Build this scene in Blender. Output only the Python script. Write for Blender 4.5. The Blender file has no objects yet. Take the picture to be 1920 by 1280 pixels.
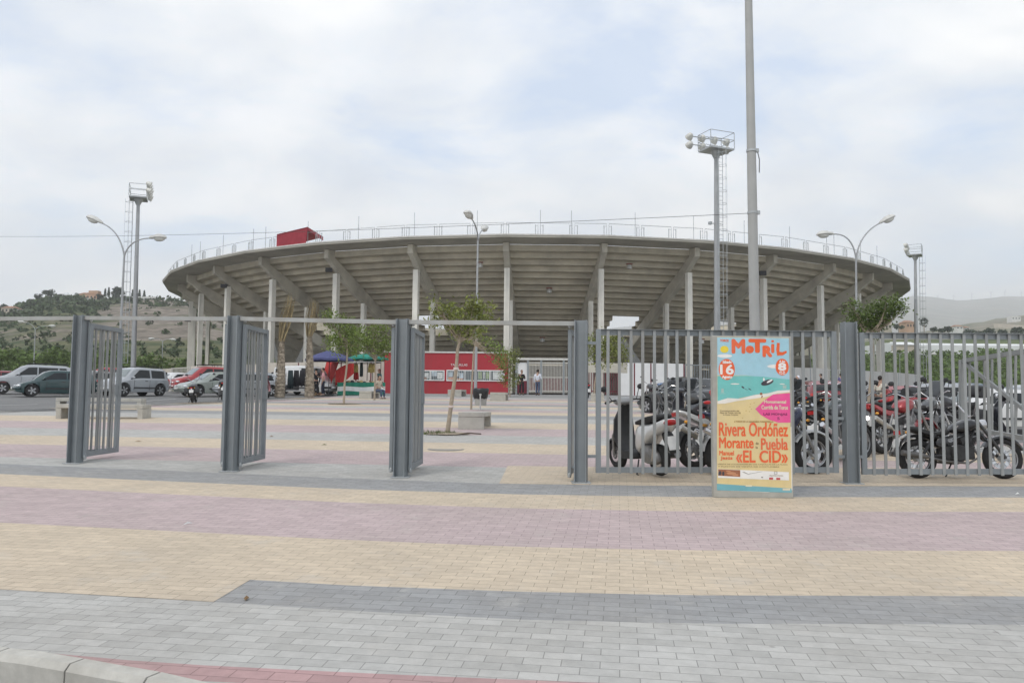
import bpy, bmesh, math, random
from mathutils import Vector, Matrix, noise
random.seed(7)
SC = bpy.context.scene
COL = SC.collection
R_ = math.radians
# ------------------------------------------------------------------ camera, world, sun, exposure
EYE = Vector((0.0, 0.0, 1.5))
PITCH, ROLL, FPX = R_(4.0), R_(0.5), 1500.0
CAMR = (Matrix.Rotation(R_(90) + PITCH, 3, 'X') @ Matrix.Rotation(ROLL, 3, 'Z'))
cd = bpy.data.cameras.new('camera')
cd.sensor_width = 36.0
cd.lens = 36.0 * FPX / 1920.0
cd.clip_start, cd.clip_end = 0.05, 30000.0
cam = bpy.data.objects.new('camera', cd)
cam.matrix_world = Matrix.Translation(EYE) @ CAMR.to_4x4()
COL.objects.link(cam)
SC.camera = cam
SUN_EL, SUN_AZ = R_(52), R_(215)        # azimuth clockwise from +Y: behind the camera, to the left
W = bpy.data.worlds.new('World')
SC.world = W
W.use_nodes = True
nt = W.node_tree
nt.nodes.clear()
N = nt.nodes.new
def L(a, b): nt.links.new(a, b)
out = N('ShaderNodeOutputWorld'); bg = N('ShaderNodeBackground')
sky = N('ShaderNodeTexSky'); sky.sky_type = 'NISHITA'; sky.sun_disc = False
sky.sun_elevation = SUN_EL; sky.sun_rotation = SUN_AZ; sky.air_density = 1.0; sky.dust_density = 2.0
tc = N('ShaderNodeTexCoord')
sep = N('ShaderNodeSeparateXYZ'); L(tc.outputs['Generated'], sep.inputs[0])
def mth(op, a, b=None, clamp=False):
    n = N('ShaderNodeMath'); n.operation = op; n.use_clamp = clamp
    for i, q in enumerate((a, b)):
        if q is None: continue
        if isinstance(q, (int, float)): n.inputs[i].default_value = q
        else: L(q, n.inputs[i])
    return n.outputs[0]
zz = mth('ADD', mth('MAXIMUM', sep.outputs[2], 0.0), 0.34)
comb = N('ShaderNodeCombineXYZ')
L(mth('DIVIDE', sep.outputs[0], zz), comb.inputs[0]); L(mth('DIVIDE', sep.outputs[1], zz), comb.inputs[1])
def cloudnoise(scale, detail, rough, dist, off):
    mp = N('ShaderNodeMapping'); mp.inputs['Location'].default_value = off
    mp.inputs['Rotation'].default_value = (0, 0, R_(-28)); mp.inputs['Scale'].default_value = (1.0, 1.35, 1)
    L(comb.outputs[0], mp.inputs[0])
    n = N('ShaderNodeTexNoise'); n.inputs['Scale'].default_value = scale; n.inputs['Detail'].default_value = detail
    n.inputs['Roughness'].default_value = rough; n.inputs['Distortion'].default_value = dist
    L(mp.outputs[0], n.inputs['Vector']); return n.outputs['Fac']
def ramp(x, pts):
    r = N('ShaderNodeValToRGB'); L(x, r.inputs[0]); e = r.color_ramp.elements
    e[0].position, e[0].color = pts[0][0], (*pts[0][1], 1)
    e[1].position, e[1].color = pts[-1][0], (*pts[-1][1], 1)
    for p, c in pts[1:-1]:
        q = e.new(p); q.color = (*c, 1)
    return r.outputs[0]
g3 = lambda v: (v, v, v)
cover = ramp(cloudnoise(2.1, 8, 0.54, 0.25, (3.1, 1.7, 0)), [(0.34, g3(0.22)), (0.48, g3(0.80)), (0.60, g3(1.0))])
body = ramp(cloudnoise(2.6, 7, 0.52, 0.25, (0.4, 5.2, 0)), [(0.32, (7.0, 7.45, 8.15)), (0.5, (8.7, 8.95, 9.25)), (0.66, (10.6, 10.5, 10.35))])
mx = N('ShaderNodeMix'); mx.data_type = 'RGBA'
L(cover, mx.inputs['Factor'])
veil = N('ShaderNodeMix'); veil.data_type = 'RGBA'; veil.blend_type = 'ADD'; veil.inputs['Factor'].default_value = 1.0   # thin high cloud over the blue
L(sky.outputs[0], veil.inputs['A']); veil.inputs['B'].default_value = (3.1, 3.7, 4.6, 1)
L(veil.outputs['Result'], mx.inputs['A']); L(body, mx.inputs['B'])
L(mx.outputs['Result'], bg.inputs['Color'])
bg.inputs['Strength'].default_value = 0.118
L(bg.outputs[0], out.inputs['Surface'])
sl = bpy.data.lights.new('sun', 'SUN'); sl.energy = 0.8; sl.angle = R_(12); sl.color = (1.0, 0.95, 0.87)
so = bpy.data.objects.new('sun', sl); COL.objects.link(so)
sd = Vector((math.sin(SUN_AZ) * math.cos(SUN_EL), math.cos(SUN_AZ) * math.cos(SUN_EL), math.sin(SUN_EL)))
so.rotation_euler = sd.to_track_quat('Z', 'Y').to_euler()
so.location = sd * 60
SC.view_settings.view_transform = 'Standard'
SC.view_settings.look = 'None'
SC.view_settings.exposure = 0.0
SC.view_settings.gamma = 1.0
SC.cycles.max_bounces = 6
SC.cycles.diffuse_bounces = 3
SC.cycles.glossy_bounces = 2
SC.cycles.volume_bounces = 2
SC.cycles.transparent_max_bounces = 8
# ------------------------------------------------------------------ terrain height and pixel rays
def sstep(a, b, x):
    t = min(1, max(0, (x - a) / (b - a))); return t * t * (3 - 2 * t)
def gz(x, y):
    ye = min(y, 58.0)
    if y > 52: ye = 52 + 6 * (1 - math.exp(-(y - 52) / 6.0))
    return ye * (0.031 - 0.012 * sstep(8, 18, x) * (1 - sstep(36, 56, y)) - 0.004 * sstep(30, 60, x))
def ray(px, py):
    return (CAMR @ Vector(((px - 960) / FPX, -(py - 640) / FPX, -1.0)))
def P(px, py, d):
    """point seen at photo pixel px, py whose world Y is d"""
    r = ray(px, py); return EYE + r * (d / r.y)
def G(px, py):
    """ground point seen at a photo pixel"""
    r = ray(px, py); lo, hi = 0.5, 400.0
    for _ in range(60):
        m = (lo + hi) / 2; q = EYE + r * m
        if q.z > gz(q.x, q.y): lo = m
        else: hi = m
    q = EYE + r * lo
    return Vector((q.x, q.y, gz(q.x, q.y)))
def GX(px, d):
    """ground point in pixel column px at world Y d"""
    q = P(px, 720, d); return Vector((q.x, d, gz(q.x, d)))
# ------------------------------------------------------------------ materials
MATS = {}
def pm(name, col, rough=0.7, metal=0.0, var=0.12, scale=6.0, bump=0.0, stain=None, stain_amt=0.0, stain_scale=1.2, island=0.0, trans=0.0, spec=0.4, orand=0.0, streak=False, coat=0.0):
    if name in MATS: return MATS[name]
    m = bpy.data.materials.new(name); m.use_nodes = True
    t = m.node_tree; b = t.nodes['Principled BSDF']
    b.inputs['Roughness'].default_value = rough; b.inputs['Metallic'].default_value = metal
    b.inputs['Specular IOR Level'].default_value = spec
    b.inputs['Coat Weight'].default_value = coat; b.inputs['Coat Roughness'].default_value = 0.05
    co = t.nodes.new('ShaderNodeTexCoord')
    n = t.nodes.new('ShaderNodeTexNoise'); n.inputs['Scale'].default_value = scale; n.inputs['Detail'].default_value = 5
    t.links.new(co.outputs['Object'], n.inputs['Vector'])
    x = t.nodes.new('ShaderNodeMix'); x.data_type = 'RGBA'
    x.inputs['A'].default_value = (*[c * (1 - var) for c in col], 1)
    x.inputs['B'].default_value = (*[min(1, c * (1 + var)) for c in col], 1)
    mr = t.nodes.new('ShaderNodeMapRange'); mr.inputs[1].default_value = 0.3; mr.inputs[2].default_value = 0.7
    t.links.new(n.outputs['Fac'], mr.inputs[0]); t.links.new(mr.outputs[0], x.inputs['Factor'])
    last = x.outputs['Result']
    if stain:
        n2 = t.nodes.new('ShaderNodeTexNoise'); n2.inputs['Scale'].default_value = stain_scale; n2.inputs['Detail'].default_value = 7
        n2.inputs['Roughness'].default_value = 0.65
        if streak:
            mp2 = t.nodes.new('ShaderNodeMapping'); mp2.inputs['Scale'].default_value = (2.2, 2.2, 0.14); t.links.new(co.outputs['Object'], mp2.inputs[0]); t.links.new(mp2.outputs[0], n2.inputs['Vector'])
        else: t.links.new(co.outputs['Object'], n2.inputs['Vector'])
        m2 = t.nodes.new('ShaderNodeMapRange'); m2.inputs[1].default_value = 0.45; m2.inputs[2].default_value = 0.72; m2.inputs[4].default_value = stain_amt
        t.links.new(n2.outputs['Fac'], m2.inputs[0])
        y = t.nodes.new('ShaderNodeMix'); y.data_type = 'RGBA'; y.inputs['B'].default_value = (*stain, 1)
        t.links.new(m2.outputs[0], y.inputs['Factor']); t.links.new(last, y.inputs['A']); last = y.outputs['Result']
    if island:
        ge = t.nodes.new('ShaderNodeNewGeometry')
        hs = t.nodes.new('ShaderNodeHueSaturation')
        mv = t.nodes.new('ShaderNodeMapRange'); mv.inputs[3].default_value = 1 - island; mv.inputs[4].default_value = 1 + island
        t.links.new(ge.outputs['Random Per Island'], mv.inputs[0]); t.links.new(mv.outputs[0], hs.inputs['Value'])
        mh = t.nodes.new('ShaderNodeMapRange'); mh.inputs[3].default_value = 0.485; mh.inputs[4].default_value = 0.515
        t.links.new(n.outputs['Fac'], mh.inputs[0]); t.links.new(mh.outputs[0], hs.inputs['Hue'])
        t.links.new(last, hs.inputs['Color']); last = hs.outputs['Color']
    if orand:
        oi = t.nodes.new('ShaderNodeObjectInfo'); h2 = t.nodes.new('ShaderNodeHueSaturation'); m9 = t.nodes.new('ShaderNodeMapRange')
        m9.inputs[3].default_value = 1 - orand; m9.inputs[4].default_value = 1 + orand
        t.links.new(oi.outputs['Random'], m9.inputs[0]); t.links.new(m9.outputs[0], h2.inputs['Value']); t.links.new(last, h2.inputs['Color']); last = h2.outputs['Color']
    t.links.new(last, b.inputs['Base Color'])
    if trans:
        tr = t.nodes.new('ShaderNodeBsdfTranslucent'); t.links.new(last, tr.inputs['Color'])
        ms = t.nodes.new('ShaderNodeMixShader'); ms.inputs[0].default_value = trans
        o = t.nodes['Material Output']
        t.links.new(b.outputs[0], ms.inputs[1]); t.links.new(tr.outputs[0], ms.inputs[2]); t.links.new(ms.outputs[0], o.inputs['Surface'])
    if bump:
        bn = t.nodes.new('ShaderNodeBump'); bn.inputs['Strength'].default_value = bump; bn.inputs['Distance'].default_value = 0.02
        t.links.new(n.outputs['Fac'], bn.inputs['Height']); t.links.new(bn.outputs[0], b.inputs['Normal'])
    MATS[name] = m
    return m
def glass(name, col=(0.03, 0.04, 0.045), rough=0.06):
    return pm(name, col, rough, 0.0, 0.15, 2.0, spec=0.42)
# ------------------------------------------------------------------ mesh helper
Z = Vector((0, 0, 1))
class M:
    def __init__(s): s.v, s.f, s.mi, s.k = [], [], [], 0
    def add(s, vs, fs):
        o = len(s.v); s.v += [Vector(q) for q in vs]
        for f in fs: s.f.append([i + o for i in f]); s.mi.append(s.k)
        return s
    def quad(s, a, b, c, d): return s.add([a, b, c, d], [(0, 1, 2, 3)])
    def poly(s, pts): return s.add(pts, [tuple(range(len(pts)))])
    def box(s, c, size, rot=None):
        c = Vector(c); h = [q / 2 for q in size]
        vs = [Vector((x * h[0], y * h[1], z * h[2])) for x in (-1, 1) for y in (-1, 1) for z in (-1, 1)]
        if rot is not None: vs = [rot @ q for q in vs]
        return s.add([q + c for q in vs], [(0, 1, 3, 2), (4, 6, 7, 5), (0, 4, 5, 1), (2, 3, 7, 6), (0, 2, 6, 4), (1, 5, 7, 3)])
    def bar(s, p0, p1, w, h, up=Z):
        p0, p1 = Vector(p0), Vector(p1); a = (p1 - p0).normalized()
        u = a.cross(up)
        if u.length < 1e-4: u = a.cross(Vector((0, 1, 0)))
        u.normalize(); n = u.cross(a).normalized()
        vs = [p + u * (w / 2 * i) + n * (h / 2 * j) for p in (p0, p1) for i, j in ((-1, -1), (1, -1), (1, 1), (-1, 1))]
        return s.add(vs, [(0, 1, 2, 3), (7, 6, 5, 4), (0, 4, 5, 1), (1, 5, 6, 2), (2, 6, 7, 3), (3, 7, 4, 0)])
    def tube(s, pts, r, n=8, cap=True):
        pts = [Vector(p) for p in pts]; k = len(pts)
        rs = r if isinstance(r, (list, tuple)) else [r] * k
        vs, fs, u = [], [], None
        for i, p in enumerate(pts):
            a = (pts[min(i + 1, k - 1)] - pts[max(i - 1, 0)])
            a = a.normalized() if a.length > 1e-9 else Z.copy()
            if u is None:
                u = a.cross(Z)
                if u.length < 1e-3: u = a.cross(Vector((1, 0, 0)))
            u = (u - a * u.dot(a)).normalized(); w = a.cross(u)
            for j in range(n):
                t = 2 * math.pi * j / n
                vs.append(p + (u * math.cos(t) + w * math.sin(t)) * rs[i])
        for i in range(k - 1):
            for j in range(n):
                j2 = (j + 1) % n
                fs.append((i * n + j, i * n + j2, (i + 1) * n + j2, (i + 1) * n + j))
        if cap: fs.append(tuple(range(n - 1, -1, -1))); fs.append(tuple((k - 1) * n + j for j in range(n)))
        return s.add(vs, fs)
    def lathe(s, prof, n=16, c=(0, 0, 0), axis='Z', rot=None):
        """prof: (radius, height) pairs"""
        c = Vector(c); vs, fs = [], []
        for r, h in prof:
            for j in range(n):
                t = 2 * math.pi * j / n; a, b = r * math.cos(t), r * math.sin(t)
                q = Vector((a, b, h)) if axis == 'Z' else Vector((a, h, b)) if axis == 'Y' else Vector((h, a, b))
                if rot is not None: q = rot @ q
                vs.append(q + c)
        for i in range(len(prof) - 1):
            for j in range(n):
                j2 = (j + 1) % n; fs.append((i * n + j, i * n + j2, (i + 1) * n + j2, (i + 1) * n + j))
        ringp = prof[0] == prof[-1]
        if prof[0][0] > 1e-5 and not ringp: fs.append(tuple(range(n - 1, -1, -1)))
        if prof[-1][0] > 1e-5 and not ringp: fs.append(tuple((len(prof) - 1) * n + j for j in range(n)))
        return s.add(vs, fs)
    def torus(s, c, R, r, n=24, m=8, axis='Y', flat=1.0):
        pr = [(R + r * math.cos(2 * math.pi * i / m), flat * r * math.sin(2 * math.pi * i / m)) for i in range(m + 1)]
        pr[-1] = pr[0]; s.lathe(pr, n, c, axis)
        return s
    def ell(s, c, rad, n=12, m=8, rot=None):
        pr = []
        c = Vector(c); vs, fs = [], []
        for i in range(m + 1):
            t = math.pi * i / m
            for j in range(n):
                a = 2 * math.pi * j / n
                q = Vector((rad[0] * math.sin(t) * math.cos(a), rad[1] * math.sin(t) * math.sin(a), -rad[2] * math.cos(t)))
                if rot is not None: q = rot @ q
                vs.append(q + c)
        for i in range(m):
            for j in range(n):
                j2 = (j + 1) % n; fs.append((i * n + j, i * n + j2, (i + 1) * n + j2, (i + 1) * n + j))
        return s.add(vs, fs)
    def prism(s, pts, off):
        """flat polygon pts (3D) extruded by the vector off"""
        pts = [Vector(p) for p in pts]; off = Vector(off); n = len(pts)
        vs = pts + [p + off for p in pts]
        fs = [tuple(range(n - 1, -1, -1)), tuple(range(n, 2 * n))] + [(i, (i + 1) % n, n + (i + 1) % n, n + i) for i in range(n)]
        return s.add(vs, fs)
    def puff(s, poly, hw, y=0.0, inset=0.72, sub=2):
        """side outline (x, z) swollen to half width hw about the plane y"""
        for _ in range(sub):                        # Chaikin rounding
            q = []
            for i in range(len(poly)):
                a, b = poly[i], poly[(i + 1) % len(poly)]
                q += [(a[0] * .8 + b[0] * .2, a[1] * .8 + b[1] * .2), (a[0] * .2 + b[0] * .8, a[1] * .2 + b[1] * .8)]
            poly = q
        n = len(poly); cx = sum(p[0] for p in poly) / n; cz = sum(p[1] for p in poly) / n
        vs, fs = [], []
        lay = [(-1.0, inset), (-0.82, 0.5 + inset * .5), (-0.45, 0.985), (0.45, 0.985), (0.82, 0.5 + inset * .5), (1.0, inset)]
        for yy, k in lay:
            for p in poly: vs.append((cx + (p[0] - cx) * k, y + hw * yy, cz + (p[1] - cz) * k))
        for i in range(len(lay) - 1):
            for j in range(n):
                j2 = (j + 1) % n; fs.append((i * n + j, i * n + j2, (i + 1) * n + j2, (i + 1) * n + j))
        fs += [tuple(range(n - 1, -1, -1)), tuple((len(lay) - 1) * n + j for j in range(n))]
        return s.add(vs, fs)
    def loft(s, rings, closed=True, cap=True):
        n = len(rings[0]); vs = [q for r in rings for q in r]; fs = []
        for i in range(len(rings) - 1):
            for j in range(n if closed else n - 1):
                j2 = (j + 1) % n; fs.append((i * n + j, i * n + j2, (i + 1) * n + j2, (i + 1) * n + j))
        if cap: fs.append(tuple(range(n - 1, -1, -1))); fs.append(tuple((len(rings) - 1) * n + j for j in range(n)))
        return s.add(vs, fs)
    def build(s, name, mats, parent=None, smooth=None, org=None, fix=True):
        me = bpy.data.meshes.new(name)
        if org is None and parent is not None and parent.get('_w'): org = parent.matrix_world.translation if False else parent.location
        o_ = Vector(org) if org is not None else Vector((0, 0, 0))
        me.from_pydata([tuple(q - o_) for q in s.v], [], s.f)
        if not isinstance(mats, (list, tuple)): mats = [mats]
        for m in mats: me.materials.append(m)
        if len(mats) > 1: me.polygons.foreach_set('material_index', s.mi)
        if fix:
            b = bmesh.new(); b.from_mesh(me); bmesh.ops.recalc_face_normals(b, faces=b.faces); b.to_mesh(me); b.free()
        if smooth:
            me.polygons.foreach_set('use_smooth', [True] * len(me.polygons))
            me.set_sharp_from_angle(angle=R_(smooth))
        me.update()
        ob = bpy.data.objects.new(name, me); COL.objects.link(ob)
        if parent is not None: ob.parent = parent
        elif org is not None: ob.location = o_
        return ob
def part(name, m, mat, root, smooth=None, label=None, w=False, fix=True):
    """child mesh; w=True when the mesh was laid out in world coordinates"""
    o_ = None
    if w:
        o_ = Vector(root['_org'])
    ob = m.build(name, mat, root, smooth, o_, fix)
    if w: ob['_org'] = tuple(o_)
    elif root.get('_org') is not None: pass
    if label: ob['label'] = label
    return ob
def thing(name, label, cat, loc=(0, 0, 0), rz=0.0, group=None, scale=1.0):
    o = bpy.data.objects.new(name, None); COL.objects.link(o)
    o.location = loc; o.rotation_euler = (0, 0, rz); o.scale = (scale,) * 3
    o.empty_display_size = 0.2
    o['label'] = label; o['category'] = cat; o['_org'] = tuple(loc)
    if group: o['group'] = group
    return o
def tag(o, label=None, cat=None, group=None, kind=None):
    if label: o['label'] = label
    if cat: o['category'] = cat
    if group: o['group'] = group
    if kind: o['kind'] = kind
    return o
def copy_tree(o, parent=None):
    c = o.copy(); COL.objects.link(c)
    if parent is not None: c.parent = parent
    for ch in [q for q in bpy.data.objects if q.parent == o]: copy_tree(ch, c)
    return c
def text_into(m, s, place, width, height=None, extr=0.0, shear=0.0):
    """lettering: place(u, v) maps letter coordinates (u 0..width, v 0..height) to a 3D point"""
    cu = bpy.data.curves.new('t', 'FONT'); cu.body = s; cu.shear = shear; cu.resolution_u = 3
    ob = bpy.data.objects.new('t', cu); COL.objects.link(ob)
    bpy.context.view_layer.update()
    me = bpy.data.meshes.new_from_object(ob.evaluated_get(bpy.context.evaluated_depsgraph_get()))
    vs = [v.co.copy() for v in me.vertices]
    x0, x1 = min(v.x for v in vs), max(v.x for v in vs); y0, y1 = min(v.y for v in vs), max(v.y for v in vs)
    k = width / (x1 - x0); kh = (height / (y1 - y0)) if height else k
    m.add([place((v.x - x0) * k, (v.y - y0) * kh) for v in vs], [tuple(p.vertices) for p in me.polygons])
    bpy.data.objects.remove(ob); bpy.data.curves.remove(cu); bpy.data.meshes.remove(me)
def interp(tab, x):
    if x <= tab[0][0]: return tab[0][1]
    for (a, u), (b, v) in zip(tab, tab[1:]):
        if x <= b: return u + (v - u) * (x - a) / (b - a)
    return tab[-1][1]
# ------------------------------------------------------------------ paving material
def paver(name, col, var=0.10, dirt=(0.30, 0.27, 0.23), dirt_amt=0.34):
    m = bpy.data.materials.new(name); m.use_nodes = True
    t = m.node_tree; b = t.nodes['Principled BSDF']; b.inputs['Roughness'].default_value = 0.85
    b.inputs['Specular IOR Level'].default_value = 0.25
    co = t.nodes.new('ShaderNodeTexCoord'); mp = t.nodes.new('ShaderNodeMapping')
    mp.inputs['Rotation'].default_value = (0, 0, PAVE_ROT)
    t.links.new(co.outputs['Object'], mp.inputs[0])
    br = t.nodes.new('ShaderNodeTexBrick')
    br.inputs['Scale'].default_value = 1.0; br.inputs['Brick Width'].default_value = 0.2; br.inputs['Row Height'].default_value = 0.1
    br.inputs['Mortar Size'].default_value = 0.003; br.inputs['Mortar Smooth'].default_value = 0.25; br.inputs['Bias'].default_value = 0.0
    br.inputs['Color1'].default_value = (*[c * (1 - var) for c in col], 1)
    br.inputs['Color2'].default_value = (*[min(1, c * (1 + var)) for c in col], 1)
    br.inputs['Mortar'].default_value = (*[c * 0.60 for c in col], 1)
    t.links.new(mp.outputs[0], br.inputs['Vector'])
    n = t.nodes.new('ShaderNodeTexNoise'); n.inputs['Scale'].default_value = 0.55; n.inputs['Detail'].default_value = 9; n.inputs['Roughness'].default_value = 0.68
    t.links.new(co.outputs['Object'], n.inputs['Vector'])
    mr = t.nodes.new('ShaderNodeMapRange'); mr.inputs[1].default_value = 0.40; mr.inputs[2].default_value = 0.72; mr.inputs[4].default_value = dirt_amt
    t.links.new(n.outputs['Fac'], mr.inputs[0])
    x = t.nodes.new('ShaderNodeMix'); x.data_type = 'RGBA'; x.inputs['B'].default_value = (*dirt, 1)
    t.links.new(mr.outputs[0], x.inputs['Factor']); t.links.new(br.outputs['Color'], x.inputs['A'])
    n3 = t.nodes.new('ShaderNodeTexNoise'); n3.inputs['Scale'].default_value = 9.0; n3.inputs['Detail'].default_value = 8; n3.inputs['Roughness'].default_value = 0.75
    t.links.new(co.outputs['Object'], n3.inputs['Vector'])
    m3 = t.nodes.new('ShaderNodeMapRange'); m3.inputs[1].default_value = 0.25; m3.inputs[2].default_value = 0.75; m3.inputs[3].default_value = 0.84; m3.inputs[4].default_value = 1.12
    t.links.new(n3.outputs['Fac'], m3.inputs[0])
    v = t.nodes.new('ShaderNodeMix'); v.data_type = 'RGBA'; v.blend_type = 'MULTIPLY'; v.inputs['Factor'].default_value = 1.0
    t.links.new(x.outputs['Result'], v.inputs['A']); t.links.new(m3.outputs[0], v.inputs['B'])
    vo = t.nodes.new('ShaderNodeTexVoronoi'); vo.inputs['Scale'].default_value = 2.6
    t.links.new(co.outputs['Object'], vo.inputs['Vector'])
    gm_ = t.nodes.new('ShaderNodeMapRange'); gm_.inputs[1].default_value = 0.035; gm_.inputs[2].default_value = 0.06; gm_.inputs[3].default_value = 0.40; gm_.inputs[4].default_value = 0.0
    t.links.new(vo.outputs['Distance'], gm_.inputs[0])
    nw = t.nodes.new('ShaderNodeTexNoise'); nw.inputs['Scale'].default_value = 2.2; nw.inputs['Detail'].default_value = 10; nw.inputs['Roughness'].default_value = 0.72
    t.links.new(co.outputs['Object'], nw.inputs['Vector'])
    mw = t.nodes.new('ShaderNodeMapRange'); mw.inputs[1].default_value = 0.56; mw.inputs[2].default_value = 0.74; mw.inputs[4].default_value = 0.38
    t.links.new(nw.outputs['Fac'], mw.inputs[0])
    ww = t.nodes.new('ShaderNodeMix'); ww.data_type = 'RGBA'; ww.inputs['B'].default_value = (.60, .575, .53, 1)
    t.links.new(mw.outputs[0], ww.inputs['Factor']); t.links.new(v.outputs['Result'], ww.inputs['A'])
    gg = t.nodes.new('ShaderNodeMix'); gg.data_type = 'RGBA'; gg.inputs['B'].default_value = (.17, .16, .145, 1)
    t.links.new(gm_.outputs[0], gg.inputs['Factor']); t.links.new(ww.outputs['Result'], gg.inputs['A'])
    t.links.new(gg.outputs['Result'], b.inputs['Base Color'])
    bn = t.nodes.new('ShaderNodeBump'); bn.inputs['Strength'].default_value = 0.5; bn.inputs['Distance'].default_value = 0.006; bn.invert = True
    t.links.new(br.outputs['Fac'], bn.inputs['Height']); t.links.new(bn.outputs[0], b.inputs['Normal'])
    return m
# ------------------------------------------------------------------ plaza bands, near ones measured, far ones repeating
def gline(pts): return [(q.x, q.y) for q in (G(*p) for p in pts)]
K_ = 1.0
bl = {
 'pinkN': [(55, 1220), (300, 1242), (640, 1259), (960, 1273), (1280, 1284)],
 'dgN': [(0, 1104), (400, 1128), (640, 1143), (960, 1160), (1280, 1168), (1920, 1170)],
 'yelN': [(0, 1060), (470, 1086), (640, 1096), (960, 1108), (1280, 1115), (1920, 1117)],
 'pnkT': [(0, 979), (320, 995), (640, 1011), (960, 1024), (1280, 1031), (1920, 1032)],
 'y2': [(0, 911), (320, 926), (640, 941), (960, 952), (1280, 958), (1920, 959)],
 'dg2': [(0, 888), (320, 902), (640, 916), (960, 926), (1280, 931), (1920, 932)],
 'lg2': [(0, 869), (320, 882), (640, 896), (960, 907), (1280, 911), (1920, 911)],
}
bl = {k: gline(v) for k, v in bl.items()}
# run direction of the paving, from a near band
_a, _b = bl['pnkT'][1], bl['pnkT'][4]
PAVE_ROT = -math.atan2(_b[1] - _a[1], _b[0] - _a[0])
SL = (_b[1] - _a[1]) / (_b[0] - _a[0])
def ext(tab):
    """band edge as a function of X, running on straight beyond the frame"""
    (x0, y0), (x1, y1) = tab[0], tab[-1]
    t = [(x0 - 60, y0 - 60 * SL)] + tab + [(x1 + 40, y1 + 40 * SL * 0.2)]
    return lambda x: interp(t, x)
C_LG, C_DG, C_YE, C_PK, C_RD = range(5)
edges = [(lambda x, f=ext(bl['dgN']): f(x) - 2.6), None]
strips = []          # (lower edge fn, upper edge fn, colour)
e_dg, e_ye, e_pk, e_y2, e_d2, e_l2 = (ext(bl[k]) for k in ('dgN', 'yelN', 'pnkT', 'y2', 'dg2', 'lg2'))
e_pn = ext(bl['pinkN'])
e_low = lambda x: e_pn(x) - 0.2
e_low2 = lambda x: e_pn(x) - 3.2
strips += [(e_low2, e_low, C_LG), (e_low, e_pn, C_RD), (e_pn, e_dg, C_LG), (e_dg, e_ye, C_DG), (e_ye, e_pk, C_YE), (e_pk, e_y2, C_PK), (e_y2, e_d2, C_YE), (e_d2, e_l2, C_DG)]
far = [(868, 0), (849, C_LG), (830, C_PK), (815, C_YE), (803, C_LG), (795, C_PK), (786, C_YE), (779, C_LG), (773, C_DG), (768, C_YE), (764, C_PK), (760.5, C_LG), (757, C_YE), (754, C_DG), (751, C_PK), (748.5, C_LG), (746, C_YE), (743.7, C_PK), (741.5, C_LG), (739.2, C_DG), (737, C_LG)]
def far_edge(py):
    q = G(620, py + 4 if py > 800 else py)
    return lambda x, q=q: q.y + (x - q.x) * SL * 0.75
prev = e_l2
for (py, c) in far[1:]:
    e = far_edge(py + 16 if py > 845 else py + (py - 780) * 0.19 if py > 780 else py)
    strips.append((prev, e, c)); prev = e
strips.append((prev, (lambda x, p=prev: max(p(x) + 0.5, 66.0)), C_LG))
LEFT = [(q.y, q.x) for q in (G(0, 769), G(200, 761), G(415, 752), G(620, 743))]
LEFT = [(-6, -60), (LEFT[0][0] - 4.2, LEFT[0][1] - 8)] + LEFT + [(66, LEFT[-1][1] + 1)]
r1, r2, r3 = G(1205, 757), G(1285, 786), G(1330, 812)
RIGHT = [(-6, 34), (15.8, 34), (16.6, r3.x + 3.2), (r3.y, r3.x + .6), (r2.y, r2.x), (r1.y, r1.x), (48, 8.6), (66, 12)]
pv = [paver('paving_light_grey', (.462, .457, .434)), paver('paving_dark_grey', (.318, .322, .322), 0.08), paver('paving_yellow', (.60, .505, .385), .06), paver('paving_pink', (.50, .405, .40), .07), paver('paving_red', (.44, .29, .285), .10)]
pl = M()
NX = 230
for (fa, fb, c) in strips:
    pl.k = c
    yc = (fa(-2) + fb(-2)) / 2
    dy = max(abs(fb(x) - fa(x)) for x in (-14, -4, 4, 10))
    nr = max(1, int(dy / 1.2))
    rows = []
    for i in range(nr + 1):
        t = i / nr; row = []
        for j in range(NX + 1):
            x = -60 + 94 * j / NX
            f_ = lambda x: fa(x) * (1 - t) + fb(x) * t
            for _ in range(3):
                y = f_(x); x = max(interp(LEFT, y), min(interp(RIGHT, y), x))
            y = f_(x)
            row.append((x, y, gz(x, y)))
        rows.append(row)
    pl.loft(rows, closed=False, cap=False)
# patches of other colour laid into the bands
def sheet(m, c, pts, lift=0.004, n=8):
    """four-cornered sheet on the ground: pts in order (x, y)"""
    m.k = c; a, b, c_, d = [Vector((p[0], p[1], 0)) for p in pts]; rows = []
    for i in range(n + 1):
        u = i / n; row = []
        for j in range(n + 1):
            v = j / n; q = (a * (1 - u) + b * u) * (1 - v) + (d * (1 - u) + c_ * u) * v
            row.append((q.x, q.y, gz(q.x, q.y) + lift))
        rows.append(row)
    m.loft(rows, closed=False, cap=False)
q1, q2 = G(400, 1128), G(470, 1086)
xs_ = [q1.x - 9 * i / 10 for i in range(11)]
row_a = [(x, e_dg(x), gz(x, e_dg(x)) + .002) for x in xs_]
row_b = [(x + (q2.x - q1.x), e_ye(x + (q2.x - q1.x)), gz(x, e_ye(x)) + .002) for x in xs_]
pl.k = C_YE; pl.loft([row_a, row_b], closed=False, cap=False)
y1, y2 = G(936, 906), G(952, 873)
xs_ = [i / 12 for i in range(13)]
ya = [(y1.x + 24 * t, e_l2(y1.x + 24 * t)) for t in xs_]
yb = [(y2.x + 24 * t, e_l2(y2.x + 24 * t) + (y2.y - e_l2(y2.x))) for t in xs_]
pl.k = C_YE; pl.loft([[(x, y, gz(x, y) + .002) for x, y in ya], [(x, y, gz(x, y) + .002) for x, y in yb]], closed=False, cap=False)
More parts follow.
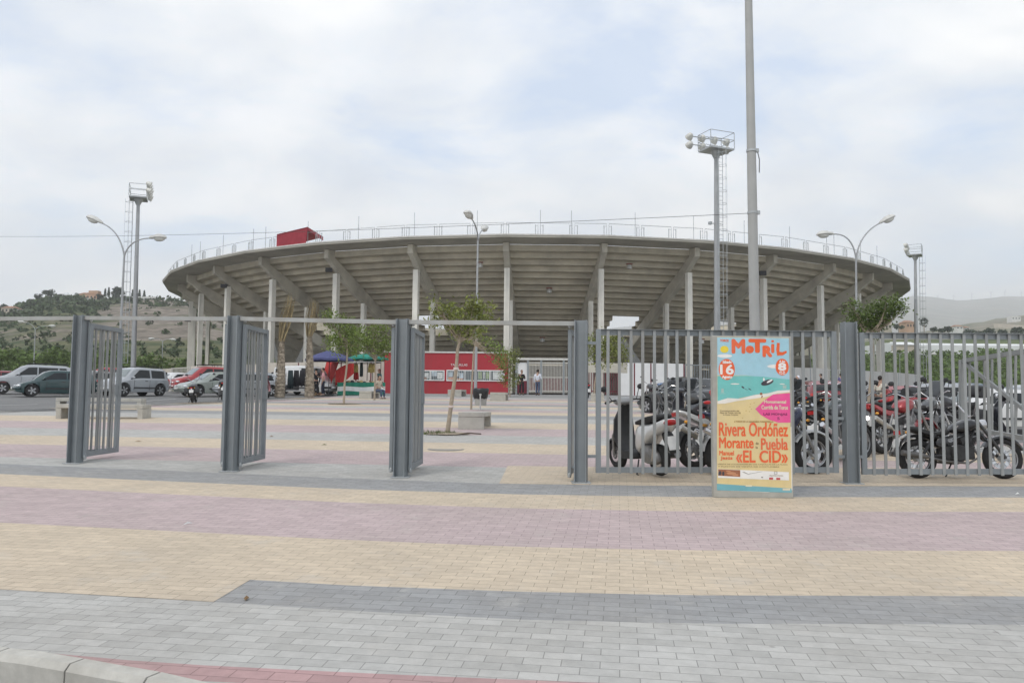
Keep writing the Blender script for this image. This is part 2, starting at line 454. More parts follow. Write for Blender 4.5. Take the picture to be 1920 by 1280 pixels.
plaza = pl.build('plaza_paving', pv, fix=False)
tag(plaza, kind='structure')
for p_ in plaza.data.polygons[:1]:
    if p_.normal.z < 0: plaza.data.flip_normals()
# ------------------------------------------------------------------ kerb and road at the lower left
kerb_px = [(-700, 1100), (-300, 1172), (-120, 1197), (0, 1216), (60, 1222), (130, 1233), (200, 1246), (300, 1263), (370, 1279), (600, 1330), (1100, 1420), (2200, 1500)]
kp = [G(*p) for p in kerb_px]
kc = pm('kerb_concrete', (.50, .485, .44), .85, 0, .10, 14, .25, (.30, .28, .24), .5, 2.0)
kb = M(); rings = []
for i, p in enumerate(kp):
    a = (kp[min(i + 1, len(kp) - 1)] - kp[max(i - 1, 0)]); a.z = 0; a.normalize(); nrm = Vector((a.y, -a.x, 0))
    if nrm.y > 0: nrm = -nrm
    o_, t_ = p + nrm * .115, p
    rings.append([t_ + Vector((0, 0, -.2)), t_ + Vector((0, 0, .012)), t_ + nrm * .085 + Vector((0, 0, .012)), o_ + Vector((0, 0, -.018)), o_ + Vector((0, 0, -.2))])
# split into kerb stones about 0.5 m long
def along(rs, s0, s1, pos):
    pass
cum = [0.0]
for a, b in zip(kp, kp[1:]): cum.append(cum[-1] + (b - a).length)
def ring_at(s):
    for i in range(len(cum) - 1):
        if s <= cum[i + 1] or i == len(cum) - 2:
            t = (s - cum[i]) / (cum[i + 1] - cum[i]); return [p * (1 - t) + q * t for p, q in zip(rings[i], rings[i + 1])]
s = 0.0
while s < cum[-1] - .6:
    kb.loft([ring_at(s + .006), ring_at(s + .2), ring_at(s + .494)], closed=True); s += .5
tag(kb.build('kerb', kc), kind='structure')
asph = pm('asphalt', (.17, .17, .168), .9, 0, .10, 30, .3, (.24, .235, .225), .6, .25)
rd = M(); rows = [[], []]
for i, p in enumerate(kp):
    q = rings[i][4]; a = (q - p); a.z = 0; a.normalize()
    rows[0].append((q.x + a.x * 0.001, q.y + a.y * 0.001, q.z + .05)); w_ = q + a * 9; rows[1].append((w_.x, w_.y, q.z + .05))
rd.loft(rows, closed=False, cap=False)
tag(rd.build('street', asph, fix=False), kind='structure')
# the pavement stops at the kerb: drop the paving beyond it
bmx = bmesh.new(); bmx.from_mesh(plaza.data)
kx = [(p.x, p.y) for p in kp]
dead = [f for f in bmx.faces if all(v.co.y < interp(kx, v.co.x) - .002 for v in f.verts)]
bmesh.ops.delete(bmx, geom=dead, context='FACES')
for v in bmx.verts:
    yk = interp(kx, v.co.x)
    if v.co.y < yk: v.co.y = yk + .0; v.co.z = gz(v.co.x, yk)
bmx.to_mesh(plaza.data); bmx.free()
# ------------------------------------------------------------------ car parks and the wide ground
def gridmesh(xs, ys, zf):
    m = M(); m.loft([[(x, y, zf(x, y)) for x in xs] for y in ys], closed=False, cap=False); return m
fr = lambda a, b, n: [a + (b - a) * i / n for i in range(n + 1)]
tag(gridmesh(fr(-75, 62, 92), fr(10, 120, 74), lambda x, y: gz(x, y) - .03).build('car_park', asph, fix=False), kind='structure')
soil = pm('dry_soil', (.27, .24, .17), .95, 0, .25, .08, 0, (.12, .15, .06), .8, .05)
xs_ = [-2400, -1000, -500, -250] + fr(-140, 140, 40) + [250, 500, 1000, 3000, 7200]
ys_ = [-60, -30] + fr(-8, 120, 40) + [160, 250, 500, 1000, 3000, 6600]
def base_z(x, y):
    z = gz(max(-75, min(62, x)), y) - .07
    if y < 12: z -= .35
    return z
tag(gridmesh(xs_, ys_, base_z).build('ground', soil, fix=False), kind='structure')
# painted parking lines
white = pm('road_paint', (.62, .62, .60), .8, 0, .12, 8)
ln = M()
for (a, b) in (((0, 737.5), (120, 739)), ((0, 759), (70, 757)), ((255, 752), (330, 747))):
    p, q = G(*a), G(*b); d_ = (q - p).normalized(); n_ = Vector((-d_.y, d_.x, 0)) * .07
    c4 = [p - n_, q - n_, q + n_, p + n_]
    ln.quad(*[(v.x, v.y, gz(v.x, v.y) - .016) for v in c4])
tag(ln.build('parking_line_paint', white, fix=False), kind='structure')
# ------------------------------------------------------------------ hills
def hor(px): return 745 + (px - 960) * math.tan(ROLL)
def hill(name, cols, ds, prof, mat, nz=0.0, seed=0, nsc=.02):
    """terrain sheet: columns are directions, ds distances, prof(col, d) the skyline height in photo pixels"""
    m = M(); rows = []
    for d in ds:
        row = []
        for c in cols:
            h = 1.5 + (hor(c) - prof(c, d)) / FPX * d
            x = (c - 960) / FPX * d
            h += nz * d / 400 * (noise.noise(Vector((x * nsc + seed, d * nsc, 0))) + .5 * noise.noise(Vector((x * nsc * 3, d * nsc * 3, seed))))
            row.append((x, d, h))
        rows.append(row)
    m.loft(rows, closed=False, cap=False)
    ob = m.build(name, mat, smooth=180, fix=False); tag(ob, kind='structure')
    return ob
def landmat(name, green, earth, lo, hi, sc, sc2, gcol2):
    m = bpy.data.materials.new(name); m.use_nodes = True; t = m.node_tree; b = t.nodes['Principled BSDF']
    b.inputs['Roughness'].default_value = .95; b.inputs['Specular IOR Level'].default_value = .1
    co = t.nodes.new('ShaderNodeTexCoord')
    def nz(s, d=8, r=.6):
        n = t.nodes.new('ShaderNodeTexNoise'); n.inputs['Scale'].default_value = s; n.inputs['Detail'].default_value = d; n.inputs['Roughness'].default_value = r
        t.links.new(co.outputs['Object'], n.inputs['Vector']); return n.outputs['Fac']
    def mixc(f, a, c):
        x = t.nodes.new('ShaderNodeMix'); x.data_type = 'RGBA'; t.links.new(f, x.inputs['Factor'])
        for k, q in (('A', a), ('B', c)):
            if isinstance(q, tuple): x.inputs[k].default_value = (*q, 1)
            else: t.links.new(q, x.inputs[k])
        return x.outputs['Result']
    def rng(f, a, c):
        r = t.nodes.new('ShaderNodeMapRange'); r.inputs[1].default_value = a; r.inputs[2].default_value = c; t.links.new(f, r.inputs[0]); return r.outputs[0]
    at = t.nodes.new('ShaderNodeAttribute'); at.attribute_name = 'bare'
    g = mixc(rng(nz(sc2), .4, .6), green, gcol2)
    ad = t.nodes.new('ShaderNodeMath'); ad.operation = 'ADD'; t.links.new(nz(sc), ad.inputs[0]); t.links.new(at.outputs['Fac'], ad.inputs[1])
    e = mixc(rng(nz(sc2 * 1.7, 10, .7), .40, .58), earth, tuple(c * .50 for c in earth))
    t.links.new(mixc(rng(ad.outputs[0], lo, hi), g, e), b.inputs['Base Color'])
    return m
LRIDGE = [(-700, 660), (-400, 640), (-150, 605), (0, 583), (40, 573), (75, 562), (110, 557), (180, 563), (230, 561), (300, 562), (360, 563), (430, 585), (520, 625), (640, 668), (760, 700)]
def lprof(c, d):
    top = interp(LRIDGE, c)
    foot = 705
    t = [(70, foot + 120), (90, foot + 30), (140, foot - 22 - .1 * max(0, 660 - top)), (210, foot - (foot - top) * .40), (300, foot - (foot - top) * .68), (400, foot - (foot - top) * .88), (500, top), (640, top + 26), (900, top + 110)]
    return interp(t, d)
lcols = fr(-900, 760, 130); lds = [70, 90, 110, 130, 150, 170, 190] + fr(210, 500, 34) + [530, 570, 640, 760, 900]
land_l = landmat('hillside', (.055, .078, .035), (.29, .25, .205), .48, .60, .035, .09, (.135, .135, .07))
hl = hill('hill', lcols, lds, lprof, land_l, 2.0, 3)
def bare_l(px, py):
    v = 0
    if 170 < px < 560 and 563 < py < 640: v = .16 * min(1, (px - 165) / 60) * min(1, (650 - py) / 20)
    if py > 640: v = -.1
    if px < 165 and py < 600: v = -.25
    return v
def setbare(ob, fn):
    a = ob.data.attributes.new('bare', 'FLOAT', 'POINT')
    for i, v in enumerate(ob.data.vertices):
        c = v.co; px = 960 + FPX * c.x / c.y; py = hor(px) - (c.z - 1.5) / c.y * FPX
        a.data[i].value = fn(px, py)
setbare(hl, bare_l)
def rprof(c, d):
    top = interp([(1250, 700), (1500, 668), (1640, 640), (1740, 636), (1920, 634), (2300, 632), (2900, 640)], c)
    foot = 742
    return interp([(66, foot + 70), (85, foot), (130, foot - (foot - top) * .30), (200, foot - (foot - top) * .62), (300, foot - (foot - top) * .85), (420, top), (800, top + 4), (1500, top + 30)], d)
rcols = fr(1240, 3000, 90)
land_r = landmat('field_slope', (.08, .115, .045), (.30, .25, .18), .60, .70, .03, .05, (.13, .15, .06))
hr = hill('field', rcols, [66, 85, 100, 120, 140] + fr(160, 420, 24) + [500, 650, 800, 1100, 1500], rprof, land_r, 1.2, 9)
setbare(hr, lambda px, py: 0.0)
# middle slope with villas, then the far mountain
def mprof(c, d):
    top = interp([(1300, 680), (1560, 640), (1690, 628), (1760, 620), (1840, 606), (1900, 592), (1960, 586), (2300, 560), (2900, 570)], c)
    return interp([(500, 740), (600, 655), (900, top + 12), (1200, top), (1800, top + 20)], d)
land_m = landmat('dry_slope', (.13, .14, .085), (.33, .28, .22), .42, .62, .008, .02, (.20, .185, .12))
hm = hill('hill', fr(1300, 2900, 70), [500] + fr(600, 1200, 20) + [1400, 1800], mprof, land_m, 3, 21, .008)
setbare(hm, lambda px, py: .0)
MR = [(900, 640), (1200, 610), (1500, 585), (1600, 570), (1690, 560), (1720, 556), (1758, 559), (1800, 562), (1830, 561), (1860, 557), (1885, 554), (1905, 556), (1960, 560), (2200, 540), (2600, 560), (3200, 600)]
def farprof(c, d):
    top = interp(MR, c)
    return interp([(2400, 740), (2600, 660), (3400, top + 42), (4200, top + 14), (5000, top), (6500, top + 25)], d)
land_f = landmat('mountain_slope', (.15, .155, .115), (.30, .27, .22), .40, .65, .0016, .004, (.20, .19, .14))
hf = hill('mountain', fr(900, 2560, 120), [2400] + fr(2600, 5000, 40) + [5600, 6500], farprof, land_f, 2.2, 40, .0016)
setbare(hf, lambda px, py: .0)
# ------------------------------------------------------------------ the bullring
NB, PH0 = 35, R_(-4.25)
D_ = 102.0
SCX, SCY = (998 - 960) / FPX * D_, D_
SB = 1.78                                       # ground level at its foot
def ring(k, r, z): 
    a = PH0 + k * 2 * math.pi / NB
    return Vector((SCX + r * math.sin(a), SCY - r * math.cos(a), z))
def rel(x): return x                               # heights below are absolute
conc = pm('stand_concrete', (.565, .518, .415), .9, 0, .12, .8, .1, (.27, .25, .22), .5, .45)
conc_l = pm('column_concrete', (.76, .74, .67), .9, 0, .08, 1.2, .1, (.34, .32, .28), .55, .8, orand=.06, streak=True)
conc_b = pm('beam_concrete', (.555, .525, .445), .9, 0, .12, 1.0, .1, (.26, .245, .22), .55, .6, orand=.06)
conc_s = pm('slab_concrete', (.46, .44, .38), .9, 0, .12, .5, .1, (.22, .21, .19), .5, .35)
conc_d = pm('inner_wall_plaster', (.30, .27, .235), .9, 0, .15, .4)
galv = pm('galvanised_steel', (.42, .44, .445), .5, .5, .12, 3)
black = pm('black_plastic', (.03, .03, .032), .5, 0, .2, 8)
ring_t = thing('bullring', 'round grey concrete bullring with a raked overhanging stand on columns', 'bullring', (SCX, SCY, SB))
TOP = 1.5 + 9.82                                 # not used by the rows directly
RT, ZT = 41.15, 13.245                            # outermost riser: radius and top
TREAD, RISE, ROWS = 0.79, 0.403, 21
OPEN = {}                                        # bays with a vomitory: (start, end) share of the bay
for b, s0, s1 in ((1, .50, .93), (-2, .45, .88), (3, .40, .85), (-4, .1, .5), (6, .2, .6), (-7, .3, .7), (9, .3, .7), (12, .3, .7), (15, .3, .7), (-10, .3, .7), (-13, .3, .7), (-16, .3, .7)):
    OPEN[b % NB] = (s0, s1)
VO = (11, 14)                                    # rows left out at a vomitory
st = M()
def seg(m, k, s0, s1, r0, z0, r1, z1, th=0.0):
    a, b = ring(k, 1, 0), None
    def pt(s, r, z): return ring(k, r, z) * (1 - s) + ring(k + 1, r, z) * s
    m.quad(pt(s0, r0, z0), pt(s1, r0, z0), pt(s1, r1, z1), pt(s0, r1, z1))
    return pt
for k in range(NB):
    for i in range(ROWS):
        r1 = RT - i * TREAD; z1 = ZT - i * RISE; r0 = r1 - TREAD; z0 = z1 - RISE
        spans = [(0, 1)]
        if k in OPEN and VO[0] <= i < VO[1]: spans = [(0, OPEN[k][0]), (OPEN[k][1], 1)]
        for s0, s1 in spans:
            lip = .07
            seg(st, k, s0, s1, r1, z0 - lip, r1, z1)                    # back of the riser
            seg(st, k, s0, s1, r1, z1, r1 - .10, z1)                    # its top
            seg(st, k, s0, s1, r1 - .10, z1, r1 - .10, z0)
            seg(st, k, s0, s1, r1 - .10, z0, r0, z0)                    # tread, upper side
            seg(st, k, s0, s1, r1, z0 - lip, r1 - .10, z0 - lip)
            seg(st, k, s0, s1, r1 - .10, z0 - lip, r0 + .0, z0 - .07)    # tread, under side
part('seating_tier', st, conc, ring_t, w=True, fix=False)
# raker beams and columns
CO, CI = 40.6, 36.7
def beam_z(r): return 13.42 - .51 * (42.0 - r)
for k in range(NB):
    a = PH0 + k * 2 * math.pi / NB
    tang = Vector((math.cos(a), math.sin(a), 0))
    b = M(); w = .22; top = .34
    def q(r, z): return ring(k, r, z)
    prof = [q(42.0, 13.27), q(42.0, 12.58), q(41.5, 12.3), q(39.5, beam_z(39.5) - 1.36), q(24.4, beam_z(24.4) - 1.36), q(24.4, beam_z(24.4) - .25), q(41.1, beam_z(41.1) - .25), q(41.1, 13.27), q(41.9, 13.27)]
    b.prism([p - tang * w for p in prof], tang * 2 * w)
    part('raker_beam', b, conc_b, ring_t, w=True)
    for r, ww in ((CO, .21), (CI, .19)):
        c = M(); zt = beam_z(r) - 1.30; p = ring(k, r, 0); rad = Vector((math.sin(a), -math.cos(a), 0))
        c.prism([p + tang * ww + rad * ww + Z * (SB - .3), p - tang * ww + rad * ww + Z * (SB - .3), p - tang * ww - rad * ww + Z * (SB - .3), p + tang * ww - rad * ww + Z * (SB - .3)], Z * (zt - SB + .38))
        part('column', c, conc_l, ring_t, w=True)
# rim slab with its lip
rm = M(); sec = [(43.05, 13.37), (43.05, 13.22), (41.9, 12.98), (40.1, 12.93), (40.1, 13.08), (41.2, 13.12), (42.75, 13.43), (43.0, 13.43)]
sec = [(43.5, 13.52), (43.5, 13.36), (41.6, 13.29), (41.02, 13.29), (41.02, 13.42), (41.6, 13.42), (43.2, 13.55)]
for k in range(NB):
    rm.loft([[ring(k, r, z) for r, z in sec], [ring(k + 1, r, z) for r, z in sec]], closed=True, cap=False)
part('rim_slab', rm, conc_s, ring_t, w=True)
lip = M()
for k in range(NB): lip.loft([[ring(kk, r, z) for r, z in ((43.55, 13.60), (43.55, 13.50), (43.502, 13.50), (43.502, 13.56), (43.1, 13.56), (43.1, 13.60))] for kk in (k, k + 1)], closed=True, cap=False)
part('rim_coping', lip, pm('pale_coping', (.60, .59, .55), .8), ring_t, w=True)
# dark heart: back wall beneath the lower rows
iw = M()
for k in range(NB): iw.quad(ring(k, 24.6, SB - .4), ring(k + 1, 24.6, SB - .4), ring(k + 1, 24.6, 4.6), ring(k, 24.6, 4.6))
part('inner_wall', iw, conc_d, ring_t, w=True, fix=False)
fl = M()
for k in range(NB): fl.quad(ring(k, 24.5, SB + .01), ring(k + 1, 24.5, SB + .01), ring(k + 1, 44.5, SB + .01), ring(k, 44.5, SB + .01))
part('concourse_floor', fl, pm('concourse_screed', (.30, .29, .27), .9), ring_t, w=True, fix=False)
# stair flights up to the vomitories
def stair(k, s_lo, s_hi, r, z0, z1):
    m = M(); n = 15
    def pt(s, rr, z): return ring(k, rr, z) * (1 - s) + ring(k + 1, rr, z) * s
    low, up = [], []
    for i in range(n + 1):
        t = i / n; s = s_lo + (s_hi - s_lo) * t; z = z0 + (z1 - z0) * t
        up.append((s, z)); low.append((s, z - .38))
    outl = []
    for (s, z), (s2, z2) in zip(up, up[1:]): outl += [(s, z), (s, z2)]
    outl.append(up[-1]); outl += [(s, z) for s, z in reversed(low)]
    A = [pt(s, r, z) for s, z in outl]; B = [pt(s, r - 1.9, z) for s, z in outl]
    m.loft([A, B], closed=True, cap=True)
    part('stair_flight', m, conc_b, ring_t, w=True)
    sd_ = M()
    sd_.prism([pt(s_lo, r + .06, z0 - .38), pt(s_hi, r + .06, z1 - .38), pt(s_hi, r + .06, z1 + .95), pt(s_lo, r + .06, z0 + .95)], ring(k, 1, 0) - ring(k, 1.1, 0))
    return sd_
for k, a, b in ((1, 1.05, .55), (-2, .0, .5), (3, 1.0, .5), (-4, -.15, .35), (-5, .75, .15), (6, .9, .4), (-7, .1, .5)):
    s_ = stair(k, a, b, 33.6, SB + .4, 6.3)
    part('stair_balustrade', s_, pm('stair_parapet', (.36, .36, .35), .85), ring_t, w=True)
# soffit lamps
lampm = pm('lamp_shell', (.62, .62, .60), .35, .3)
redm = pm('red_oxide', (.20, .06, .045), .7)
for (px, py, r) in ((900, 497, 40.2), (1030, 545, 36.5), (1180, 500, 39.9), (1017, 637, 30.5), (1558, 537, 38.5), (1316, 640, 36), (1497, 600, 33)):
    # hang it below the stand where that sight line meets radius r
    v = ray(px, py); t = 40.0
    while t < 160:
        q = EYE + v * t
        if math.hypot(q.x - SCX, q.y - SCY) < r: break
        t += .05
    lm = M(); lm.lathe([(.02, .18), (.10, .16), (.21, .0), (.22, -.16), (.0, -.17)], 12, q)
    o = part('soffit_lamp', lm, lampm, ring_t, smooth=40, w=True)
    ar = M(); ar.box(q + Z * .21, (.5, .14, .08)); part('bracket', ar, redm, o, w=True)
for (px, py) in ((617, 506), (420, 536), (1430, 512), (352, 600)):
    v = ray(px, py); t = 40.0
    while t < 160:
        q = EYE + v * t
        if math.hypot(q.x - SCX, q.y - SCY) < 41.0: break
        t += .05
    lm = M(); lm.box(q, (.55, .3, .34)); lm.box(q + Vector((0, .2, .12)), (.12, .3, .12)); part('floodlight', lm, black, ring_t, w=True)
# railing panels and lightning rods on the rim: the half towards the street
RR = 43.0
def rail(k, s0, s1, posts=True):
    m = M(); z0 = 13.55
    def pt(s, z): return ring(k, RR, z) * (1 - s) + ring(k + 1, RR, z) * s
    H = 1.0
    e = .012
    m.tube([pt(s0, z0), pt(s0, z0 + H), pt(s1, z0 + H), pt(s1, z0)], .022, 6)
    for s in (s0 + .025, s1 - .025): m.tube([pt(s, z0), pt(s, z0 + H * .86)], .03, 6)
    for s, s2 in ((s0, s0 + .025), (s1, s1 - .025)): m.tube([pt(s, z0 + .80), pt(s2, z0 + .80)], .016, 5)
    return m
for k in range(-9, 9):
    for i in range(3):
        part('railing_panel', rail(k, i / 3 + .012, (i + 1) / 3 - .012), galv, ring_t, w=True)
for px in (352, 368, 411, 468, 491, 571, 667, 773, 892, 1012, 1071, 1192, 1303, 1399, 1485, 1555, 1569, 1619, 1650):
    # plan position on the rim under that column of the picture
    dx = (px - 960) / FPX; a2 = dx * dx + 1; b2 = -2 * (dx * SCX + SCY); c2 = SCX ** 2 + SCY ** 2 - RR ** 2 * .995
    disc = max(0, b2 * b2 - 4 * a2 * c2); y = (-b2 - math.sqrt(disc)) / (2 * a2); q = Vector((dx * y, y, 13.46))
    r_ = M(); r_.tube([q, q + Z * 2.05], .022, 5); part('lightning_rod', r_, galv, ring_t, w=True)
# ------------------------------------------------------------------ red awning on the rim
redcloth = pm('red_cloth', (.31, .04, .055), .85, 0, .15, 3)
aw = thing('red_awning', 'red cloth awning on the rim of the bullring, left of centre', 'awning', P(553, 460, 63.5))
def on_rim(px, z, dr=0.0):
    dx = (px - 960) / FPX; a2 = dx * dx + 1; b2 = -2 * (dx * SCX + SCY); c2 = SCX ** 2 + SCY ** 2 - (42.5 + dr) ** 2
    y = (-b2 - math.sqrt(max(0, b2 * b2 - 4 * a2 * c2))) / (2 * a2); return Vector((dx * y, y, z))
m = M(); A = [on_rim(512, 13.58, .72), on_rim(567, 13.58, .72), on_rim(570, 14.85, .72), on_rim(512, 14.55, .72)]
m.prism(A, Vector((.02, .06, 0)))
part('cloth', m, redcloth, aw, w=True)
m = M(); C0, C1, C2, C3 = on_rim(512, 14.60, .72), on_rim(570, 14.90, .72), on_rim(600, 14.98, -3.2), on_rim(540, 14.62, -3.2)
m.prism([C0, C1, C2, C3], (0, 0, .05))
m.prism([C1 + Z * -.22 + Vector((.02, 0, 0)), C2 + Z * -.30, C2 - Z * .004, C1 - Z * .004], Vector((0, .04, 0)))
part('roof', m, redcloth, aw, w=True)
m = M()
for px in (513, 532, 566): p = on_rim(px, 13.56, .62); m.tube([p, p + Z * 1.1], .03, 6)
part('post', m, galv, aw, w=True)
# ------------------------------------------------------------------ perimeter wall at the bullring's foot
RW = .4384 * D_
def wpt(px, r=None):
    r = r or RW; dx = (px - 960) / FPX; a2 = dx * dx + 1; b2 = -2 * (dx * SCX + SCY); c2 = SCX ** 2 + SCY ** 2 - r * r
    y = (-b2 - math.sqrt(max(0, b2 * b2 - 4 * a2 * c2))) / (2 * a2); return Vector((dx * y, y, 0))
cream = pm('cream_render', (.60, .55, .48), .9, 0, .06, 1.5, 0, (.38, .34, .29), .5, .9, orand=.05, streak=True)
greyp = pm('grey_white_panel', (.47, .465, .445), .85, 0, .05, 1.5, 0, (.33, .32, .30), .5, .9, orand=.05, streak=True)
whitep = pm('white_hoarding', (.80, .80, .79), .7, 0, .03, 2)
maroon = pm('maroon_paint', (.16, .022, .035), .55, 0, .15, 4)
steel = pm('painted_steel', (.30, .325, .335), .5, .3, .10, 3, 0, (.22, .235, .24), .4, 1.5)
def gzw(p): return min(1.79, gz(p.x, p.y))
def wall_panel(m, pa, pb, z1, th=.12, z0=None):
    d = (pb - pa).normalized(); n = Vector((-d.y, d.x, 0)) * th
    za, zb = (gzw(pa) - .1, gzw(pb) - .1) if z0 is None else (z0, z0)
    m.add([pa + Z * za, pb + Z * zb, pb + n + Z * zb, pa + n + Z * za, pa + Z * z1, pb + Z * z1, pb + n + Z * z1, pa + n + Z * z1], [(0, 1, 5, 4), (1, 2, 6, 5), (2, 3, 7, 6), (3, 0, 4, 7), (4, 5, 6, 7), (3, 2, 1, 0)])
def run(pxs, r=None): return [wpt(p, r) for p in pxs]
WT = 4.05
def panel_wall(name, label, pxs, mat, mat2, top=WT, r=None):
    p0 = wpt(pxs[len(pxs) // 2], r)
    t = thing(name, label, 'wall', (p0.x, p0.y, gzw(p0)))
    pts = run(pxs, r)
    for a, b in zip(pts, pts[1:]):
        g = (b - a).normalized() * .055
        m = M(); wall_panel(m, a + g, b - g, top); part('panel', m, mat, t, w=True)
    for a in pts:
        m = M(); m.box((a.x, a.y + .07, (gzw(a) + top - .04) / 2 - .05), (.10, .09, top - gzw(a) + .06)); part('post', m, mat2, t, w=True)
    return t
panel_wall('perimeter_wall', 'cream panelled wall behind the parked white van and palm trunks', [500, 527, 560, 587, 614, 640, 668, 696, 722], cream, maroon)
panel_wall('perimeter_wall', 'cream panelled wall curving away behind the red off-roader', [357, 372, 390, 408, 432, 452, 470, 484], cream, steel, 3.95)
panel_wall('perimeter_wall', 'far left end of the cream wall, nearest the tall mast', [268.6, 272, 280, 290, 303, 322], cream, steel, 3.85)
panel_wall('perimeter_wall', 'grey white panelled wall behind the motorcycles, curving away to the right', [1400, 1427, 1450, 1490, 1520, 1550], greyp, steel, 4.0)
panel_wall('perimeter_wall', 'right end of the grey white wall beside the green field', [1610, 1635, 1660, 1685, 1703, 1716, 1725, 1730.5], greyp, steel, 3.95)
panel_wall('white_hoarding', 'row of bright white hoarding panels behind the scooter', [1160, 1190, 1221, 1251, 1283], whitep, maroon, WT, RW + .3)
def bar_fence(name, label, pxs, n, mat, top=WT, cat='fence', r=None, bw=.05, group=None):
    p0 = wpt(pxs[0], r); t = thing(name, label, cat, (p0.x, p0.y, gzw(p0)), group=group)
    a, b = wpt(pxs[0], r), wpt(pxs[1], r)
    za, zb = gzw(a), gzw(b)
    for f in (.12, 1.0):
        m = M(); m.bar(a + Z * (za + (top - za - .06) * f + .0), b + Z * (zb + (top - zb - .06) * f), .05, .08); part('rail', m, mat, t, w=True)
    for i in range(n + 1):
        q = a + (b - a) * i / n; z = gzw(q)
        m = M(); m.box((q.x, q.y - .03, (z + top) / 2), (bw if 0 < i < n else bw * 2, .03, top - z - .04)); part('bar', m, mat, t, w=True)
    return t
bar_fence('steel_fence', 'pale steel bar fence between two lengths of cream wall', [323, 356], 14, pm('pale_bar', (.55, .53, .48), .6), 3.9)
bar_fence('steel_fence', 'steel bar fence just left of the white hoarding', [1096, 1158], 14, maroon, 4.0)
bar_fence('steel_fence', 'blue grey bar fence right of the white hoarding', [1285, 1398], 26, steel, 4.05)
bar_fence('steel_fence', 'narrow bar panel set into the grey white wall', [1552, 1608], 16, greyp, 3.95)
# low kerb wall in front of the fence
lw = thing('low_wall', 'low grey concrete wall in front of the white hoarding', 'wall', GX(1140, 53))
m = M(); a, b = GX(1103, 53.5), GX(1176, 53.0); wall_panel(m, a, b, gz(a.x, a.y) + .55, .25); part('wall', m, conc_b, lw, w=True)
# main gate
gp0, gp1 = wpt(968, RW + .2), wpt(1092, RW + .2)
gt = thing('main_gate', 'steel bar gate with maroon kick plates under the middle of the bullring', 'gate', (gp0.x, gp0.y, gzw(gp0)))
gtop = 4.25
m = M(); m.bar(Vector((gp0.x, gp0.y, gtop)), Vector((gp1.x, gp1.y, gtop)), .15, .16); part('lintel', m, pm('pale_coping', (.6, .59, .55)), gt, w=True)
dgx = gp1 - gp0
for f in (0.005, .18, .38, .72, .92, .995):
    q = gp0 + dgx * f; m = M(); m.box((q.x, q.y, (1.75 + gtop) / 2 - .05), (.13, .10, gtop - 1.75 - .06)); part('post', m, steel, gt, w=True)
for f0, f1 in ((.18, .38), (.38, .72), (.72, .92)):
    m = M(); n = int((f1 - f0) * 46)
    for i in range(1, n):
        q = gp0 + dgx * (f0 + (f1 - f0) * i / n); m.box((q.x, q.y, 2.95), (.045, .04, 2.2))
    for z in (1.98, 2.95, 3.98): m.bar(gp0 + dgx * (f0 + .012) + Z * z, gp0 + dgx * (f1 - .012) + Z * z, .05, .07)
    lf = part('gate_leaf', m, pm('pale_bar', (.55, .53, .48), .6), gt, w=True)
    m = M()
    for i in range(1, n):
        q = gp0 + dgx * (f0 + (f1 - f0) * (i + .5) / n); m.box((q.x, q.y + .05, 2.44), (.075, .03, .95))
    part('kick_bars', m, maroon, lf, w=True)
m = M(); q = gp0 + dgx * .09; m.box((q.x, q.y + .12, 3.35), (.75, .06, 1.3)); part('notice_board', m, whitep, gt, w=True)
m = M(); q = gp0 + dgx * .09; m.box((q.x, q.y + .12, 2.25), (.75, .06, .88)); part('kick_plate', m, maroon, gt, w=True)
m = M(); q = gp0 + dgx * .955; m.box((q.x, q.y + .05, 2.9), (.28, .06, 2.1)); part('side_plate', m, maroon, gt, w=True)
# ------------------------------------------------------------------ red ticket office
redw = pm('red_render', (.40, .04, .052), .85, 0, .06, 1.0, 0, (.24, .06, .06), .45, .8, streak=True)
winw = pm('white_frame', (.78, .78, .76), .5)
ka, kb_ = wpt(721.5, RW + .35), wpt(953, RW + .35)
ka = Vector((ka.x, 57.2, 0)); kb_ = Vector(((953 - 960) / FPX * 57.0, 57.0, 0)); ka.x = (721.5 - 960) / FPX * 57.1; ka.y = kb_.y = 57.1
tk = thing('ticket_office', 'long low red ticket office with a strip of white framed windows', 'ticket office', ((ka.x + kb_.x) / 2, 57.1, SB))
m = M(); wall_panel(m, ka, kb_, 4.62, 2.6, SB - .2); part('wall', m, redw, tk, w=True)
m = M(); wall_panel(m, ka + Vector((-.06, -.06, 0)), kb_ + Vector((.06, -.06, 0)), 4.74, 2.72, 4.623); part('coping', m, pm('pale_coping', (.6, .59, .55)), tk, w=True)
def on_wall(px, py, dy=0.0):
    v = ray(px, py); t = (57.1 - dy) / v.y; return EYE + v * t
wing = glass('window_glass', (.10, .13, .14), .08)
paper = [pm('paper_notice', (.62, .64, .62), .6, 0, .2, 5), pm('green_notice', (.30, .38, .22), .6, 0, .3, 5), pm('pale_blue_notice', (.45, .53, .58), .6, 0, .25, 5), pm('orange_notice', (.55, .30, .20), .6, 0, .25, 5)]
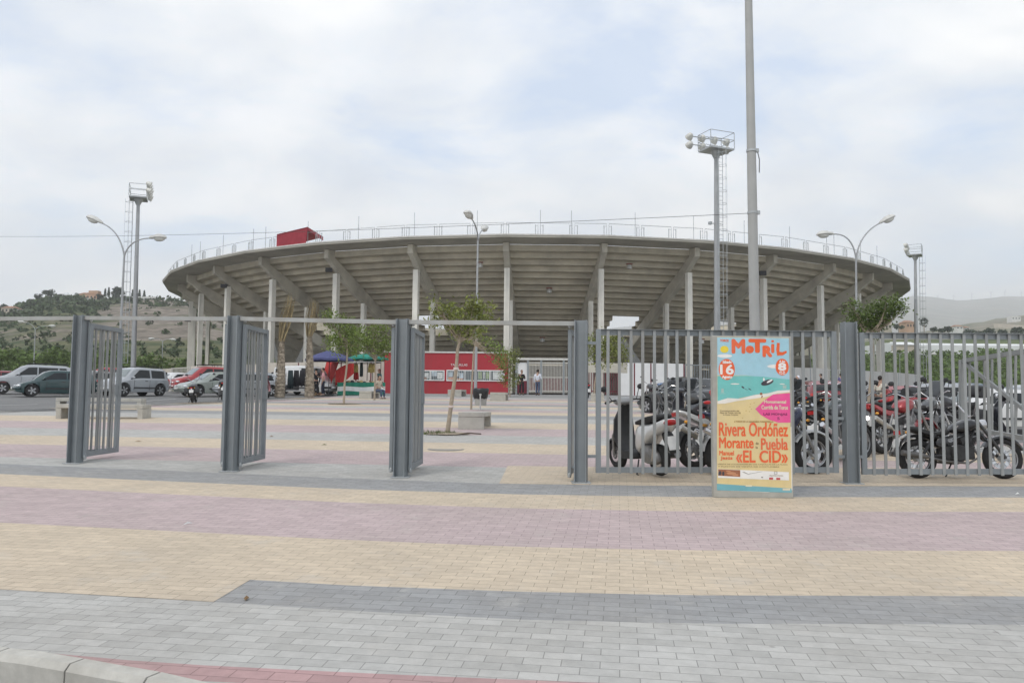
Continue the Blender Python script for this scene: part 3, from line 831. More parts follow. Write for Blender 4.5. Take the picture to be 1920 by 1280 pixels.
def office_window(x0, x1, y0, y1, mullions, stuffx):
    p0, p1 = on_wall(x0, y1, .03), on_wall(x1, y0, .03); y = p0.y
    f = M(); fw = .07
    for a, b, c, d in ((p0.x, p1.x, p0.z, p0.z + fw), (p0.x, p1.x, p1.z - fw, p1.z), (p0.x, p0.x + fw, p0.z + fw + .001, p1.z - fw - .001), (p1.x - fw, p1.x, p0.z + fw + .001, p1.z - fw - .001)):
        f.box(((a + b) / 2, y, (c + d) / 2), (b - a, .08, d - c))
    for mu in mullions:
        xm = on_wall(mu, y0, .03).x; f.box((xm, y, (p0.z + p1.z) / 2), (.06, .078, p1.z - p0.z - 2 * fw - .002))
    w_ = part('window', f, winw, tk, w=True)
    g = M(); g.box(((p0.x + p1.x) / 2, y + .0, (p0.z + p1.z) / 2), (p1.x - p0.x - .05, .02, p1.z - p0.z - .05)); part('pane', g, wing, w_, w=True)
    for i, (a, b, c0, c1, k) in enumerate(stuffx):
        q0, q1 = on_wall(a, c1, .03), on_wall(b, c0, .03)
        s = M(); s.box(((q0.x + q1.x) / 2, y - .018, (q0.z + q1.z) / 2), (q1.x - q0.x, .012, q1.z - q0.z)); part('notice', s, paper[k], w_, w=True)
    bars = M(); n = int((p1.x - p0.x) / .13)
    for i in range(1, n):
        x = p0.x + (p1.x - p0.x) * i / n; bars.box((x, y - .05, (p0.z + p1.z) / 2), (.018, .02, p1.z - p0.z - .04))
    part('window_bars', bars, winw, w_, w=True)
office_window(757, 833.5, 694, 713, (780, 807), [(783, 792, 697, 706, 2), (796, 804, 699, 709, 0), (809, 819, 696, 705, 2), (820, 830, 698, 710, 0), (784, 800, 706.5, 710.5, 3)])
office_window(837, 946, 694, 714, (872, 919), [(841, 849, 697, 706, 2), (851, 860, 697, 705, 0), (861, 869, 699, 709, 2), (840, 852, 707, 711.5, 3), (854, 868, 709.3, 711.8, 3), (897, 904, 697, 710, 1), (906, 909, 697, 710, 0), (911, 917, 697, 710, 1), (924, 942, 697, 711, 0)])
lt = M(); p0, p1 = on_wall(845, 686.3, .02), on_wall(876.5, 681.8, .02)
text_into(lt, 'TAQUILLAS', lambda u, v: Vector((p0.x + u, p0.y - .006, p0.z + v)), p1.x - p0.x, p1.z - p0.z)
part('lettering', lt, pm('white_letter', (.8, .8, .78), .6), tk, w=True, fix=False)
# ------------------------------------------------------------------ gates and railings along the pavement
fsteel = pm('fence_steel', (.245, .27, .285), .5, .25, .07, 4, .05, (.17, .175, .17), .5, 1.6, orand=.07, streak=True)
fsteel2 = pm('fence_bar_steel', (.30, .315, .315), .5, .25, .07, 4, .05, (.22, .205, .185), .5, 2.2, orand=.08, streak=True)
GP = [(140, 868), (432, 883), (751, 894), (1089, 904.5)]
gp = [G(*p) for p in GP]
H_POST = [3.0] * 4
# straight line fitted through the gate posts, posts at their measured spacing
dirv = (gp[3] - gp[0]); dirv.z = 0; dirv.normalize()
def post_height(p, px, py_top):
    r = ray(px, py_top); q = EYE + r * (p.y / r.y); return q.z - p.z
TOPS = [591, 592, 598, 600.5]
def h_beam(m, p, h, w=.18, dpt=.18, rot=0.0):
    c, s = math.cos(rot), math.sin(rot); R3 = Matrix(((c, -s, 0), (s, c, 0), (0, 0, 1)))
    def bx(cx, cy, sx, sy):
        o = R3 @ Vector((cx, cy, 0)); m.box((p.x + o.x, p.y + o.y, p.z + h / 2), (sx, sy, h), R3)
    bx(-w / 2 + .007, 0, .014, dpt); bx(w / 2 - .007, 0, .014, dpt); bx(0, 0, w - .028, .010)
def leaf(t, hinge, direction, length, h, nbars=6, z0=.10):
    """a barred gate leaf standing open: frame and bars"""
    d = Vector(direction).normalized(); n = Vector((-d.y, d.x, 0)); a = hinge + Z * z0; hh = h - z0 - .12
    m = M()
    for f, w in ((.04, .08), (length - .04, .08)):
        q = a + d * f; m.bar(q, q + Z * hh, .05, w, up=n.cross(Z))
    m.bar(a + d * .081 + Z * .04, a + d * (length - .081) + Z * .04, .045, .08); m.bar(a + d * .081 + Z * (hh - .035), a + d * (length - .081) + Z * (hh - .035), .045, .07)
    lf = part('gate_leaf', m, fsteel, t, w=True)
    for i in range(1, nbars + 1):
        q = a + d * (.08 + (length - .16) * i / (nbars + 1)) + n * .0
        q = q + n * random.uniform(-.004, .004); b = M(); b.bar(q + Z * .082, q + Z * (hh - .072), .010, .045, up=n.cross(Z)); part('bar', b, fsteel2, lf, w=True)
    m = M(); q = a + d * (length - .05) + Z * (hh * .5); m.box(q, (.075, .09, .17)); m.tube([q + n * .03, q + n * .09, q + n * .09 - d * .09], .008, 6); part('lock_case', m, fsteel, lf, w=True)
    q = hinge - d * .01
    for z in (.06, h - .10):
        m = M(); m.lathe([(.02, 0), (.028, .02), (.028, .05), (.02, .07)], 10, q + d * .03 + Z * z); part('pivot', m, galv, lf, w=True)
    return lf
allp = []
glabels = ['steel H post with open barred gate leaf at the far left of the gateway', 'steel gate post in front of the palms, second from the left', 'steel gate post with its leaf edge on, in front of the ticket office', 'gate post at the right end of the gateway, beside the long fence']
for i, p in enumerate(gp):
    h = post_height(p, GP[i][0], TOPS[i])
    t = thing('gate_post', glabels[i], 'gate post', p, group='gate posts of the entrance')
    m = M(); h_beam(m, p, h, .17, .17, math.atan2(dirv.y, dirv.x)); part('post', m, fsteel, t, w=True)
    m = M(); m.box((p.x, p.y, p.z + .006), (.26, .26, .012)); part('base_plate', m, galv, t, w=True)
    inn = Vector((-dirv.y, dirv.x, 0))
    spread = [.27, .14, .05, .0][i]
    if i < 3:
        leaf(t, p + dirv * .125 + inn * .05, (inn + dirv * (-.25, -.215, -.19)[i]), 1.12, h)
    leaf(t, p - dirv * .165 + inn * .03, (inn + dirv * (.02, .02, .0, -.02)[i]), 1.12, h)
    allp.append((p, h))
# lintel tubes from post to post
def lintel(a, ha, b, hb, label):
    d = (b - a); d.z = 0; d.normalize()
    t = thing('gate_lintel', label, 'lintel', a + Z * (ha - .05), group='lintels over the gateway')
    m = M(); m.bar(a + d * .09 + Z * (ha - .045), b - d * .09 + Z * (hb - .045), .06, .06); part('tube', m, pm('lintel_steel', (.38, .39, .38), .55, .2, .08, 5, 0, (.30, .27, .22), .5, 2.0), t, w=True)
p_l = gp[0] - dirv * 3.05; p_l = Vector((p_l.x, p_l.y, gz(p_l.x, p_l.y)))
allp = [(p_l, allp[0][1])] + allp
t = thing('gate_post', 'gate post carrying the lintel that leaves the photo on the left', 'gate post', p_l, group='gate posts of the entrance')
m = M(); h_beam(m, p_l, allp[0][1], .17, .17, math.atan2(dirv.y, dirv.x)); part('post', m, fsteel, t, w=True)
for (a, b, lb) in zip(allp, allp[1:], ['grey lintel tube over the leftmost gateway, cut by the frame', 'grey lintel tube over the gateway with the silver off-roader', 'grey lintel tube over the gateway with the market stall', 'grey lintel tube over the gateway with the near bench']):
    lintel(a[0], a[1], b[0], b[1], lb)
# fixed railing panels
def fence_panel(label, x0, x1, pyb, pyt, d0, d1, nb, ends=True, xb=None):
    """x0..x1 photo columns of the outer stiles, d0..d1 their distances"""
    a, b = P(x0, pyb[0], d0), P(x1, pyb[1], d1); a2, b2 = P(x0, pyt[0], d0), P(x1, pyt[1], d1)
    zb0, zb1, zt0, zt1 = a.z, b.z, a2.z, b2.z
    A = Vector((a.x, a.y, 0)); B = Vector((b.x, b.y, 0)); d = (B - A).normalized(); n = Vector((d.y, -d.x, 0)); Lg = (B - A).length
    t = thing('railing', label, 'railing', (a.x, a.y, gz(a.x, a.y)), group='railing panels beside the gateway')
    zl = lambda f, u, v: u + (v - u) * f
    for f in ((0, 1) if ends else (0,)):
        q = A + d * (.035 + (Lg - .07) * f); m = M(); m.box((q.x, q.y, (zl(f, zb0, zb1) + zl(f, zt0, zt1)) / 2), (.07, .05, zl(f, zt0, zt1) - zl(f, zb0, zb1))); part('stile', m, fsteel, t, w=True)
    m = M(); m.bar(A + d * .071 + Z * (zb0 + .04), B - d * .071 + Z * (zb1 + .04), .04, .075); part('bottom_rail', m, fsteel, t, w=True)
    m = M(); m.bar(A + d * .071 + Z * (zt0 - .045), B - d * .071 + Z * (zt1 - .045), .012, .075); m.bar(A + d * .071 + n * .012 + Z * (zt0 - .004), B - d * .071 + n * .012 + Z * (zt1 - .004), .08, .008); part('top_rail', m, fsteel, t, w=True)
    for i in range(1, nb + 1):
        f = i / (nb + 1); q = A + d * (Lg * f) + n * .027
        z0, z1 = zl(f, zb0, zb1), zl(f, zt0, zt1)
        jx = d * random.uniform(-.005, .005); m = M(); m.bar(q + Z * (z0 - .012 + random.uniform(-.006, .006)), q + jx + Z * (z1 - .012), .042, .012, up=Vector((0, 1, 0))); part('bar', m, fsteel2, t, w=True)
    return t, A, B
P5 = G(1597, 906)
dF = gp[3].y
t1, A1, B1 = fence_panel('barred railing panel with the poster board in front, next to the gateway', 1117, 1572, (886, 886), (617, 621), dF + .02, P5.y + .02, 20)
t2, A2, B2 = fence_panel('barred railing panel in front of the black motorcycle, running out of the photo', 1616, 2310, (889, 889), (623.5, 628), P5.y + .02, P5.y + .12, 31)
t = thing('fence_post', 'steel H post between two railing panels, right of the poster board', 'post', P5)
m = M(); h5 = post_height(P5, 1597, 604); h_beam(m, P5, h5, .175, .17, 0.0); part('post', m, fsteel, t, w=True)
m = M(); m.box((P5.x, P5.y, P5.z + .006), (.26, .24, .012)); part('base_plate', m, galv, t, w=True)
for z in (.36, 1.92): m = M(); m.bar(Vector((gp[3].x + .075, gp[3].y, gp[3].z + z)), Vector((A1.x, A1.y, gp[3].z + z)), .05, .04); part('bracket', m, fsteel, t1, w=True)
for z in (.37, .9): m = M(); m.bar(Vector((B1.x, B1.y, P5.z + z)), Vector((P5.x - .09, P5.y, P5.z + z)), .05, .04); part('bracket', m, fsteel, t1, w=True)
m = M(); m.bar(Vector((P5.x + .09, P5.y, P5.z + .37)), Vector((A2.x, A2.y, P5.z + .37)), .05, .04)
part('bracket', m, fsteel, t2, w=True)
# ------------------------------------------------------------------ inner sliding gate on the right
sg = thing('sliding_gate', 'grey barred sliding gate with a diagonal brace, behind the right railing', 'gate', GX(1804, 17.0))
def sgp(px, py):                              # plane of the gate: from 17 m at px 1804 to 14.3 m at px 1960
    d = 17.0 - (px - 1804) / 156 * 2.7
    return P(px, py, d)
s_top = lambda px: 672.5 - (px - 1804) * .150
s_bot = lambda px: 806 + (px - 1804) * .17
m = M(); m.bar(sgp(1804, s_top(1804) + 2), sgp(1804, s_bot(1804)), .10, .10, up=Vector((0, 1, 0))); part('stile', m, fsteel2, sg, w=True)
m = M(); m.bar(sgp(1808, s_top(1808) + 4), sgp(2140, s_top(2140) + 4), .09, .085); part('top_rail', m, fsteel2, sg, w=True)
m = M(); m.bar(sgp(1808, s_bot(1808) - 5), sgp(2140, s_bot(2140) - 5), .09, .085); part('bottom_rail', m, fsteel2, sg, w=True)
m = M(); m.bar(sgp(1808, 682) + Vector((0, -.06, 0)), sgp(1935, 782) + Vector((0, -.06, 0)), .05, .07); part('brace', m, fsteel2, sg, w=True)
px = 1818.0
while px < 2130:
    m = M(); m.bar(sgp(px, s_top(px) + 9), sgp(px, s_bot(px) - 9), .035, .035, up=Vector((0, 1, 0))); part('bar', m, fsteel2, sg, w=True)
    px += 13.5 + (px - 1804) * .018
# ------------------------------------------------------------------ poster board
pb = G(1413, 933); BW, BT = .985, .10
sc_ = pb.y / math.cos(PITCH)
bl_, br_ = P(1338, 933, pb.y), P(1488.5, 933, pb.y); tl_ = P(1340, 629, pb.y)
BW = (br_ - bl_).length; BH = tl_.z - pb.z
board = thing('poster_board', 'standing concrete slab with a colourful bullfight poster', 'poster board', ((bl_.x + br_.x) / 2, pb.y, pb.z), rz=R_(1.2))
board['_org'] = (0, 0, 0)
bcon = pm('board_concrete', (.40, .395, .36), .85, 0, .10, 7, .1, (.27, .26, .22), .5, 2.5)
m = M(); m.box((0, BT / 2, BH / 2), (BW, BT, BH)); ob = part('slab', m, bcon, board)
bv = ob.modifiers.new('bevel', 'BEVEL'); bv.width = .008; bv.segments = 2
def pv_(px, py, lift):                       # poster pixel to board coordinates
    return Vector(((px - 1413.2) / 150.5 * BW, -lift, (933 - py) / 304.0 * BH))
def pmat(n, c): return pm('print_' + n, c, .5, 0, .06, 7, .35, tuple(min(1, q * .75 + .14) for q in c), .5, 4.0)
Psky, Psea, Psand, Pfoam, Ppink, Por, Pyel, Pwht, Pgry, Pteal, Pcream, Pbrown, Pdk = (pmat(n, c) for n, c in (('sky', (.36, .60, .70)), ('sea', (.17, .53, .50)), ('sand', (.72, .58, .29)), ('foam', (.80, .77, .70)), ('pink', (.80, .09, .30)), ('orange', (.80, .13, .035)), ('yellow', (.85, .66, .04)), ('white', (.82, .81, .78)), ('grey', (.25, .24, .22)), ('teal', (.17, .42, .48)), ('cream', (.74, .66, .47)), ('brown', (.33, .12, .05)), ('dark', (.045, .04, .05))))
paper_ = M(); paper_.prism([pv_(1344, 919, .0012), pv_(1485, 923, .0012), pv_(1484, 632, .0012), pv_(1347, 631.5, .0012)], (0, -.0012, 0))
pst = part('poster', paper_, Psand, board)
def printed(name, mat, shapes, lift):
    m = M()
    for sh in shapes: m.poly([pv_(x, y, lift) for x, y in sh])
    return part(name, m, mat, pst, fix=False)
def oval(cx, cy, rx, ry, n=28, tilt=0.0): return [(cx + rx * math.cos(2 * math.pi * i / n) * math.cos(tilt) - ry * math.sin(2 * math.pi * i / n) * math.sin(tilt), cy + rx * math.cos(2 * math.pi * i / n) * math.sin(tilt) + ry * math.sin(2 * math.pi * i / n) * math.cos(tilt)) for i in range(n)][::-1]
def rect(a, b, c, d): return [(a, d), (c, d), (c, b), (a, b)]
LT = lambda k: .0026 + .0006 * k
# teal strip and torn remains of an older poster at the foot
printed('older_strip', Pteal, [[(1344, 919), (1485, 923), (1485, 915), (1344, 907)]], LT(0))
printed('older_strip_marks', Pcream, [rect(1398, 909, 1410, 912), rect(1468, 915, 1482, 918.5)], LT(1))
mm = M(); mm.prism([pv_(1367, 915, .0008), pv_(1370, 920, .0008), pv_(1440, 922.5, .0008), pv_(1462, 919.6, .0008), pv_(1430, 921, .0008)][::-1], (0, -.0009, 0)); part('paper_scrap', mm, Pfoam, board)
printed('sky_print', Psky, [[(1346.6, 704), (1400, 704), (1484.2, 711), (1484, 632.6), (1347, 632.2)]], LT(0))
printed('sea_print', Psea, [[(1346.4, 753), (1380, 749), (1420, 740), (1460, 735), (1484.3, 731), (1484.3, 711), (1440, 706.5), (1400, 704.5), (1346.6, 705.5)]], LT(1))
printed('foam_print', Pfoam, [[(1346.2, 758), (1360, 757.5), (1385, 752), (1410, 748.5), (1440, 744), (1460, 737.5), (1484.3, 735), (1484.3, 730.8), (1462, 732), (1440, 738), (1415, 741), (1390, 748), (1366, 747), (1346.4, 753)]], LT(2))
printed('sun_print', Pyel, [oval(1360.5, 655, 8, 6.6)], LT(2))
printed('cloud_print', Pwht, [oval(1361, 667.5, 14, 3.4), oval(1456, 686.5, 14, 3.6)], LT(2))
for nm, mt, sh in (('pink_sign_print', Ppink, [[(1418, 767), (1428, 778), (1444, 787), (1462, 792.5), (1484.5, 792), (1484.3, 736.5), (1452, 739.5), (1434, 752)]]),
                   ('disc_print', Por, [oval(1364.5, 693, 15.4, 20), oval(1470.3, 687.5, 12.6, 15.8)])): printed(nm, mt, sh, LT(3))
printed('float_print', Pdk, [oval(1441.5, 717, 12.4, 5.0, 24, -.3)], LT(2))
printed('bather_print', Pwht, [oval(1446, 714.5, 6.4, 1.8, 16, -.5), oval(1435, 711.3, 1.7, 3.2, 12)], LT(3))
printed('diver_print', Pdk, [oval(1395, 726.5, 3.4, 1.5, 14, .6), oval(1408, 730, 3.6, .9, 14, .45), oval(1401, 730.3, 3.6, .5, 12, .3)], LT(2))
printed('wave_print', Pfoam, [oval(1380, 720.3, 8.5, 1.2), oval(1470, 719.7, 5, .9)], LT(2))
printed('castle_print', pmat('grey_green', (.36, .52, .47)), [rect(1471, 721.5, 1478, 728.5), rect(1353.6, 729, 1358.5, 737), rect(1351, 738, 1361, 739)], LT(2))
printed('crab_print', Pbrown, [oval(1429.5, 738.5, 2.6, 2.4, 14), oval(1431, 744, 1.2, 2.6, 10, .4)], LT(3))
printed('footprint_print', pmat('ochre', (.55, .38, .12)), [oval(x, y, 1.2, .8, 8) for x, y in ((1409, 758), (1416, 755.5), (1408, 763), (1400.5, 770.5), (1410.5, 767.5), (1407, 772), (1393.5, 784.5))], LT(2))
TXT = []
def txt(name, s, mat, x0, y0, x1, y1, k=3, bold=0.0):
    """lettering inside the pixel box x0, y0 (top) .. x1, y1 (bottom)"""
    m = M(); z1 = LT(k)
    text_into(m, s, lambda u, v: pv_(x0 + u, y1 - v, z1), x1 - x0, y1 - y0)
    if bold:
        n0 = len(m.v); fs = list(m.f)
        for dx, dy in ((bold, 0), (-bold, 0), (0, bold), (0, -bold), (bold * .7, bold * .7), (-bold * .7, -bold * .7), (bold * .7, -bold * .7), (-bold * .7, bold * .7)):
            z1 += .00009
            text_into(m, s, lambda u, v: pv_(x0 + dx + u, y1 + dy - v, z1), x1 - x0, y1 - y0)
    part(name, m, mat, pst, fix=False)
for ch, x0, y0, x1, y1, b in (('M', 1376, 637, 1398.5, 661, 1.9), ('o', 1403.5, 650, 1414.5, 659.5, 2.6), ('T', 1408.5, 636.5, 1438.5, 659, 2.1), ('R', 1435, 649, 1450, 667, 2.0), ('I', 1451.5, 645.5, 1454.2, 659.5, 1.7)):
    txt('title_letter', ch, Por, x0, y0, x1, y1, 3, b)
printed('title_dot', Por, [oval(1452.8, 638.8, 2.9, 2.3, 14)], LT(3))
printed('title_letter', Por, [[(1461, 641.5), (1466.5, 642), (1465.5, 658.5), (1471, 659.2), (1478.5, 656.5), (1480, 660), (1472, 665.3), (1461, 666), (1459.4, 655)][::-1]], LT(3))
txt('small_lettering', 'TOROS', Por, 1352.5, 636.3, 1368.5, 640.6, 3, .25)
txt('disc_lettering', 'Sábado', Pwht, 1357, 676.5, 1373.5, 681.5, 4, .35); txt('disc_lettering', '16', Pwht, 1352.5, 684.5, 1377, 702, 4, .9); txt('disc_lettering', 'Agosto', Pwht, 1355.5, 704.5, 1374.5, 711, 4, .4)
txt('disc_lettering', 'A las', Pwht, 1465, 675, 1476, 678.8, 4, .3); txt('disc_lettering', '8', Pwht, 1463.5, 680.5, 1477, 693.5, 4, 1.1); txt('disc_lettering', 'de la', Pwht, 1464.5, 695.2, 1475.5, 697.5, 4, .2); txt('disc_lettering', 'Tarde', Pwht, 1464, 698.4, 1476, 701, 4, .2)
txt('sign_lettering', 'Monumental', Pcream, 1435, 750.5, 1476.5, 756, 4, .3); txt('sign_lettering', 'Corrida de Toros', Pcream, 1430, 760, 1480, 767.5, 4, .3)
txt('sign_lettering', 'LAS MONJAS', pmat('plum', (.28, .02, .12)), 1433.5, 774.6, 1478.5, 779.6, 4, .35); txt('sign_lettering', '5', pmat('plum', (.28, .02, .12)), 1459.5, 782, 1464, 787, 4, .2)
Pink_ = pmat('ink', (.30, .22, .11))
txt('small_lettering', 'Conmemoración del', Pink_, 1351, 769.5, 1387, 772.3, 3, .1); txt('small_lettering', 'Plaza de Toros, año 08', Pink_, 1351, 773.4, 1390, 776.5, 3, .1); txt('small_lettering', 'la Costa Tropical', Pink_, 1357, 777.3, 1385, 780, 3, .1)
txt('small_lettering', '6 TOROS DE LA GANADERIA TORRESTRELLA', pmat('brown_ink', (.40, .22, .06)), 1378, 789.5, 1452, 792.3, 3, .12)
txt('name_lettering', 'Rivera Ordóñez', Por, 1349, 792.5, 1479, 818, 3, .62)
txt('name_lettering', 'Morante', Por, 1349, 820.5, 1413.5, 840.5, 3, .62); txt('name_lettering', 'de', Pink_, 1418, 829, 1423.5, 833.5, 3, .2); txt('name_lettering', 'la', Pink_, 1418, 836.5, 1422, 841, 3, .2)
txt('name_lettering', 'Puebla', Por, 1428.5, 822, 1478.5, 843, 3, .62)
txt('name_lettering', 'Manuel', Por, 1349, 845.5, 1376.5, 854, 3, .3); txt('name_lettering', 'Jesús', Por, 1351.5, 856, 1373.5, 863.5, 3, .3)
txt('name_lettering', '«EL CID»', Por, 1381, 845, 1478, 867, 3, .75)
txt('small_lettering', 'VENTA DE LOCALIDADES EN LAS TAQUILLAS DE LA PLAZA', Pink_, 1346, 869.5, 1478, 872, 3, .05)
txt('small_lettering', 'Y PUNTOS DE VENTA DE COSTUMBRE', Pink_, 1346, 873.8, 1462, 876, 3, .05)
printed('photo_strip_print', Pwht, [[(1346, 896), (1480, 900), (1480, 884.5), (1346, 879.5)]], LT(2))
printed('photo_print', Pbrown, [[(1346.5, 892), (1388, 894), (1388, 881.5), (1346.5, 880)]], LT(3))
printed('photo_detail_print', Pdk, [oval(1350, 887, 2.6, 4, 12), oval(1356, 888, 2.2, 4, 12), oval(1347.6, 889, 1, 2.6, 10)], LT(4))
printed('photo_detail_print', pmat('terracotta', (.55, .25, .12)), [oval(1371, 887.5, 9, 2.6, 14), oval(1379, 890.5, 6, 1.8, 12), oval(1366, 883.5, 5, 1.2, 12)], LT(4))
printed('logo_print', Pgry, [[(1391.5, 885), (1404, 889.5), (1404, 888.8), (1396, 884.8)], [(1404, 889), (1430, 884), (1430, 883.5), (1404, 888.2)], rect(1427.5, 893.5, 1431, 895.5)], LT(4))
printed('logo_print', Pgry, [rect(1452, 883.5, 1458, 884.2), rect(1452, 888, 1458, 888.7), rect(1452, 884.3, 1452.8, 887.9), rect(1457.2, 884.3, 1458, 887.9)], LT(4))
txt('small_lettering', 'Ayuntamiento', Pink_, 1443, 890, 1469, 892.6, 4, .1)
printed('logo_print', pmat('logo_red', (.55, .07, .08)), [rect(1442.5, 894.8, 1450, 898.6), rect(1456, 895.2, 1463.5, 899)], LT(4))
txt('torn_paper_edge', 'I', Pfoam, 1484.8, 800, 1486.2, 918, 1)
# ------------------------------------------------------------------ street lamps, masts, pole, cable
lampgrey = pm('lamp_paint', (.36, .37, .375), .45, .3, .08, 2)
lens = pm('lamp_lens', (.62, .62, .58), .25, 0, .1, 4)
def pole_base(px, d, zoff=0.0):
    q = GX(px, d); return q
def lamp_head(t, tip, out, k=1.0):
    """cobra head: tip is where the arm ends, out the outward direction"""
    o = Vector(out).normalized(); side = o.cross(Z).normalized(); up = side.cross(o)
    rings = []
    for s, w, h, dz in ((-.05, .05, .06, 0), (.04, .10, .10, .01), (.14, .12, .11, .01), (.26, .17, .14, .02), (.46, .18, .15, .01), (.60, .15, .11, -.005), (.66, .08, .05, -.02)):
        rings.append([tip + o * (s * k) + side * (w * k * math.cos(a)) + up * (k * (dz + (h * math.sin(a) if math.sin(a) > 0 else h * .45 * math.sin(a)))) for a in [2 * math.pi * i / 10 for i in range(10)]])
    m = M(); m.loft(rings); hd = part('lamp_head', m, pm('lamp_shell_pale', (.60, .60, .57), .5), t, smooth=50, w=True)
    m = M(); rr = Matrix((o, side, up)).transposed(); m.ell(tip + o * (.38 * k) - up * (.03 * k), (.24 * k, .14 * k, .13 * k), 12, 6, rr); part('lens', m, lens, hd, smooth=60, w=True)
def street_lamp(label, base, fork, arms, r0=.085, r1=.045, k=1.0):
    t = thing('street_lamp', label, 'street lamp', base, group='double armed street lamps')
    m = M(); m.tube([base, base + (fork - base) * .5, fork], [r0, (r0 + r1) / 2, r1], 12); m.lathe([(.14, 0), (.14, .03), (r0 * 1.5, .05), (r0 * 1.3, .35), (r0, .36)], 12, base)
    part('pole', m, lampgrey, t, smooth=40, w=True)
    for tip, ctrl in arms:
        pts = []
        for i in range(13):
            s = i / 12; pts.append(fork * (1 - s) ** 2 + ctrl * (2 * s * (1 - s)) + tip * s * s)
        m = M(); m.tube(pts, [.042 - .014 * i / 12 for i in range(13)], 8); part('arm', m, lampgrey, t, smooth=50, w=True)
        lamp_head(t, tip, pts[-1] - pts[-2], k)
def lamp_px(label, base_px, d, forkp, arms, k=1.22, **kw):
    b = GX(base_px, d); f = P(forkp[0], forkp[1], d)
    street_lamp(label, b, f, [(P(a[0], a[1], d + a[4]), P(a[2], a[3], d + a[4] * .3)) for a in arms], k=k, **kw)
lamp_px('double street lamp with arms spread wide beside the left floodlight mast', 221, 40, (233, 480), [(190, 418, 226, 432, 0), (282, 446.5, 243, 447, 0)])
lamp_px('double street lamp seen along its arms, in front of the bullring', 891.5, 41, (896, 452), [(884, 410, 896, 425, -1.3), (906, 430, 899, 434, 1.6)])
lamp_px('double street lamp rising behind the right railing, arms spread wide', 1605.5, 40, (1605, 484), [(1561, 439, 1598, 436, 0), (1651, 418, 1612, 436, 0)])
lamp_px('far double street lamp in front of the hillside at the left edge', 62, 105, (66, 619), [(45, 604, 63, 606, 0), (92, 611, 70, 610, 0)], r0=.09, r1=.05)
lamp_px('far street lamp between the green orchard and the mast', 303.5, 110, (305, 642), [(289, 635, 303, 634, 0), (319, 636, 307, 634, 0)], r0=.08, r1=.05)
lamp_px('far street lamp in front of the green field on the right', 1737, 110, (1737, 672), [(1729, 664, 1736, 664, 0), (1745, 664, 1738, 664, 0)], r0=.07, r1=.04)
lamp_px('thin far street lamp in front of the field beside the wall end', 1687, 118, (1687, 668), [(1680, 661, 1686, 661, 0), (1694, 661, 1688, 661, 0)], r0=.07, r1=.04)
def mast(label, base_px, d, top_px, top_py, face, k=1.0, rows=2):
    """floodlight mast; face = direction the floods look, radians from +X"""
    top = P(top_px, top_py, d); base = GX(base_px, d); base.z = min(base.z, 2.0)
    t = thing('floodlight_mast', label, 'floodlight mast', base, group='floodlight masts')
    m = M(); m.tube([base, top], [.25 * k, .15 * k], 14); part('pole', m, lampgrey, t, smooth=40, w=True)
    F = Vector((math.cos(face), math.sin(face), 0)); S = Vector((-F.y, F.x, 0)); R3 = Matrix((F, S, Z)).transposed()
    w, l = 1.5 * k, 2.0 * k
    m = M(); m.box(top + Z * .06, (w, l, .12), R3); m.tube([top - Z * .5, top], [.2 * k, .42 * k], 10); part('platform', m, galv, t, w=True)
    m = M()
    cs = [top + F * (w / 2 * a) + S * (l / 2 * b) for a, b in ((-1, -1), (1, -1), (1, 1), (-1, 1))]
    for c in cs: m.tube([c + Z * .1, c + Z * 1.25 * k], .03, 5)
    for i in range(4):
        for z in (.7 * k, 1.25 * k): m.tube([cs[i] + Z * z, cs[(i + 1) % 4] + Z * z], .025, 5)
    part('cage_rail', m, galv, t, w=True)
    m = M(); a = top + F * (w / 2 + .06)
    for z in (.55, 1.15): m.bar(a - S * l * .85 + Z * z * k, a + S * l * .85 + Z * z * k, .06, .06)
    part('flood_rail', m, galv, t, w=True)
    for r_ in range(rows):
        for i in range(4):
            c = a + F * .16 * k + S * (l * .80 * (i / 1.5 - 1)) + Z * (.55 + .6 * r_) * k
            tilt = -.42 - .1 * r_
            ax = (F * math.cos(tilt) + Z * math.sin(tilt)).normalized(); u = S; v = ax.cross(u)
            m = M(); rot = Matrix((u, v, ax)).transposed()
            m.lathe([(.06 * k, -.32 * k), (.16 * k, -.26 * k), (.25 * k, -.05 * k), (.29 * k, .12 * k), (.27 * k, .13 * k), (.0, .10 * k)], 12, c, rot=rot)
            fl_ = part('floodlight', m, pm('flood_shell', (.60, .60, .56), .4, .2), t, smooth=40, w=True)
    m = M(); b = top - F * (.45 * k)
    lad0 = base + Z * 2.5 - F * .5 * k
    for s in (-.2, .2): m.tube([lad0 + S * s, b + S * s], .022, 5)
    n = int((b - lad0).length / .30)
    for i in range(n):
        q = lad0 + (b - lad0) * (i / n); m.tube([q - S * .2, q + S * .2], .014, 4)
    part('ladder', m, galv, t, w=True)
    m = M()
    for i in range(0, n, 3):
        q = lad0 + (b - lad0) * (i / n)
        m.tube([q + S * .2, q + S * .33 - F * .3, q - F * .62, q - S * .33 - F * .3, q - S * .2], .014, 4)
    for s, f in ((.33, .3), (0, .62), (-.33, .3)): m.tube([lad0 + S * s - F * f, b + S * s - F * f], .012, 4)
    part('ladder_cage', m, galv, t, w=True)
    m = M(); q = base + (top - base) * .70; m.bar(q - S * .5, q + S * .5, .05, .05); m.box(q + S * .55, (.22, .2, .2), R3); part('bracket', m, galv, t, w=True)
mast('floodlight mast with cage and ladder left of the bullring', 249, 72, 259.5, 374, R_(22), .98)
mast('tall floodlight mast with eight lamps in front of the bullring, beside the big pole', 1345, 56, 1343, 284, R_(112), 1.0)
mast('far floodlight mast right of the bullring, before the mountain', 1718, 94, 1716, 480, R_(150), .98)
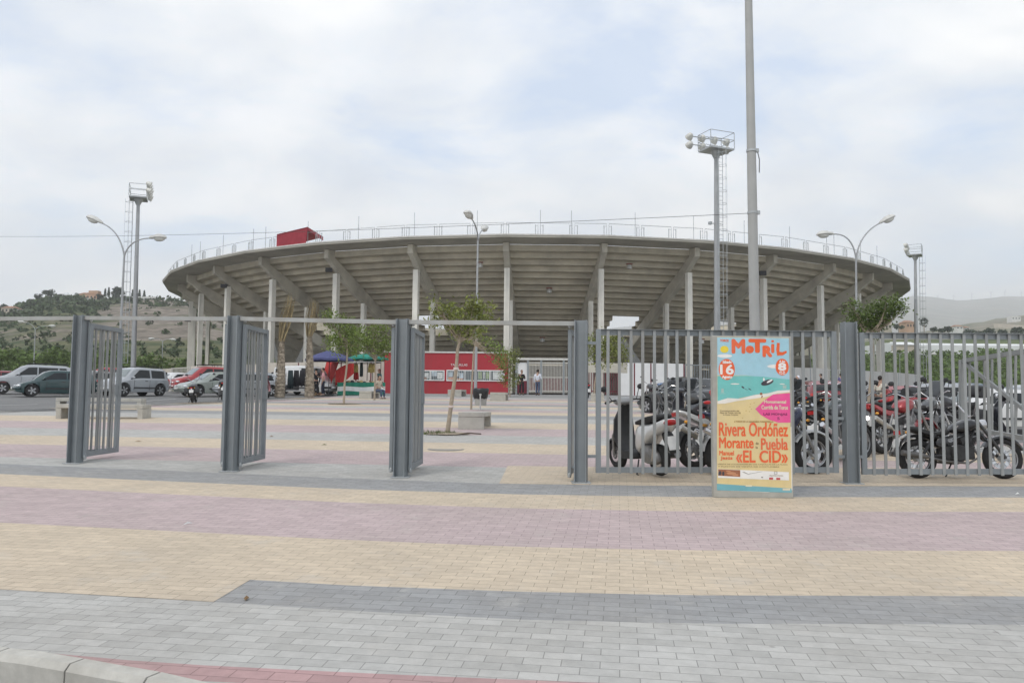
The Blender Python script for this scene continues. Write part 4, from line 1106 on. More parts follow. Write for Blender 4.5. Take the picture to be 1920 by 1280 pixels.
# tall grey pole with the cable
d = 13.2
b0, tp = GX(1418, d), P(1401.5, -60, d)
tp = b0 + (P(1403.5, 0, d) - b0) * 1.12
pt = thing('utility_pole', 'tall grey metal pole behind the poster board, leaving the top of the photo', 'pole', b0)
m = M(); m.tube([b0, b0 + (tp - b0) * .5, tp], [.093, .078, .058], 16); m.lathe([(.16, 0), (.16, .03), (.1, .04)], 14, b0); part('pole', m, pm('grey_pole_paint', (.40, .405, .395), .6, .15, .06, 2.5, 0, (.30, .30, .285), .4, 1.1), pt, smooth=40, w=True)
for py in (283, 399):
    q = b0 + (tp - b0) * ((P(1410, py, d).z - b0.z) / (tp.z - b0.z)); m = M(); m.lathe([(.080, -.02), (.086, -.018), (.086, .018), (.080, .02)], 16, q); m.box(q + Vector((.09, -.02, 0)), (.05, .05, .06)); part('clamp', m, galv, pt, w=True)
q = b0 + (tp - b0) * ((P(1410, 300, d).z - b0.z) / (tp.z - b0.z)); m = M(); m.tube([q + Vector((.1, -.02, .12)), q + Vector((.125, -.02, 0)), q + Vector((.12, -.02, -.22))], .008, 5); part('loose_wire', m, black, pt, w=True)
cb = M(); A, B = P(1413, 399.5, d), P(-60, 443, 30)
pts = []
for i in range(31):
    s = i / 30; q = A + (B - A) * s; q.z -= .55 * s * (1 - s); pts.append(q)
cb.tube(pts, .0045, 5); tag(cb.build('overhead_cable', black), 'thin dark overhead cable running left from the tall pole above the bullring', 'cable')
# ------------------------------------------------------------------ benches, bins
bconc = pm('bench_concrete', (.45, .435, .39), .85, 0, .1, 5, .15, (.30, .285, .25), .5, 1.8)
def bench(label, loc, rz, lg=1.1, w=.55, h=.45):
    t = thing('concrete_bench', label, 'bench', loc, rz, group='concrete benches on the plaza'); t['_org'] = (0, 0, 0)
    m = M(); m.box((0, 0, h - .06), (lg, w, .12)); o = part('seat', m, bconc, t)
    b = o.modifiers.new('b', 'BEVEL'); b.width = .012; b.segments = 2
    for s in (-1, 1):
        m = M(); m.box((s * (lg / 2 - .07), 0, (h - .12) / 2 - .004), (.139, w - .006, h - .124)); o = part('leg', m, bconc, t)
    return t
g = G(889, 804); bench('near concrete bench by the leaning young tree and the bin', g + Vector((.0, .55, 0)), R_(84), 1.5, .68, .44)
g = G(856, 743); bench('far concrete bench in front of the ticket office, left of the lamp', g + Vector((0, .5, 0)), R_(80), 1.4, .85, .42)
g = G(936, 751); bench('concrete bench behind the bin, under the right end of the ticket office', g + Vector((0, .5, 0)), R_(84), 1.4, .82, .44)
g = G(690, 747); bench('concrete bench with a woman sitting on it, by the stall', g + Vector((0, .5, 0)), R_(80), 1.4, .70, .42)
g = G(1122, 752); bench('concrete bench glimpsed behind the first railing, by the small trees', g + Vector((0, .5, 0)), R_(84), 1.4, .7, .42)
g1, g2 = G(113, 770), G(236, 786)
bench('long concrete bench at the left, its left end showing past the gate post', g1 + Vector((1.1, .7, 0)), R_(8), 2.9, .6, .46)
bench('low concrete bench seen through the bars of the leftmost gate leaf', g2 + Vector((-.9, .5, 0)), R_(5), 2.5, .75, .44)
def litter_bin(label, loc, s=1.0):
    t = thing('litter_bin', label, 'bin', loc, group='litter bins with black bags'); t['_org'] = (0, 0, 0)
    m = M(); m.lathe([(.22, .18), (.27, .75), (.28, .78), (.25, .78), (.20, .22)], 18, (0, 0, 0)); part('basket', m, pm('bin_grey', (.36, .36, .33), .7), t, smooth=50)
    m = M()
    prof = []
    n = 20; rings = []
    for z, r in ((.46, .265), (.52, .292), (.70, .315), (.80, .318), (.86, .305), (.87, .28), (.70, .22)):
        rings.append([Vector((math.cos(2 * math.pi * j / n) * (r + .010 * math.sin(j * 5.3 + z * 9)), math.sin(2 * math.pi * j / n) * (r + .010 * math.sin(j * 3.7 + z * 7)), z + .018 * math.sin(j * 2.1))) for j in range(n)])
    m.loft(rings); part('bin_bag', m, pm('black_bag', (.022, .023, .025), .35, 0, .2, 9), t, smooth=60)
    m = M(); m.tube([(0, -.335, 0), (0, -.335, .66)], .028, 8); m.box((0, -.31, .62), (.1, .05, .05)); part('post', m, pm('pale_bin_post', (.42, .42, .41), .5), t)
g = G(901, 769); litter_bin('litter bin with a black bag behind the near bench', g)
g = G(858, 739); litter_bin('litter bin with a black bag by the ticket office wall', g + Vector((0, 6.0, gz(g.x, g.y + 6) - g.z)))
# manhole, tree pits, twigs and scraps on the ground
g = G(836, 842); m = M(); m.lathe([(.36, -.02), (.36, .001), (.31, .001), (.305, -.001), (.0, -.001)], 28, g + Z * .003); tag(m.build('manhole_cover', pm('cast_iron', (.30, .285, .26), .8, .1, .12, 10)), 'round iron manhole cover in the paving between the gate posts', 'manhole cover')
pit = pm('bare_earth', (.30, .25, .19), .95, 0, .25, 6, .3)
def tree_pit(x, y, r, label):
    m = M(); n = 24; c = Vector((x, y, gz(x, y) + .005)); rg = []
    for rr, zz in ((r, .0), (r * .85, .018), (r * .4, .03), (.01, .035)):
        rg.append([c + Vector((rr * math.cos(2 * math.pi * j / n) * (1 + .12 * math.sin(j * 2.3)), rr * math.sin(2 * math.pi * j / n) * (1 + .12 * math.cos(j * 1.7)), zz + (random.random() * .008 if zz else 0))) for j in range(n)])
    m.loft(rg, cap=False); tag(m.build('tree_pit', pit, smooth=60, fix=False), label, 'tree pit')
for px, py, r, lb in ((838, 813, .55, 'earth patch round the leaning tree trunk beside the near bench'), (645, 757, .75, 'earth patch round the slender tree trunk in front of the stall'),): q = G(px, py); tree_pit(q.x, q.y, r, lb)
gm = M(); q0 = G(822, 814)
for i in range(260):
    a, r = random.uniform(0, 6.28), random.uniform(0, 1) ** .6; x, y = q0.x + math.cos(a) * r * .42, q0.y + math.sin(a) * r * .30
    h = random.uniform(.05, .13); b = Vector((x, y, gz(x, y))); tl = Vector((random.uniform(-.05, .05), random.uniform(-.05, .05), h)); w = Vector((random.uniform(-.012, .012), random.uniform(-.012, .012), 0))
    gm.add([b - w, b + w, b + tl], [(0, 1, 2)])
weed = pm('weed_green', (.10, .13, .04), .8, 0, .2, 20, island=.35)
tag(gm.build('weed_tuft', weed, fix=False), kind='stuff')
m = M(); a, b = G(852, 817), G(902, 814.5); a.z += .02; b.z += .02; m.tube([a, (a + b) / 2 + Vector((0, .03, .03)), b], [.012, .018, .016], 6); tag(m.build('fallen_stick', pm('dark_bark', (.10, .075, .055), .9)), 'dark stick lying by the near bench and the leaning tree', 'stick')
leafbrown = pm('dry_leaf', (.22, .14, .07), .8, 0, .2, 20); paperw = pm('paper_white', (.75, .75, .73), .7)
for px, py, s, mt, lb, nm in ((608, 834.5, .05, weed, 'small green scrap lying on the paving before the gateway', 'litter_scrap'), (509, 818.5, .05, leafbrown, 'dry brown leaf on the paving left of the gate post', 'fallen_leaf'), (259, 828, .06, leafbrown, 'dry twig on the paving behind the leftmost gate leaf', 'twig'), (352, 983, .05, paperw, 'white paper strip on the pink paving in the foreground', 'paper_strip'), (462, 1124, .03, leafbrown, 'tiny brown stain of a leaf on the dark grey paving', 'fallen_leaf'), (1908, 927, .03, paperw, 'white scrap on the paving at the right edge', 'litter_scrap')):
    q = G(px, py); m = M(); a = random.uniform(0, 3); u = Vector((math.cos(a), math.sin(a), 0)) * s * 1.3; v = Vector((-u.y, u.x, 0)) * .45
    if nm == 'paper_strip': u = Vector((.35, .95, 0)) * .075; v = Vector((.9, -.35, 0)) * .008
    m.add([q - u + Z * .006, q + v + Z * .012, q + u + Z * .006, q - v + Z * .016, q + Z * .03], [(0, 1, 4), (1, 2, 4), (2, 3, 4), (3, 0, 4), (3, 2, 1, 0)]); tag(m.build(nm, mt), lb, nm.replace('_', ' '))
# ------------------------------------------------------------------ young trees
bark = pm('pale_bark', (.36, .30, .23), .9, 0, .15, 14, .3)
leafA = pm('leaf_green', (.20, .265, .07), .6, 0, .2, 3, island=.40, trans=.35)
leafB = pm('leaf_dark', (.15, .205, .065), .6, 0, .25, 3, island=.42, trans=.3)
leafY = pm('leaf_olive', (.23, .26, .075), .65, 0, .22, 3, island=.40, trans=.35)
def leaves(m, c, rad, n, size, rnd, shell=.35, droop=.2):
    """leaf quads through an ellipsoid, gathered in sprays"""
    k = 0
    while k < n:
        u = Vector((rnd.gauss(0, 1), rnd.gauss(0, 1), rnd.gauss(0, 1))).normalized() * (rnd.uniform(shell, 1) ** .6)
        s = Vector((c[0] + u.x * rad[0], c[1] + u.y * rad[1], c[2] + u.z * rad[2]))
        for _ in range(rnd.randint(4, 9)):
            q = s + Vector((rnd.gauss(0, 1), rnd.gauss(0, 1), rnd.gauss(0, .8))) * size * 1.1
            ax = Vector((rnd.gauss(0, 1), rnd.gauss(0, 1), rnd.gauss(-droop, .6))).normalized(); nn = ax.cross(Vector((rnd.gauss(0, .5), rnd.gauss(0, .5), 1))).normalized()
            L2, w = size * rnd.uniform(.7, 1.25), size * rnd.uniform(.35, .55)
            m.add([q - ax * L2 * .5, q + nn * w * .5 + ax * L2 * .02, q + ax * L2 * .5, q - nn * w * .5 + ax * L2 * .02], [(0, 1, 2, 3)]); k += 1
def young_tree(label, base, trunk, blobs, lmat, n, size, seed, r0=.055, group='young trees on the plaza', ties=()):
    """trunk: list of points; blobs: (centre, radii, share)"""
    rnd = random.Random(seed)
    t = thing('young_tree', label, 'tree', base, group=group)
    k = len(trunk); m = M(); m.tube(trunk, [r0 * (1 - .45 * i / (k - 1)) for i in range(k)], 8); part('trunk', m, bark, t, smooth=60, w=True)
    m = M(); tip = trunk[-1]
    for c, r, sh in blobs:
        c = Vector(c)
        for j in range(4):
            e = c + Vector((rnd.uniform(-.7, .7) * r[0], rnd.uniform(-.7, .7) * r[1], rnd.uniform(-.3, .8) * r[2])); mid = (tip + e) / 2 + Vector((rnd.uniform(-.1, .1), rnd.uniform(-.1, .1), -.12))
            st0 = trunk[-1] + (trunk[-2] - trunk[-1]) * rnd.uniform(0, .6)
            m.tube([st0, mid, e], [r0 * .45, r0 * .28, r0 * .1], 5)
    part('limbs', m, bark, t, smooth=60, w=True)
    m = M()
    for c, r, sh in blobs: leaves(m, c, r, int(n * sh), size, rnd)
    part('crown', m, lmat, t, w=True, fix=False)
    for f in ties:
        s = f * (k - 1); i = int(s); q = trunk[i] + (trunk[min(i + 1, k - 1)] - trunk[i]) * (s - i); m = M(); m.lathe([(r0 * 1.1, -.03), (r0 * 1.2, 0), (r0 * 1.1, .03)], 8, q); part('tie', m, pm('tie_band', (.65, .55, .5), .7), t, w=True)
    return t
def blob(px, py, rx, ry, d, sh, dep=None):
    c = P(px, py, d); k = d / FPX; return (c, (rx * k, (dep or rx) * k, ry * k), sh)
def tree_px(label, base_px, pts, blobs, lmat, n, size, seed, dy=0.0, **kw):
    b = G(*base_px) if len(base_px) == 2 else GX(base_px[0], base_px[2])
    d = b.y
    tr = [b - Z * .03] + [P(x, y, d) for x, y in pts]
    return young_tree(label, b, tr, [blob(x, y, rx, ry, d + (o if o else 0), sh) for x, y, rx, ry, sh, o in blobs], lmat, n, size, seed, **kw)
tree_px('slender young tree in front of the market stall, leftmost of the plaza', (644.5, 758), [(646, 720), (650, 690), (651, 655), (650, 640)], [(640, 622, 26, 30, .40, 0), (628, 645, 18, 16, .16, -.3), (660, 640, 22, 28, .3, .4), (612, 590, 12, 9, .08, 0), (622, 605, 14, 14, .08, 0)], leafA, 2100, .15, 11)
tree_px('young tree between the stall and the middle gate post, shading the bench', (702, 750), [(703, 720), (704, 690), (703, 665)], [(700, 640, 30, 26, .42, 0), (722, 650, 16, 24, .2, .5), (678, 628, 20, 20, .2, 0), (712, 612, 18, 12, .1, 0), (672, 652, 14, 12, .08, 0)], leafA, 2100, .17, 12)
tree_px('young tree with a leaning trunk beside the near bench', (838.5, 813), [(843, 780), (849, 735), (855, 695), (858, 655), (864, 632)], [(828, 590, 20, 22, .17, 0), (862, 612, 26, 22, .26, 0), (905, 590, 20, 24, .22, .2), (885, 575, 22, 14, .16, 0), (850, 585, 16, 18, .1, .3), (818, 567, 7, 9, .03, 0), (895, 625, 18, 14, .06, 0)], leafY, 1700, .115, 13, r0=.058, ties=(.28, .62))
tree_px('thin tree behind the bin whose crown touches the street lamp', (883.5, 767), [(884, 735), (886, 700), (888, 660), (893, 640)], [(890, 610, 24, 20, .38, .3), (912, 640, 14, 8, .12, 0), (928, 655, 16, 9, .16, 0), (940, 672, 16, 12, .2, 0), (872, 632, 14, 10, .14, 0)], leafA, 1100, .13, 14, r0=.045)
tree_px('low drooping tree at the right end of the ticket office', (956, 744), [(956, 715), (957, 690), (955, 675)], [(951, 676, 18, 20, .45, 0), (946, 700, 10, 22, .2, 0), (962, 664, 12, 10, .15, 0), (963, 712, 8, 18, .2, 0)], leafY, 1500, .16, 15, r0=.04)
tree_px('round tree behind the start of the railing, beside the gate post', (1114, 752), [(1115, 720), (1120, 690), (1128, 670)], [(1115, 650, 20, 24, .3, 0), (1145, 645, 26, 24, .36, .5), (1165, 665, 18, 22, .16, 0), (1132, 672, 26, 14, .18, 0)], leafY, 2300, .17, 16, r0=.05)
tree_px('small dark trunked tree in front of the white hoarding', (1187, 741), [(1187, 720), (1187, 700)], [(1186, 685, 13, 18, .7, 0), (1193, 672, 9, 8, .3, 0)], leafA, 700, .17, 17, r0=.06)
tree_px('slim tree half hidden by the poster board', (1326, 745), [(1326, 725), (1325, 705)], [(1316, 690, 15, 20, .4, 0), (1332, 672, 9, 28, .4, 0), (1306, 700, 8, 10, .2, 0)], leafA, 1100, .17, 18, r0=.05)
tree_px('bushy tree with a thin pale trunk behind the right railing', (1626, 0, 21.5), [(1627, 770), (1634, 700), (1636, 650), (1632, 622)], [(1610, 600, 18, 16, .18, 0), (1645, 588, 26, 24, .34, .2), (1672, 575, 22, 18, .24, 0), (1632, 615, 22, 12, .16, .2), (1600, 575, 9, 14, .06, 0), (1688, 582, 8, 6, .02, 0)], leafB, 3000, .105, 19, r0=.05)
# ------------------------------------------------------------------ palms with tied fronds
palmbark = pm('palm_bark', (.31, .265, .205), .95, 0, .35, 9, .5)
frond = pm('dry_frond', (.27, .215, .12), .85, 0, .25, 6, island=.3)
def palm(label, base, top, head, seed, r0=.30):
    rnd = random.Random(seed); t = thing('palm_tree', label, 'palm', base, group='newly planted palms with tied fronds')
    pts, rs = [], []; n = 34
    for i in range(n):
        s = i / (n - 1); q = base + (top - base) * s; q.x += .05 * math.sin(s * 3)
        pts.append(q); rs.append(r0 * (1.15 - .66 * s) * (1.0 if i % 2 else .90))
    m = M(); m.tube(pts, rs, 14)
    for i in range(260):
        s = rnd.random(); a = rnd.uniform(0, 6.28); q = base + (top - base) * s; r = r0 * (1.15 - .66 * s); u = Vector((math.cos(a), math.sin(a), 0)); w = Vector((-u.y, u.x, 0))
        p = q + u * r * .9; m.add([p - w * .07, p + w * .07, p + u * .07 + Z * .13, p + u * .02 + Z * .02], [(0, 1, 2), (0, 2, 3), (1, 3, 2)])
    part('trunk', m, palmbark, t, w=True)
    m = M()
    for i in range(16):
        a = rnd.uniform(0, 6.28); u = Vector((math.cos(a), math.sin(a), 0)); w = Vector((-u.y, u.x, 0))
        e = head + u * rnd.uniform(.05, .35) + Z * rnd.uniform(-.5, .45); st = top + u * .14
        mid = (st + e) / 2 + u * rnd.uniform(.05, .22); m.tube([st, mid, e], [.035, .022, .008], 5)
        for j in range(9):
            s = .45 + .06 * j; q = st * (1 - s) ** 2 + mid * (2 * s * (1 - s)) + e * s * s
            for sg in (-1, 1):
                tipq = q + (Z * rnd.uniform(.25, .6) + w * sg * rnd.uniform(.02, .12) + u * rnd.uniform(-.04, .10)); m.add([q - w * .012, q + w * .012, tipq], [(0, 1, 2)])
    part('fronds', m, frond, t, w=True, fix=False)
def palm_px(label, bx, by, tx, ty, hx, hy, seed, r0=.30):
    b = G(bx, by); return palm(label, b, P(tx, ty, b.y), P(hx, hy, b.y), seed, r0)
palm_px('palm in front of the rear of the white van, fronds tied upright', 524, 745, 528, 640, 547, 566, 1, .26)
palm_px('palm in front of the open side door of the white van, second from the left', 580, 744.5, 580, 630, 588, 580, 2, .25)
palm_px('far palm behind the blue parasol, mostly hidden by leaves', 632, 739.5, 634, 640, 637, 582, 3, .3)
# ------------------------------------------------------------------ cars
tyrem = pm('tyre_rubber', (.028, .028, .029), .9, 0, .2, 12)
rimm = pm('alloy_rim', (.42, .43, .44), .35, .6, .1, 8)
cglass = glass('car_glass', (.014, .017, .019), .2)
wglass = glass('windscreen_sky_tint', (.20, .235, .245), .05)  # paler than the side glass: reflected sky put into the windscreen colour
chrome = pm('chrome', (.62, .62, .63), .15, .9, .05, 4)
headm = pm('headlight_glass', (.66, .68, .70), .12, .3, .1, 12, spec=.7)
tailm = pm('tail_light_red', (.42, .02, .02), .2, 0, .15, 8)
platem = pm('number_plate', (.70, .70, .68), .5)
darkpl = pm('dark_plastic', (.035, .036, .038), .65, 0, .2, 8)
def paint(name, col): return pm('paint_' + name, col, .34, .2, .05, 1.5, spec=.5, coat=.8)
def car(label, kind, loc, rz, col, group='parked cars', name='parked_car', cat='car', scale=1.0, **o):
    """local: +X forward, +Y left, origin on the ground under the centre"""
    K = dict(hatch=(4.0, 1.68, 1.43), suv=(3.9, 1.74, 1.70), mpv=(4.6, 1.78, 1.62), suv5=(4.5, 1.80, 1.76), sedan=(4.4, 1.72, 1.42), van=(4.05, 1.70, 1.82))
    Lc, Wc, Hc = K[kind]; wb = Lc * .60; R = .31 if kind in ('hatch', 'sedan', 'mpv', 'van') else .36
    xf, xr = Lc / 2 - .80 * Lc / 4.2, -Lc / 2 + .78 * Lc / 4.2
    gc = .17 if kind in ('hatch', 'sedan', 'van') else .24
    h = Lc / 2; belt = .62 * Hc if kind not in ('suv', 'suv5', 'van') else .59 * Hc; bon = belt - .03
    if kind in ('hatch', 'mpv'):
        top = [(-h, belt - .12), (-h + .06, belt + .06), (-h + .22, belt + .25), (-h + .42, Hc - .16), (-h + .75, Hc - .04), (-.1, Hc), (.35, Hc - .02), (.62, Hc - .10), (1.16 * Lc / 4.0, bon + .05), (h - .35, bon - .12), (h - .1, bon - .24), (h, bon - .38)]
        ws, rw = (.62, 1.14 * Lc / 4.0), (-h + .08, -h + .42)
    elif kind == 'sedan':
        top = [(-h, belt - .10), (-h + .1, belt + .05), (-h + .65, belt + .08), (-h + 1.25, Hc - .07), (-.1, Hc), (.25, Hc - .02), (.5, Hc - .10), (1.15, bon + .04), (h - .35, bon - .12), (h - .1, bon - .24), (h, bon - .38)]
        ws, rw = (.50, 1.13), (-h + .68, -h + 1.22)
    elif kind == 'van':
        top = [(-h, belt), (-h + .03, Hc - .35), (-h + .10, Hc - .10), (-h + .3, Hc - .02), (0, Hc), (.55, Hc - .03), (.80, Hc - .13), (1.25, belt + .13), (1.42, belt + .03), (h - .25, bon - .10), (h - .06, bon - .22), (h, bon - .4)]
        ws, rw = (.80, 1.30), (-h + .01, -h + .04)
    else:
        top = [(-h, belt - .05), (-h + .05, belt + .1), (-h + .16, Hc - .38), (-h + .28, Hc - .12), (-h + .5, Hc - .03), (0, Hc), (.3, Hc - .02), (.55, Hc - .10), (1.05 * Lc / 3.9, belt + .08), (h - .4, bon - .04), (h - .12, bon - .14), (h, bon - .34)]
        ws, rw = (.55, 1.03 * Lc / 3.9), (-h + .08, -h + .26)
    shoulder = [(-h, belt - .14), (-h + .2, belt), (0, belt - .01), (.8, belt - .05), (h - .3, bon - .17), (h, bon - .42)]
    wid = [(-h, Wc / 2 - .14), (-h + .12, Wc / 2 - .05), (-h + .5, Wc / 2 - .01), (0, Wc / 2), (h - .6, Wc / 2 - .02), (h - .22, Wc / 2 - .10), (h - .05, Wc / 2 - .22), (h, Wc / 2 - .30)]
    rwd = [(-h, Wc / 2 - .18), (-h + .5, Wc / 2 - .21), (0, Wc / 2 - .19), (.7, Wc / 2 - .20), (1.2, Wc / 2 - .13), (h - .3, Wc / 2 - .16), (h, Wc / 2 - .36)]
    if kind == 'van': rwd = [(-h, Wc / 2 - .10), (0, Wc / 2 - .11), (.8, Wc / 2 - .14), (1.35, Wc / 2 - .12), (h - .3, Wc / 2 - .14), (h, Wc / 2 - .34)]
    Ra = R + .055
    xs = sorted(set([round(q[0], 4) for q in top] + [-h + .01 * i * 0 for i in range(1)] + [c + Ra * k for c in (xf, xr) for k in (-1.001, -.97, -.85, -.62, -.3, 0, .3, .62, .85, .97, 1.001)] + [-.6, 0, .2, -1.0]))
    xs = [x for x in xs if -h <= x <= h]
    def zbot(x):
        z = interp([(-h, .36), (-h + .15, gc + .06), (-h + .5, gc), (h - .5, gc), (h - .12, gc + .04), (h, .32)], x)
        for c in (xf, xr):
            if abs(x - c) < Ra: z = max(z, R + math.sqrt(Ra * Ra - (x - c) ** 2))
        return z
    def half(x):
        w, wr, zs, zt, zb = interp(wid, x), interp(rwd, x), interp(shoulder, x), interp(top, x), zbot(x)
        zs = min(zs, zt - .02); zm = (gc + .12 + zs) / 2; zm = max(zm, zb + .03); zs = max(zs, zm + .02); zt = max(zt, zs + .015)
        wr = min(wr, w - .005); g = zt - zs
        return [(0, zb), (w * .86, zb), (w * .975, zb + .015), (w, zm), (w * .985, zs - .01), (w * .955, zs + .02 * min(1, g)), (wr + (w * .955 - wr) * .12, zt - .10 * min(1, g / .3)), (wr * .90, zt - .025 * min(1, g / .2)), (wr * .55, zt), (0, zt + .006)]
    rings = []
    for x in xs:
        q = half(x); rings.append([Vector((x, y, z)) for y, z in q] + [Vector((x, -y, z)) for y, z in q[-2:0:-1]])
    t = thing(name, label, cat, loc, rz, group, scale); t['_org'] = (0, 0, 0)
    pc = paint(*col); m = M(); m.loft(rings); part('body', m, pc, t, smooth=32)
    m = M(); m.box((0, 0, gc + .16), (Lc - .5, Wc - .52, .24)); m.box(((xf + xr) / 2, 0, R + .15), (Lc * .80, Wc - .50, .30)); part('underbody', m, darkpl, t)
    # wheels
    for x in (xf, xr):
        for s in (1, -1):
            y = s * (Wc / 2 - .115); m = M(); m.lathe([(R * .62, -.09), (R * .93, -.095), (R, -.06), (R, .06), (R * .93, .095), (R * .62, .09)], 24, (x, y, R), 'Y'); w_ = part('wheel', m, tyrem, t, smooth=40)
            m = M(); m.lathe([(R * .64, -.07), (R * .64, .07)], 20, (x, y, R), 'Y')
            for k in range(5):
                a = k * 2 * math.pi / 5; m.bar((x + .03 * math.cos(a), y + s * .078, R + .03 * math.sin(a)), (x + R * .62 * math.cos(a), y + s * .082, R + R * .62 * math.sin(a)), .075, .022, up=Vector((0, 1, 0)))
            m.lathe([(.07, -.012), (.055, .012)], 12, (x, y + s * .085, R), 'Y')
            part('rim', m, rimm, w_)
    # glazing laid a few millimetres outside the body
    def side(x, f, s, off=.008):
        q = half(x); a, b = q[5], q[6]; return Vector((x, s * (a[0] + (b[0] - a[0]) * f + off), a[1] + (b[1] - a[1]) * f))
    wins = {'hatch': [(-h + .62, -.42), (-.36, .55)], 'mpv': [(-h + .62, -1.22), (-1.16, -.22), (-.16, .60)], 'suv': [(-h + .42, -.62), (-.50, .52)], 'suv5': [(-h + .45, -1.2), (-1.12, -.28), (-.2, .52)], 'sedan': [(-.98, -.28), (-.22, .50)], 'van': [(-h + .22, -1.02), (-.9, .1), (.2, .82)]}[kind]
    if o.get('blind'): wins = wins[-1:]
    for s in (1, -1):
        for i, (a, b) in enumerate(wins):
            last = i == len(wins) - 1
            if o.get('open_side') and i == 1 and s == o['open_side']: continue
            rows = []; n = 6
            for k in range(n + 1):
                lo = a + (b - a) * k / n; hi_x = lo - (.34 * (k / n) if last and kind != 'van' else .0) + (.12 * (1 - k / n) if i == 0 and kind in ('hatch', 'mpv', 'sedan') else 0)
                if last: lo2 = lo + .30 * (k / n)
                else: lo2 = lo
                rows.append([side(lo2, .10, s), side((lo2 + hi_x) / 2, .5, s), side(hi_x, .90, s)])
            m = M(); m.loft(rows, closed=False, cap=False); part('window', m, cglass, t, smooth=60, fix=False)
    def across(x0, x1, nm, mt, k=.86):
        rows = []
        for i in range(6):
            x = x0 + (x1 - x0) * i / 5; q = half(x); row = []
            for f in (-1, -.62, 0, .62, 1):
                y = f * q[7][0] * k * 1.02; z = q[9][1] if abs(f) < .1 else (q[8][1] if abs(f) < .8 else q[7][1] + .012)
                row.append(Vector((x + (.012 if x1 > 0 else -.012), y, z + .008)))
            rows.append(row)
        m = M(); m.loft(rows, closed=False, cap=False); part(nm, m, mt, t, smooth=60, fix=False)
    across(ws[0] + .05, ws[1] - .04, 'windscreen', wglass)
    if kind == 'van' or kind in ('suv', 'suv5'):
        m = M(); q = half(-h + .10); m.box((-h + (.03 if kind == 'van' else .075), 0, belt + .36 if kind == 'van' else belt + .30), (.06, Wc - .62, .42 if kind == 'van' else .34)); part('rear_window', m, cglass, t)
    else: across(rw[0] + .05, rw[1] - .03, 'rear_window', cglass)
    # lights, bumpers, plates, mirrors, handles
    zf = bon - .30
    for s in (1, -1):
        m = M(); m.ell((h - .20, s * (Wc / 2 - .30), zf), (.16, .19, .085), 12, 8, Matrix.Rotation(-s * .5, 3, 'Z')); part('headlight', m, headm, t, smooth=60)
        m = M(); m.ell((-h + .10, s * (Wc / 2 - .17), belt - .10), (.10, .09, .16), 10, 8); part('tail_light', m, tailm, t, smooth=60)
        m = M(); m.ell((.70 if kind not in ('van',) else .95, s * (Wc / 2 + .06), belt + .08), (.06, .11, .075), 10, 8); part('wing_mirror', m, pc if o.get('body_mirror', True) else darkpl, t, smooth=60)
        for hx in (-.22, -1.05)[:1 if kind in ('suv', 'hatch') else 2]:
            m = M(); m.box((hx, s * (Wc / 2 + .004), belt - .10), (.17, .03, .03)); part('door_handle', m, darkpl, t)
        m = M(); m.box((-.1, s * (Wc / 2 + .001), gc + .26), (wb - .95, .03, .07)); part('side_strip', m, darkpl, t)
        for dx in ((.62, -.42) if kind in ('suv', 'hatch') else (.62, -.26, -1.15)):
            m = M(); m.bar((dx, s * (Wc / 2 - .0005), gc + .12), (dx - .05, s * (Wc / 2 * .986), belt - .07), .012, .012); part('door_seam', m, darkpl, t)
    for x, nm, sg in ((h - .10, 'front_bumper', 1), (-h + .08, 'rear_bumper', -1)):
        m = M(); pts = [(x - sg * .16, -Wc / 2 + .10, .44), (x + sg * .05, -Wc / 2 + .28, .43), (x + sg * .12, 0, .43), (x + sg * .05, Wc / 2 - .28, .43), (x - sg * .16, Wc / 2 - .10, .44)]
        m.tube(pts, .085, 8); part(nm, m, darkpl if o.get('dark_bumper') else pc, t, smooth=60)
        m = M(); m.box((x + sg * .205, 0, .45), (.015, .46, .11)); part('number_plate', m, platem, t)
    m = M(); m.box((h - .045, 0, bon - .36), (.05, .62, .09)); part('grille', m, darkpl, t)
    if o.get('rack'):
        for s in (1, -1):
            m = M(); m.tube([(-h + .6, s * .55, Hc - .03), (-h + .75, s * .55, Hc + .06), (.2, s * .55, Hc + .07), (.35, s * .55, Hc - .01)], .02, 6); part('roof_rail', m, darkpl, t)
    if o.get('bullbar'):
        m = M()
        for z in (.42, .66, .90): m.tube([(h - .02, -.5, z), (h + .16, -.42, z), (h + .16, .42, z), (h - .02, .5, z)], .028, 8)
        for y in (-.36, .36): m.tube([(h + .16, y, .34), (h + .16, y, 1.0), (h + .1, y, 1.04)], .028, 8)
        part('bull_bar', m, chrome, t, smooth=60)
    if o.get('luggage'):
        m = M()
        for x in (-.9, -.3, .3):
            m.tube([(x, -.5, Hc), (x, -.5, Hc + .12), (x, .5, Hc + .12), (x, .5, Hc)], .02, 6)
        for y in (-.5, 0, .5): m.tube([(-1.2, y, Hc + .12), (.4, y, Hc + .12)], .02, 6)
        part('roof_rack', m, darkpl, t)
    if o.get('open_side'):
        s = o['open_side']; m = M(); m.prism([Vector((-.92, s * (Wc / 2 - .005), gc + .12)), Vector((.12, s * (Wc / 2 - .005), gc + .12)), Vector((.12, s * (Wc / 2 - .12), Hc - .16)), Vector((-.92, s * (Wc / 2 - .12), Hc - .16))], (0, s * .022, 0)); part('doorway_shade_panel', m, black, t)  # black panel on the body stands in for the shaded van interior
        m = M(); m.box((-1.42, s * (Wc / 2 + .05), belt - .08), (.95, .05, .75)); part('sliding_door', m, pc, t)
    return t
